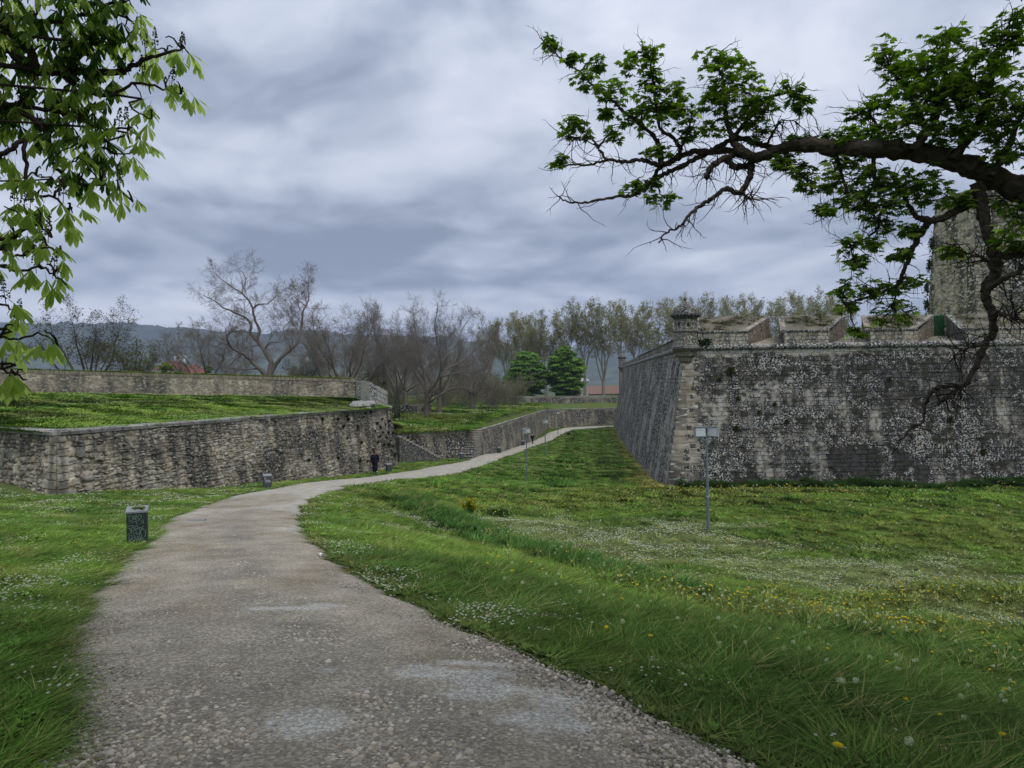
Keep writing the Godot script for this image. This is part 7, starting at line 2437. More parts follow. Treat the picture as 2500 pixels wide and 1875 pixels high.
func path_light(at: Vector3, turn: float, label: String, body: Color, tags: int, w := 0.37, h := 0.6) -> void:
	var t := thing("path_light", label, "bollard", at, turn, "low metal path lights along the gravel")
	var b := MB.new()
	b.box(Vector3(0, -0.15, 0), Vector3(w, h + 0.15, w * 0.62), 0.0, body)
	put("housing", b.mesh(), M.metal, t)
	var c := PackedVector3Array()
	for q in [[-1, -1, 0.0], [1, -1, 0.0], [1, 1, 0.0], [-1, 1, 0.0], [-1, -1, 0.1], [1, -1, 0.1], [1, 1, 0.03], [-1, 1, 0.03]]:
		c.append(Vector3(q[0] * (w * 0.5 + 0.012), h + q[2], q[1] * (w * 0.31 + 0.012)))
	var l := MB.new()
	l.hexa(c, Color(0.20, 0.215, 0.225))
	put("lid", l.mesh(), M.metal, t)
	var base := MB.new()
	base.box(Vector3(0, -0.12, 0), Vector3(w + 0.03, 0.14, w * 0.62 + 0.03), 0.0, body * 0.8)
	put("plinth", base.mesh(), M.metal, t)
	if tags == 0:
		return
	var g := MB.new()
	var z := w * 0.31 + 0.003
	if tags == 1:
		# pale green sprayed tags, in units of the face
		var green := Color(0.15, 0.24, 0.19)
		var lines := [[[0.06, 0.03], [0.28, 0.06], [0.32, 0.16], [0.2, 0.22], [0.1, 0.2]], [[0.06, 0.05], [0.15, 0.1], [0.13, 0.16]], [[0.37, 0.05], [0.36, 0.1], [0.42, 0.18], [0.5, 0.08], [0.48, 0.02], [0.43, 0.08], [0.45, 0.17], [0.52, 0.17]], [[0.62, 0.03], [0.57, 0.1], [0.63, 0.17], [0.73, 0.12], [0.7, 0.03], [0.62, 0.02]], [[0.24, 0.27], [0.4, 0.24], [0.58, 0.22], [0.68, 0.17]], [[0.52, 0.22], [0.48, 0.28], [0.52, 0.33], [0.55, 0.31]], [[0.82, 0.03], [0.84, 0.04]], [[0.92, 0.03], [0.94, 0.04]], [[0.86, 0.11], [0.89, 0.12]], [[0.08, 0.3], [0.05, 0.33]], [[0.15, 0.28], [0.17, 0.3]], [[0.68, 0.31], [0.66, 0.33], [0.7, 0.33]], [[0.84, 0.33], [0.88, 0.33]], [[0.74, 0.26], [0.82, 0.2], [0.85, 0.28], [0.78, 0.3], [0.74, 0.25]],
			[[0.03, 0.37], [0.3, 0.37], [0.32, 0.36], [0.34, 0.43], [0.4, 0.5]], [[0.03, 0.42], [0.15, 0.46], [0.22, 0.56], [0.24, 0.46], [0.3, 0.4]], [[0.03, 0.66], [0.2, 0.6], [0.4, 0.5], [0.62, 0.46], [0.86, 0.42]], [[0.4, 0.46], [0.45, 0.38], [0.54, 0.39], [0.56, 0.47], [0.46, 0.51], [0.48, 0.62], [0.56, 0.62]], [[0.64, 0.46], [0.66, 0.55], [0.62, 0.72]], [[0.72, 0.47], [0.84, 0.5]],
			[[0.7, 0.66], [0.7, 0.55], [0.8, 0.51], [0.93, 0.58], [0.92, 0.72], [0.85, 0.76]], [[0.68, 0.6], [0.75, 0.76], [0.86, 0.9]], [[0.12, 0.88], [0.11, 0.72], [0.2, 0.67], [0.26, 0.74], [0.14, 0.86], [0.3, 0.78], [0.38, 0.74]], [[0.3, 0.66], [0.42, 0.74], [0.5, 0.88], [0.48, 0.96]], [[0.5, 0.88], [0.62, 0.76], [0.52, 0.74], [0.56, 0.84], [0.72, 0.76], [0.6, 0.9]], [[0.12, 0.96], [0.28, 0.88], [0.44, 0.8]], [[0.48, 0.94], [0.64, 0.88], [0.7, 0.8], [0.74, 0.9], [0.86, 0.9]], [[0.3, 0.6], [0.48, 0.65], [0.64, 0.66]]]
		for q in lines:
			var p := []
			for v in q:
				p.append([(v[0] - 0.5) * w * 0.98, h * (0.97 - v[1] * 0.95)])
			stroke(g, p, 0.0055, z, green)
	else:
		var white := Color(0.55, 0.57, 0.57)
		for q in [[[0.1, 0.05], [0.12, 0.22], [0.3, 0.1]], [[0.1, 0.12], [0.3, 0.14]], [[0.12, 0.35], [0.3, 0.3], [0.2, 0.5]], [[0.34, 0.52], [0.4, 0.36], [0.52, 0.34], [0.5, 0.55]], [[0.55, 0.52], [0.62, 0.34], [0.72, 0.36], [0.7, 0.5]], [[0.78, 0.34], [0.76, 0.5], [0.9, 0.4]], [[0.3, 0.3], [0.55, 0.28]]]:
			var p := []
			for v in q:
				p.append([(v[0] - 0.5) * w * 0.95, h * (0.97 - v[1] * 0.95)])
			stroke(g, p, 0.009, z, white)
	put("graffiti", g.mesh(), M.plain, t)

func build_boxes() -> void:
	var at := func(x: float, z: float) -> Vector3: return Vector3(x, ground(x, z), z)
	path_light(at.call(-7.02, -13.45), 0.36, "dark green metal path light covered in pale green graffiti", Color(0.014, 0.024, 0.022), 1, 0.34, 0.6)
	path_light(at.call(-12.75, -37.4), 0.5, "grey metal path light with a white scrawl beside the rubble wall", Color(0.055, 0.07, 0.078), 2, 0.4, 0.6)
	path_light(at.call(-9.75, -56.6), 0.7, "plain grey metal path light at the end of the rubble wall", Color(0.05, 0.065, 0.075), 0, 0.4, 0.58)
	path_light(at.call(-5.1, -72.0), 0.8, "plain grey metal path light at the foot of the stone steps", Color(0.06, 0.085, 0.085), 0, 0.42, 0.6)
	path_light(at.call(-1.6, -84.5), 0.8, "small grey metal path light by the streaked retaining wall", Color(0.05, 0.065, 0.07), 0, 0.42, 0.6)
	path_light(at.call(1.5, -104.5), 0.8, "distant grey metal path light near the walker in black", Color(0.05, 0.065, 0.07), 0, 0.42, 0.6)
	# withered bunch lying on the nearest box
	var q: Vector3 = at.call(-7.02, -13.45)
	var bunch := MB.new()
	for i in 150:
		var d := rand_dir(rng)
		d.y = absf(d.y) * 0.6
		leaf_diamond(bunch, q + Vector3(0.02 + rng.randf_range(-0.1, 0.1), 0.66 + rng.randf() * 0.03, -0.02 + rng.randf_range(-0.05, 0.05)), d, d.cross(Vector3.UP + rand_dir(rng) * 0.4).normalized(), rng.randf_range(0.03, 0.06), Color(0.34, 0.36, 0.15) * rng.randf_range(0.6, 1.2))
	var bo := put("dried_bunch", bunch.mesh(), M.leaf_small)
	tag(bo, "small withered yellow bunch lying on the graffitied box", "plant")
	# drain cover, litter
	var dr := thing("drain_cover", "thin rectangular metal drain cover set in the gravel", "drain", at.call(-8.15, -18.4) + Vector3(0, 0.02, 0), 0.1)
	var fr := MB.new()
	fr.box(Vector3(0, -0.02, 0), Vector3(0.5, 0.035, 0.3), 0.0, Color(0.16, 0.16, 0.155))
	put("frame", fr.mesh(), M.metal, dr)
	for i in 7:
		var sl := MB.new()
		sl.box(Vector3(-0.2 + i * 0.066, 0.015, 0), Vector3(0.03, 0.012, 0.24), 0.0, Color(0.24, 0.24, 0.23))
		put("bar", sl.mesh(), M.metal, dr)
	var pb := MB.new()
	var lat := Vector3(-3.28, ground(-3.28, -12.2) + 0.02, -12.2)
	for i in 16:
		var a := rand_dir(rng) * 0.055
		var b := rand_dir(rng) * 0.055
		var c := rand_dir(rng) * 0.055
		pb.tri(lat + Vector3(a.x, absf(a.y), a.z), lat + Vector3(b.x, absf(b.y), b.z), lat + Vector3(c.x, absf(c.y), c.z), Color(0.75, 0.75, 0.74))
	tag(put("crumpled_paper", pb.mesh(), M.plain), "crumpled white paper at the grass edge of the path", "litter")
	# thin edging along the near side of the path
	var ed := MB.new()
	var z := -3.3
	while z > -5.0:
		var x0 := xr(-z) + 0.06
		var x1 := xr(-z + 0.25) + 0.06
		var c := PackedVector3Array()
		for y in [-0.1, 0.022]:
			for k in [[x0 - 0.012, z], [x0 + 0.012, z], [x1 + 0.012, z - 0.25], [x1 - 0.012, z - 0.25]]:
				c.append(Vector3(k[0], ground(k[0], k[1]) + y, k[1]))
		ed.hexa(c, Color(0.15, 0.135, 0.11))
		z -= 0.25
	tag(put("path_edging", ed.mesh(), M.plain), "thin dark edging strip between the gravel and the near grass", "edging")

# plants rooted in the walls
func build_wall_plants() -> void:
	var mb := MB.new()
	for k in 70:
		var d := (rand_dir(rng) + Vector3(0, -0.25, 0.6)).normalized()
		d.z = absf(d.z)
		leaf_diamond(mb, rand_dir(rng) * 0.12 * rng.randf(), d, d.cross(rand_dir(rng)).normalized(), rng.randf_range(0.12, 0.3), Color(0.065, 0.075, 0.03) * rng.randf_range(0.6, 1.5))
	var m1 := mb.mesh()
	var F2 := WallFace.new(A_TOP, B_TOP, 0.12, Vector3(1, 0, 0.3))
	var n := 0
	for q in [[0.53, 1.5], [0.63, 0.35], [0.72, 1.0], [0.70, 0.45], [0.745, 0.3], [0.75, 0.55], [0.735, 1.9], [0.79, 1.2], [0.80, 2.4], [0.83, 0.45], [0.84, 0.2], [0.87, 0.15], [0.885, 1.7], [0.89, 2.6], [0.90, 1.1], [0.905, 2.2], [0.915, 1.5], [0.925, 2.9], [0.93, 1.9], [0.935, 0.8], [0.945, 2.4], [0.95, 1.3], [0.955, 3.0], [0.96, 2.0], [0.965, 3.5], [0.97, 2.7], [0.975, 1.0], [0.98, 3.2], [0.985, 3.9], [0.99, 2.1], [0.82, 3.9], [0.845, 4.0], [0.78, 3.7], [0.56, 2.9], [0.68, 3.2], [0.86, 3.1]]:
		var s: float = q[0] * F2.length
		var p := F2.pt(s, q[1], 0.06)
		if p.y < ground(p.x, p.z) - 0.1:
			continue
		var t := put("wall_plant", m1, M.leaf_small)
		tag(t, "dark clump of wall plant rooted between the stones of the rubble wall", "plant", "small plants growing on the rubble wall")
		t.position = p
		t.rotation = Vector3(0, atan2(F2.out.x, F2.out.z), rng.randf_range(-0.6, 0.6))
		t.scale = Vector3.ONE * rng.randf_range(0.4, 0.8)
	var T := T_TOP
	for q in [[13.95, 1.35, 1.9, "dark weed high on the bastion face below the first merlon"], [13.2, 1.9, 1.1, ""], [14.3, 3.1, 1.0, ""], [15.6, 4.0, 1.0, ""], [17.3, 4.6, 1.1, ""], [14.1, 5.0, 1.3, ""], [27.6, 4.6, 1.5, ""], [29.5, 6.6, 1.4, ""], [24.0, 2.0, 1.0, ""], [16.6, 3.5, 0.9, ""]]:
		var t := put("wall_plant", m1, M.leaf_small)
		var w: float = q[1]
		t.position = Vector3(q[0], T.y - w, T.z + 0.145 * w + 0.07)
		t.scale = Vector3(q[2], q[2], q[2] * 0.5) * 0.7
		tag(t, q[3] if q[3] else "dull green weed clinging to the face of the dark bastion", "plant", "" if q[3] else "weeds on the bastion face")
	var gb := MB.new()
	for k in 260:
		var d := (rand_dir(rng) + Vector3(0, 0.4, 0.5)).normalized()
		leaf_diamond(gb, Vector3(rng.randf_range(-0.35, 0.35), rng.randf_range(0.0, 0.4), rng.randf_range(-0.1, 0.15)), d, d.cross(rand_dir(rng)).normalized(), rng.randf_range(0.08, 0.18), Color(0.035, 0.075, 0.02) * rng.randf_range(0.6, 1.4))
	var g := put("ledge_shrub", gb.mesh(), M.leaf_small)
	g.position = Vector3(T.x + 1.3, T.y + 0.25, T.z + 0.08)
	tag(g, "small green shrub on the cordon beside the sentry box", "plant")
	# broom in flower on the ditch grass
	var b := thing("yellow_bush", "round yellow flowering bush alone on the ditch grass", "bush", Vector3(-1.95, ground(-1.95, -32.0), -32.0))
	var st := MB.new()
	var lf := MB.new()
	var fl := MB.new()
	for k in 70:
		var a := rng.randf() * TAU
		var q := rng.randf_range(0.1, 0.42)
		var top := Vector3(cos(a) * q, rng.randf_range(0.4, 0.78) * (1.1 - q * 0.8), sin(a) * q)
		spike(st, Vector3(0, -0.05, 0) + Vector3(cos(a), 0, sin(a)) * 0.06, top, 0.008, Color(0.05, 0.08, 0.02))
		for s in 14:
			var d := rand_dir(rng)
			leaf_diamond(lf, top * rng.randf_range(0.35, 1.0) + rand_dir(rng) * 0.05, d, d.cross(rand_dir(rng)).normalized(), 0.06, Color(0.05, 0.10, 0.02) * rng.randf_range(0.7, 1.3))
		for s in 7:
			var d := rand_dir(rng)
			leaf_diamond(fl, top * rng.randf_range(0.8, 1.05) + rand_dir(rng) * 0.04, d, d.cross(rand_dir(rng)).normalized(), 0.05, Color(0.62, 0.52, 0.03) * rng.randf_range(0.7, 1.2))
	put("stems", st.mesh(), M.leaf_small, b)
	put("foliage", lf.mesh(), M.leaf_small, b, "stuff")
	put("blossom", fl.mesh(), M.leaf_small, b, "stuff")
	var low := MB.new()
	for k in 400:
		var d := (rand_dir(rng) + Vector3(0, 0.5, 0)).normalized()
		leaf_diamond(low, Vector3(rng.randfn() * 0.3, rng.randf() * 0.25, rng.randfn() * 0.25), d, d.cross(rand_dir(rng)).normalized(), 0.12, Color(0.04, 0.09, 0.02) * rng.randf_range(0.7, 1.3))
	var dk := put("dock_clump", low.mesh(), M.leaf_small)
	dk.position = Vector3(-0.75, ground(-0.75, -32.4), -32.4)
	tag(dk, "low dark green weed clump beside the yellow bush", "plant")

# ------------------------------------------------------------------ bodies: tapered capsules joined smoothly and meshed as surface nets
func body(bones: Array, cell: float, k: float) -> ArrayMesh:
	var lo := Vector3.ONE * 1e9
	var hi := -lo
	for b in bones:
		for e in [0, 1]:
			var r: float = b[2 + e] + 0.05
			lo = lo.min(b[e] - Vector3.ONE * r)
			hi = hi.max(b[e] + Vector3.ONE * r)
	var nx := int((hi.x - lo.x) / cell) + 2
	var ny := int((hi.y - lo.y) / cell) + 2
	var nz := int((hi.z - lo.z) / cell) + 2
	var sum := PackedFloat32Array()
	sum.resize(nx * ny * nz)
	var best := PackedFloat32Array()
	best.resize(nx * ny * nz)
	best.fill(1e9)
	var who := PackedByteArray()
	who.resize(nx * ny * nz)
	for bi in bones.size():
		var b: Array = bones[bi]
		var a: Vector3 = b[0]
		var d: Vector3 = b[1] - b[0]
		var l2 := maxf(d.length_squared(), 1e-8)
		var m := maxf(b[2], b[3]) + 0.06
		var i0 := ((b[0] as Vector3).min(b[1]) - Vector3.ONE * m - lo) / cell
		var i1 := ((b[0] as Vector3).max(b[1]) + Vector3.ONE * m - lo) / cell
		for z in range(maxi(0, int(i0.z)), mini(nz, int(i1.z) + 2)):
			for y in range(maxi(0, int(i0.y)), mini(ny, int(i1.y) + 2)):
				for x in range(maxi(0, int(i0.x)), mini(nx, int(i1.x) + 2)):
					var p := lo + Vector3(x, y, z) * cell
					var t := clampf((p - a).dot(d) / l2, 0.0, 1.0)
					var dist := p.distance_to(a + d * t) - lerpf(b[2], b[3], t)
					var q := (z * ny + y) * nx + x
					sum[q] += exp(-k * dist)
					if dist < best[q]:
						best[q] = dist
						who[q] = bi
	var f := PackedFloat32Array()
	f.resize(sum.size())
	for i in sum.size():
		f[i] = 1.0 if sum[i] <= 0.0 else -log(sum[i]) / k
	var id := {}
	var pos := PackedVector3Array()
	var col := PackedColorArray()
	var sx := 1
	var sy := nx
	var sz := nx * ny
	var off := [0, sx, sy, sx + sy, sz, sx + sz, sy + sz, sx + sy + sz]
	var corner := [Vector3(0, 0, 0), Vector3(1, 0, 0), Vector3(0, 1, 0), Vector3(1, 1, 0), Vector3(0, 0, 1), Vector3(1, 0, 1), Vector3(0, 1, 1), Vector3(1, 1, 1)]
	var edges := [[0, 1], [2, 3], [4, 5], [6, 7], [0, 2], [1, 3], [4, 6], [5, 7], [0, 4], [1, 5], [2, 6], [3, 7]]
	for z in nz - 1:
		for y in ny - 1:
			for x in nx - 1:
				var q := z * sz + y * sy + x
				var neg := 0
				for o in 8:
					if f[q + off[o]] < 0.0:
						neg += 1
				if neg == 0 or neg == 8:
					continue
				var c := Vector3.ZERO
				var n := 0
				for e in edges:
					var fa := f[q + off[e[0]]]
					var fb := f[q + off[e[1]]]
					if (fa < 0.0) != (fb < 0.0):
						c += corner[e[0]].lerp(corner[e[1]], fa / (fa - fb))
						n += 1
				id[q] = pos.size()
				pos.append(lo + (Vector3(x, y, z) + c / n) * cell)
				var w := 0
				var bd := 1e9
				for o in 8:
					if best[q + off[o]] < bd:
						bd = best[q + off[o]]
						w = who[q + off[o]]
				col.append(bones[w][4])
	var idx := PackedInt32Array()
	for q in id:
		var inside := f[q] < 0.0
		for ax in [[sx, sy, sz], [sy, sz, sx], [sz, sx, sy]]:
			var far: int = q + ax[0]
			if (f[far] < 0.0) == inside:
				continue
			var a: int = q
			var b: int = q - ax[1]
			var c: int = q - ax[1] - ax[2]
			var d: int = q - ax[2]
			if not (id.has(b) and id.has(c) and id.has(d)):
				continue
			var v := [id[a], id[b], id[c], id[d]]
			if inside:
				idx.append_array(PackedInt32Array([v[0], v[2], v[1], v[0], v[3], v[2]]))
			else:
				idx.append_array(PackedInt32Array([v[0], v[1], v[2], v[0], v[2], v[3]]))
	var nor := PackedVector3Array()
	nor.resize(pos.size())
	for i in idx.size() / 3:
		var a := idx[i * 3]
		var b := idx[i * 3 + 1]
		var c := idx[i * 3 + 2]
		var k3 := (pos[c] - pos[a]).cross(pos[b] - pos[a])
		nor[a] += k3
		nor[b] += k3
		nor[c] += k3
	for i in nor.size():
		nor[i] = nor[i].normalized()
	var arr := []
	arr.resize(Mesh.ARRAY_MAX)
	arr[Mesh.ARRAY_VERTEX] = pos
	arr[Mesh.ARRAY_NORMAL] = nor
	arr[Mesh.ARRAY_COLOR] = col
	arr[Mesh.ARRAY_INDEX] = idx
	var mesh := ArrayMesh.new()
	mesh.add_surface_from_arrays(Mesh.PRIMITIVE_TRIANGLES, arr)
	return mesh

# a walking figure that faces +z; C: coat, legs, shoe, skin, hair, collar
func person(label: String, at: Vector3, turn: float, H: float, C: Dictionary, cell: float, stride: float, bow: float) -> void:
	var t := thing("person", label, "person", at, turn)
	var s := H / 1.76
	var v := func(x: float, y: float, z: float) -> Vector3: return Vector3(x, y, z) * s
	var B := []
	var add := func(a: Vector3, b: Vector3, r0: float, r1: float, c: Color) -> void: B.append([a, b, r0 * s, r1 * s, c])
	# legs, one forward, one back
	for side in [-1.0, 1.0]:
		var fwd: float = stride * side
		var hip: Vector3 = v.call(0.09 * side, 0.90, 0.0)
		var knee: Vector3 = v.call(0.095 * side, 0.50, 0.16 * fwd + 0.05)
		var ankle: Vector3 = v.call(0.095 * side, 0.09 + (0.05 if fwd < 0.0 else 0.0), 0.30 * fwd - 0.02)
		add.call(hip, knee, 0.092, 0.066, C.legs)
		add.call(knee, ankle, 0.064, 0.05, C.legs)
		var toe: Vector3 = ankle + v.call(0.015 * side, -0.05 - (0.04 if fwd < 0.0 else 0.0), 0.15)
		add.call(ankle + v.call(0, -0.045, -0.04), toe, 0.048, 0.038, C.shoe)
	# trunk and coat
	add.call(v.call(-0.06, 0.93, 0), v.call(0.06, 0.93, 0), 0.125, 0.125, C.legs)
	add.call(v.call(-0.07, 0.88, 0), v.call(0.07, 0.88, 0), 0.13, 0.13, C.coat)
	add.call(v.call(0, 0.98, 0), v.call(0, 1.25, 0.01), 0.165, 0.165, C.coat)
	add.call(v.call(-0.07, 1.25, 0.0), v.call(0.07, 1.25, 0.0), 0.14, 0.14, C.coat)
	add.call(v.call(-0.17, 1.41, 0), v.call(0.17, 1.41, 0), 0.072, 0.072, C.coat)
	add.call(v.call(-0.03, 1.0, 0.13), v.call(-0.02, 1.38, 0.10), 0.045, 0.04, C.front)
	# arms
	for side in [-1.0, 1.0]:
		var sh: Vector3 = v.call(0.205 * side, 1.40, 0.0)
		var el: Vector3 = v.call(0.265 * side, 1.13, -0.05 - 0.05 * side * stride)
		var wr: Vector3 = v.call(0.275 * side, 0.90, 0.05 - 0.12 * side * stride)
		add.call(sh, el, 0.066, 0.055, C.coat)
		add.call(el, wr, 0.053, 0.043, C.coat)
		# hand: palm, four fingers, thumb
		var palm: Vector3 = wr + v.call(0.0, -0.08, 0.015)
		add.call(wr, palm, 0.028, 0.03, C.skin)
		for k in 4:
			var z := (k - 1.5) * 0.019
			add.call(palm + v.call(0, -0.01, z), palm + v.call(-0.012 * side, -0.07 + absf(k - 1.3) * 0.008, z + 0.01), 0.011, 0.009, C.skin)
		add.call(palm + v.call(0, 0.03, 0.025), palm + v.call(-0.01 * side, -0.02, 0.055), 0.012, 0.010, C.skin)
	# neck, head bowed by "bow"
	var neck: Vector3 = v.call(0, 1.47, 0.0)
	add.call(v.call(0, 1.43, 0), neck + v.call(0, 0.05, 0.02), 0.062, 0.056, C.collar)
	var rot := Basis(Vector3.RIGHT, bow)
	var hd := func(x: float, y: float, z: float) -> Vector3: return neck + rot * (v.call(x, y, z) as Vector3)
	add.call(hd.call(0, 0.10, 0.02), hd.call(0, 0.19, 0.0), 0.078, 0.088, C.skin)
	add.call(hd.call(0, 0.075, 0.055), hd.call(0, 0.09, 0.06), 0.042, 0.045, C.skin)
	add.call(hd.call(0, 0.15, 0.1), hd.call(0, 0.115, 0.118), 0.012, 0.017, C.skin)
	for side in [-1.0, 1.0]:
		add.call(hd.call(0.085 * side, 0.15, 0.0), hd.call(0.088 * side, 0.12, 0.005), 0.017, 0.014, C.skin)
		add.call(hd.call(0.033 * side, 0.16, 0.083), hd.call(0.034 * side, 0.16, 0.084), 0.012, 0.012, C.hair)
	add.call(hd.call(-0.02, 0.083, 0.1), hd.call(0.02, 0.083, 0.1), 0.008, 0.008, C.skin * 0.6)
	add.call(hd.call(0, 0.215, -0.01), hd.call(0, 0.2, 0.05), 0.082, 0.06, C.hair)
	add.call(hd.call(0, 0.2, -0.03), hd.call(0, 0.12, -0.045), 0.083, 0.06, C.hair)
	if C.has("hood"):
		add.call(v.call(-0.09, 1.44, -0.03), v.call(0.09, 1.44, -0.03), 0.06, 0.06, C.hood)
		add.call(v.call(0, 1.46, -0.08), v.call(0, 1.40, -0.11), 0.07, 0.06, C.hood)
	put("body", body(B, cell, 55.0), M.cloth, t)

func build_people() -> void:
	var skin := Color(0.34, 0.20, 0.15)
	var navy := Color(0.012, 0.014, 0.026)
	var p1 := Vector3(-10.28, ground(-10.28, -53.6) + 0.03, -53.6)
	person("person in a dark navy jacket and jeans walking beside the rubble wall, head bowed", p1, 0.1, 1.74, {"coat": navy, "front": Color(0.05, 0.012, 0.018), "legs": Color(0.014, 0.018, 0.03), "shoe": Color(0.10, 0.10, 0.10), "skin": skin, "hair": Color(0.015, 0.012, 0.011), "collar": Color(0.10, 0.04, 0.04)}, 0.024, 0.6, 0.35)
	var q := Vector3(-10.45, ground(-10.45, -54.9) + 0.03, -54.9)
	person("person with grey hair and pale trainers walking close behind the navy jacket", q, 0.1, 1.66, {"coat": Color(0.03, 0.032, 0.045), "front": Color(0.05, 0.05, 0.06), "legs": Color(0.02, 0.024, 0.035), "shoe": Color(0.6, 0.6, 0.58), "skin": skin, "hair": Color(0.10, 0.085, 0.085), "collar": Color(0.35, 0.28, 0.28)}, 0.024, -0.6, 0.1)
	var p2 := Vector3(2.98, ground(2.98, -108.5) + 0.03, -108.5)
	person("person in a black coat with a pale collar walking away along the far path", p2, PI - 0.3, 1.66, {"coat": Color(0.008, 0.008, 0.009), "front": Color(0.01, 0.01, 0.01), "legs": Color(0.035, 0.035, 0.04), "shoe": Color(0.02, 0.02, 0.02), "skin": skin, "hair": Color(0.02, 0.017, 0.015), "collar": Color(0.5, 0.5, 0.48), "hood": Color(0.42, 0.42, 0.40)}, 0.03, 0.35, 0.05)
	# black dog at the edge of the path
	var d := thing("dog", "small black dog on the grass edge of the far path", "dog", Vector3(9.95, ground(9.95, -128.5), -128.5), 2.4)
	var k := Color(0.008, 0.008, 0.008)
	var B := [[Vector3(0, 0.34, 0.2), Vector3(0, 0.33, -0.02), 0.115, 0.105, k], [Vector3(0, 0.33, -0.02), Vector3(0, 0.35, -0.24), 0.095, 0.1, k], [Vector3(0, 0.4, 0.26), Vector3(0, 0.52, 0.36), 0.075, 0.06, k], [Vector3(0, 0.55, 0.38), Vector3(0, 0.52, 0.52), 0.07, 0.035, k],
		[Vector3(-0.04, 0.61, 0.37), Vector3(-0.07, 0.55, 0.35), 0.025, 0.018, k], [Vector3(0.04, 0.61, 0.37), Vector3(0.07, 0.55, 0.35), 0.025, 0.018, k], [Vector3(0, 0.4, -0.32), Vector3(0, 0.55, -0.46), 0.025, 0.015, k]]
	for s in [-1.0, 1.0]:
		B.append([Vector3(0.08 * s, 0.3, 0.2), Vector3(0.08 * s, 0.16, 0.18 + 0.04 * s), 0.055, 0.032, k])
		B.append([Vector3(0.08 * s, 0.16, 0.18 + 0.04 * s), Vector3(0.08 * s, 0.02, 0.2 + 0.06 * s), 0.03, 0.026, k])
		B.append([Vector3(0.08 * s, 0.31, -0.22), Vector3(0.085 * s, 0.2, -0.15 - 0.04 * s), 0.07, 0.045, k])
		B.append([Vector3(0.085 * s, 0.2, -0.15 - 0.04 * s), Vector3(0.085 * s, 0.13, -0.27 - 0.05 * s), 0.04, 0.028, k])
		B.append([Vector3(0.085 * s, 0.13, -0.27 - 0.05 * s), Vector3(0.085 * s, 0.02, -0.24 - 0.05 * s), 0.028, 0.026, k])
	put("body", body(B, 0.022, 70.0), M.cloth, d)

# ------------------------------------------------------------------ far buildings
func house(called: String, label: String, at: Vector3, turn: float, size: Vector3, roof: float, wall: Color, tile: Color, hip: float, rows: int, cols: int) -> void:
	var t := thing(called, label, "building", at, turn)
	var b := MB.new()
	b.box(Vector3(0, -3, 0), Vector3(size.x, size.y + 3, size.z), 0.0, wall)
	put("wall", b.mesh(), M.plain, t)
	var r := MB.new()
	var w := size.x * 0.5 + 0.5
	var d := size.z * 0.5 + 0.5
	var e := w - hip
	var y := size.y
	var p := [Vector3(-w, y, d), Vector3(w, y, d), Vector3(w, y, -d), Vector3(-w, y, -d), Vector3(-e, y + roof, 0), Vector3(e, y + roof, 0)]
	r.quad(p[0], p[1], p[5], p[4], Vector3(0, 1, 1), tile)
	r.quad(p[2], p[3], p[4], p[5], Vector3(0, 1, -1), tile)
	r.face(p[1], p[2], p[5], Vector3(1, 1, 0), tile)
	r.face(p[3], p[0], p[4], Vector3(-1, 1, 0), tile)
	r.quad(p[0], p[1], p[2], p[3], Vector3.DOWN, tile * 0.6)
	put("roof", r.mesh(), M.plain, t)
	for i in rows:
		for j in cols:
			var win := MB.new()
			win.box(Vector3(lerpf(-size.x * 0.4, size.x * 0.4, (j + 0.5) / cols), size.y * (i + 0.35) / rows, size.z * 0.5 + 0.02), Vector3(size.x * 0.4 / cols, size.y * 0.4 / rows, 0.06), 0.0, Color(0.03, 0.035, 0.04))
			put("window", win.mesh(), M.plain, t)

func build_town() -> void:
	house("house", "house with a hipped red tile roof showing just above the brick wall", Vector3(-123.5, 0, -280), 0.15, Vector3(9, 4.6, 8), 3.4, Color(0.45, 0.4, 0.34), Color(0.21, 0.08, 0.06), 4.0, 1, 3)
	house("house", "house with a red tile roof half hidden by the bright green bush", Vector3(-141, 0, -300), -0.1, Vector3(11, 6.5, 9), 3.4, Color(0.5, 0.45, 0.38), Color(0.20, 0.085, 0.065), 3.0, 1, 3)
	house("school_building", "long low building with a brown tile roof between the plane trees", Vector3(33, -7.6, -238), 0.0, Vector3(34, 3.4, 9), 2.6, Color(0.33, 0.32, 0.29), Color(0.19, 0.125, 0.10), 3.0, 1, 12)
	house("white_house", "small white house front glimpsed beside the leafy tree", Vector3(20.5, -3.6, -205), 0.0, Vector3(1.7, 3.8, 4), 0.9, Color(0.72, 0.72, 0.7), Color(0.5, 0.5, 0.48), 0.6, 2, 1)
	var r := RandomNumberGenerator.new()
	r.seed = 66
	for i in 20:
		var d := r.randf_range(600.0, 1100.0)
		var x := r.randf_range(-0.48, -0.08) * d
		var h := r.randf_range(4.0, 11.0)
		var tone := r.randf_range(0.3, 0.5)
		house("town_house", "pale town block far off behind the bare trees", Vector3(x, -16, -d), r.randf_range(-0.5, 0.5), Vector3(r.randf_range(9, 24), h + 6.0, r.randf_range(8, 14)), r.randf_range(1.5, 3.5), Color(tone, tone * 0.96, tone * 0.9), Color(0.2, 0.125, 0.095) if r.randf() < 0.6 else Color(0.4, 0.38, 0.36), 2.0, 3, 4)
		get_child(get_child_count() - 1).set_meta("group", "far town blocks")
	house("hill_villa", "white villa on the lower slope of the wooded hill", Vector3(-688, 20, -1500), 0.2, Vector3(20, 34, 14), 3.0, Color(0.8, 0.8, 0.78), Color(0.4, 0.3, 0.26), 6.0, 3, 5)

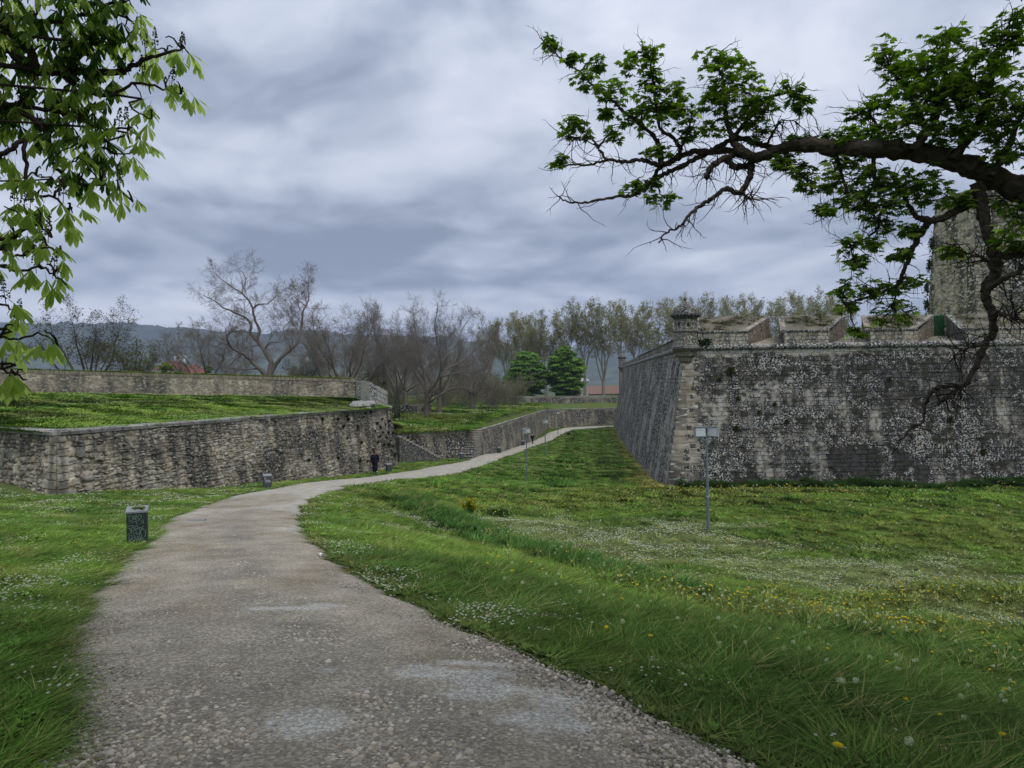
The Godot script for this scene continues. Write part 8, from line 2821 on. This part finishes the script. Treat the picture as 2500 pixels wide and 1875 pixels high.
func build_tower() -> void:
	var t_k := wall_tex(512, 640, 26.0, 32.0, 141, {"light": Color(0.33, 0.31, 0.25), "tan": Color(0.30, 0.26, 0.16), "dark": Color(0.08, 0.078, 0.065), "lichen": Color(0.42, 0.42, 0.37), "crust": 0.05, "speck": -0.05, "fs": 1.8, "moss": Color(0.06, 0.07, 0.025)})
	var m := stone_mat("keep_stone", t_k, null)
	var w := thing("high_bastion", "high weathered stone wall with a rounded edge rising behind the maple", "bastion")
	var a := Vector3(52.2, 22.2, -81.5)
	var FA := WallFace.new(a, Vector3(82, 22.2, -74), 0.06, Vector3(0, 0, 1))
	var FB := WallFace.new(Vector3(49.4, 21.6, -84), a, 0.06, Vector3(-0.6, 0, 1))
	var FC := WallFace.new(Vector3(49.4, 21.6, -84), Vector3(68, 21.6, -112), 0.06, Vector3(-1, 0, 0))
	var mb := MB.new()
	for f in [FA, FB, FC]:
		f.tex_w = 26.0
		f.tex_h = 32.0
	var k := arris(FA, FB)
	core(mb, FA, k[0], 0.0, 18.0, Color(0.75, 0.75, 0.72))
	var k3 := arris(FB, FC)
	core(mb, FB, k3[0], k[1], 18.0, Color(0.95, 0.95, 0.85))
	core(mb, FC, k3[1], 0.0, 18.0, Color(0.8, 0.8, 0.75))
	put("core", mb.mesh(), m, w)
	lay(FA, w, m, {"seed": 150, "row": Vector2(0.3, 0.45), "wide": Vector2(0.5, 1.1), "gap": 0.05, "jit": 0.04, "proud": Vector2(0.0, 0.09), "poly": 4, "k0": k[0], "wmax": 17.0, "single": 0, "tone": 0.35, "called": "stone", "land": false})
	var plants := MB.new()
	for i in 900:
		var q: Array = [[49.15, 14.0], [49.0, 11.5], [49.3, 16.5], [49.1, 9.3]][i % 4]
		var d := (rand_dir(rng) + Vector3(-0.7, -0.2, 0.3)).normalized()
		leaf_diamond(plants, Vector3(q[0] - 0.02 * i / 90.0 - (20.8 - q[1]) * 0.06, q[1] + rng.randfn() * 0.5, -83.9 + rng.randfn() * 0.25), d, d.cross(rand_dir(rng)).normalized(), rng.randf_range(0.15, 0.35), Color(0.035, 0.06, 0.02) * rng.randf_range(0.6, 1.4))
	put("wall_shrubs", plants.mesh(), M.leaf_small, w, "stuff")
	# grassy bank at its foot
	var pts := PackedVector3Array()
	for j in 10:
		for i in 24:
			var x := lerpf(40.0, 80.0, i / 23.0)
			var z := lerpf(-54.0, -80.5, j / 9.0)
			pts.append(Vector3(x, lerpf(4.4, 7.2 + 4.0 * clampf((x - 52.0) / 14.0, 0.0, 1.0), j / 9.0) + 0.4 * noise.get_noise_2d(x * 5.0, z * 5.0), z))
	put("grassy_bank", sheet(pts, 24), M.soil, null, "structure")
	var buf := PackedFloat32Array()
	for i in 1800:
		var k2 := rng.randi_range(0, 9 * 24 - 26)
		if k2 % 24 == 23:
			continue
		push(buf, Basis(Vector3.UP, rng.randf() * TAU).scaled(Vector3(1.3, rng.randf_range(0.2, 0.5), 1.3)), pts[k2].lerp(pts[k2 + 25], rng.randf()) + Vector3(rng.randf_range(-0.9, 0.9), 0, rng.randf_range(-0.3, 0.3)), Color(0.085, 0.175, 0.026) * rng.randf_range(0.7, 1.2))
	tag(many("bank_grass", tuft(36, 0.60, 0.028, 2, 0.5, 16), M.leaf_tinted, buf), "green grass on the bank below the high weathered wall", "grass")

func _ready() -> void:
	# camera
	var cam := Camera3D.new()
	cam.name = "camera"
	cam.position = Vector3(0, 1.6, 0)
	cam.rotation_degrees = Vector3(-0.55, 0, -0.7)
	cam.fov = 56.0
	cam.near = 0.05
	cam.far = 9000.0
	add_child(cam)
	cam.current = true
	shade_lut()
	noise.seed = 4
	noise.noise_type = FastNoiseLite.TYPE_SIMPLEX_SMOOTH
	noise.fractal_type = FastNoiseLite.FRACTAL_FBM
	noise.fractal_octaves = 2
	noise.frequency = 0.05
	rng.seed = 12
	# overcast daylight
	var env := Environment.new()
	env.background_mode = Environment.BG_SKY
	var sky := Sky.new()
	var pano := PanoramaSkyMaterial.new()
	pano.panorama = make_sky()
	sky.sky_material = pano
	env.sky = sky
	env.tonemap_mode = Environment.TONE_MAPPER_LINEAR
	env.tonemap_exposure = 1.18
	env.fog_enabled = true
	env.fog_density = 0.00016
	env.fog_light_color = Color(0.80, 0.87, 1.0)
	env.sdfgi_enabled = true
	env.ssao_enabled = true
	env.ssil_enabled = true
	var we := WorldEnvironment.new()
	we.name = "environment"
	we.environment = env
	add_child(we)
	var sun := DirectionalLight3D.new()
	sun.name = "sun"
	sun.rotation_degrees = Vector3(-62, 35, 0)
	sun.light_color = Color(1.0, 0.97, 0.93)
	sun.light_energy = 0.5
	sun.light_angular_distance = 40.0
	sun.shadow_enabled = true
	add_child(sun)
	# surfaces
	mat("plain", Color.WHITE, 0.9)
	var soil := mat("soil", Color.WHITE, 1.0, false, 0.1)
	soil.albedo_texture = grain_tex(512, 0.02, 0.4, 1.5, 5, Color(0.098, 0.128, 0.04))
	soil.uv1_triplanar = true
	soil.uv1_world_triplanar = true
	soil.uv1_scale = Vector3.ONE * 0.45
	var gv := mat("gravel", Color.WHITE, 0.95, true, 0.2)
	var pt := pebble_tex(1024, 3)
	gv.albedo_texture = pt[0]
	gv.uv1_triplanar = true
	gv.uv1_world_triplanar = true
	gv.uv1_scale = Vector3.ONE * 0.8
	gv.heightmap_enabled = true
	gv.heightmap_texture = pt[1]
	gv.heightmap_scale = 0.8
	mat("bark", Color.WHITE, 0.95, true, 0.15)
	var bn := mat("bark_near", Color.WHITE, 0.95, true, 0.2)
	bn.albedo_texture = grain_tex(256, 0.05, 0.35, 1.7, 8, Color(1, 0.95, 0.9))
	bn.uv1_triplanar = true
	bn.uv1_scale = Vector3(6, 2.5, 6)
	for q in [["leaf_small", Color.WHITE, true], ["leaf_tinted", Color.WHITE, true], ["maple_leaf", Color(0.15, 0.24, 0.03), false], ["maple_leaf_dark", Color(0.095, 0.17, 0.025), false], ["chestnut_leaf", Color(0.05, 0.10, 0.021), false], ["chestnut_leaf_dark", Color(0.036, 0.078, 0.018), false], ["chestnut_leaf_fresh", Color(0.07, 0.125, 0.025), false]]:
		var lm := mat(q[0], q[1], 0.7, q[2], 0.16)
		lm.backlight_enabled = true
		lm.backlight = Color(0.9, 1.0, 0.5)
	mat("metal", Color.WHITE, 0.55, true, 0.5)
	mat("cloth", Color.WHITE, 0.95, true, 0.2)
	mat("lamp_glass", Color.WHITE, 0.25, true, 0.5)
	mat("grass", Color.WHITE, 0.85, true, 0.08)
	path_tables()
	solve_land()
	build_ramparts()
	var ct := stone_mat("coping_tri", M.coping.albedo_texture, null)
	ct.uv1_triplanar = true
	ct.uv1_scale = Vector3.ONE / 8.0
	build_bastion()
	build_terrace_wall()
	build_land()
	build_trees()
	build_maple()
	build_chestnut()
	build_grass()
	build_lamps()
	build_boxes()
	build_wall_plants()
	build_people()
	build_town()
	build_tower()
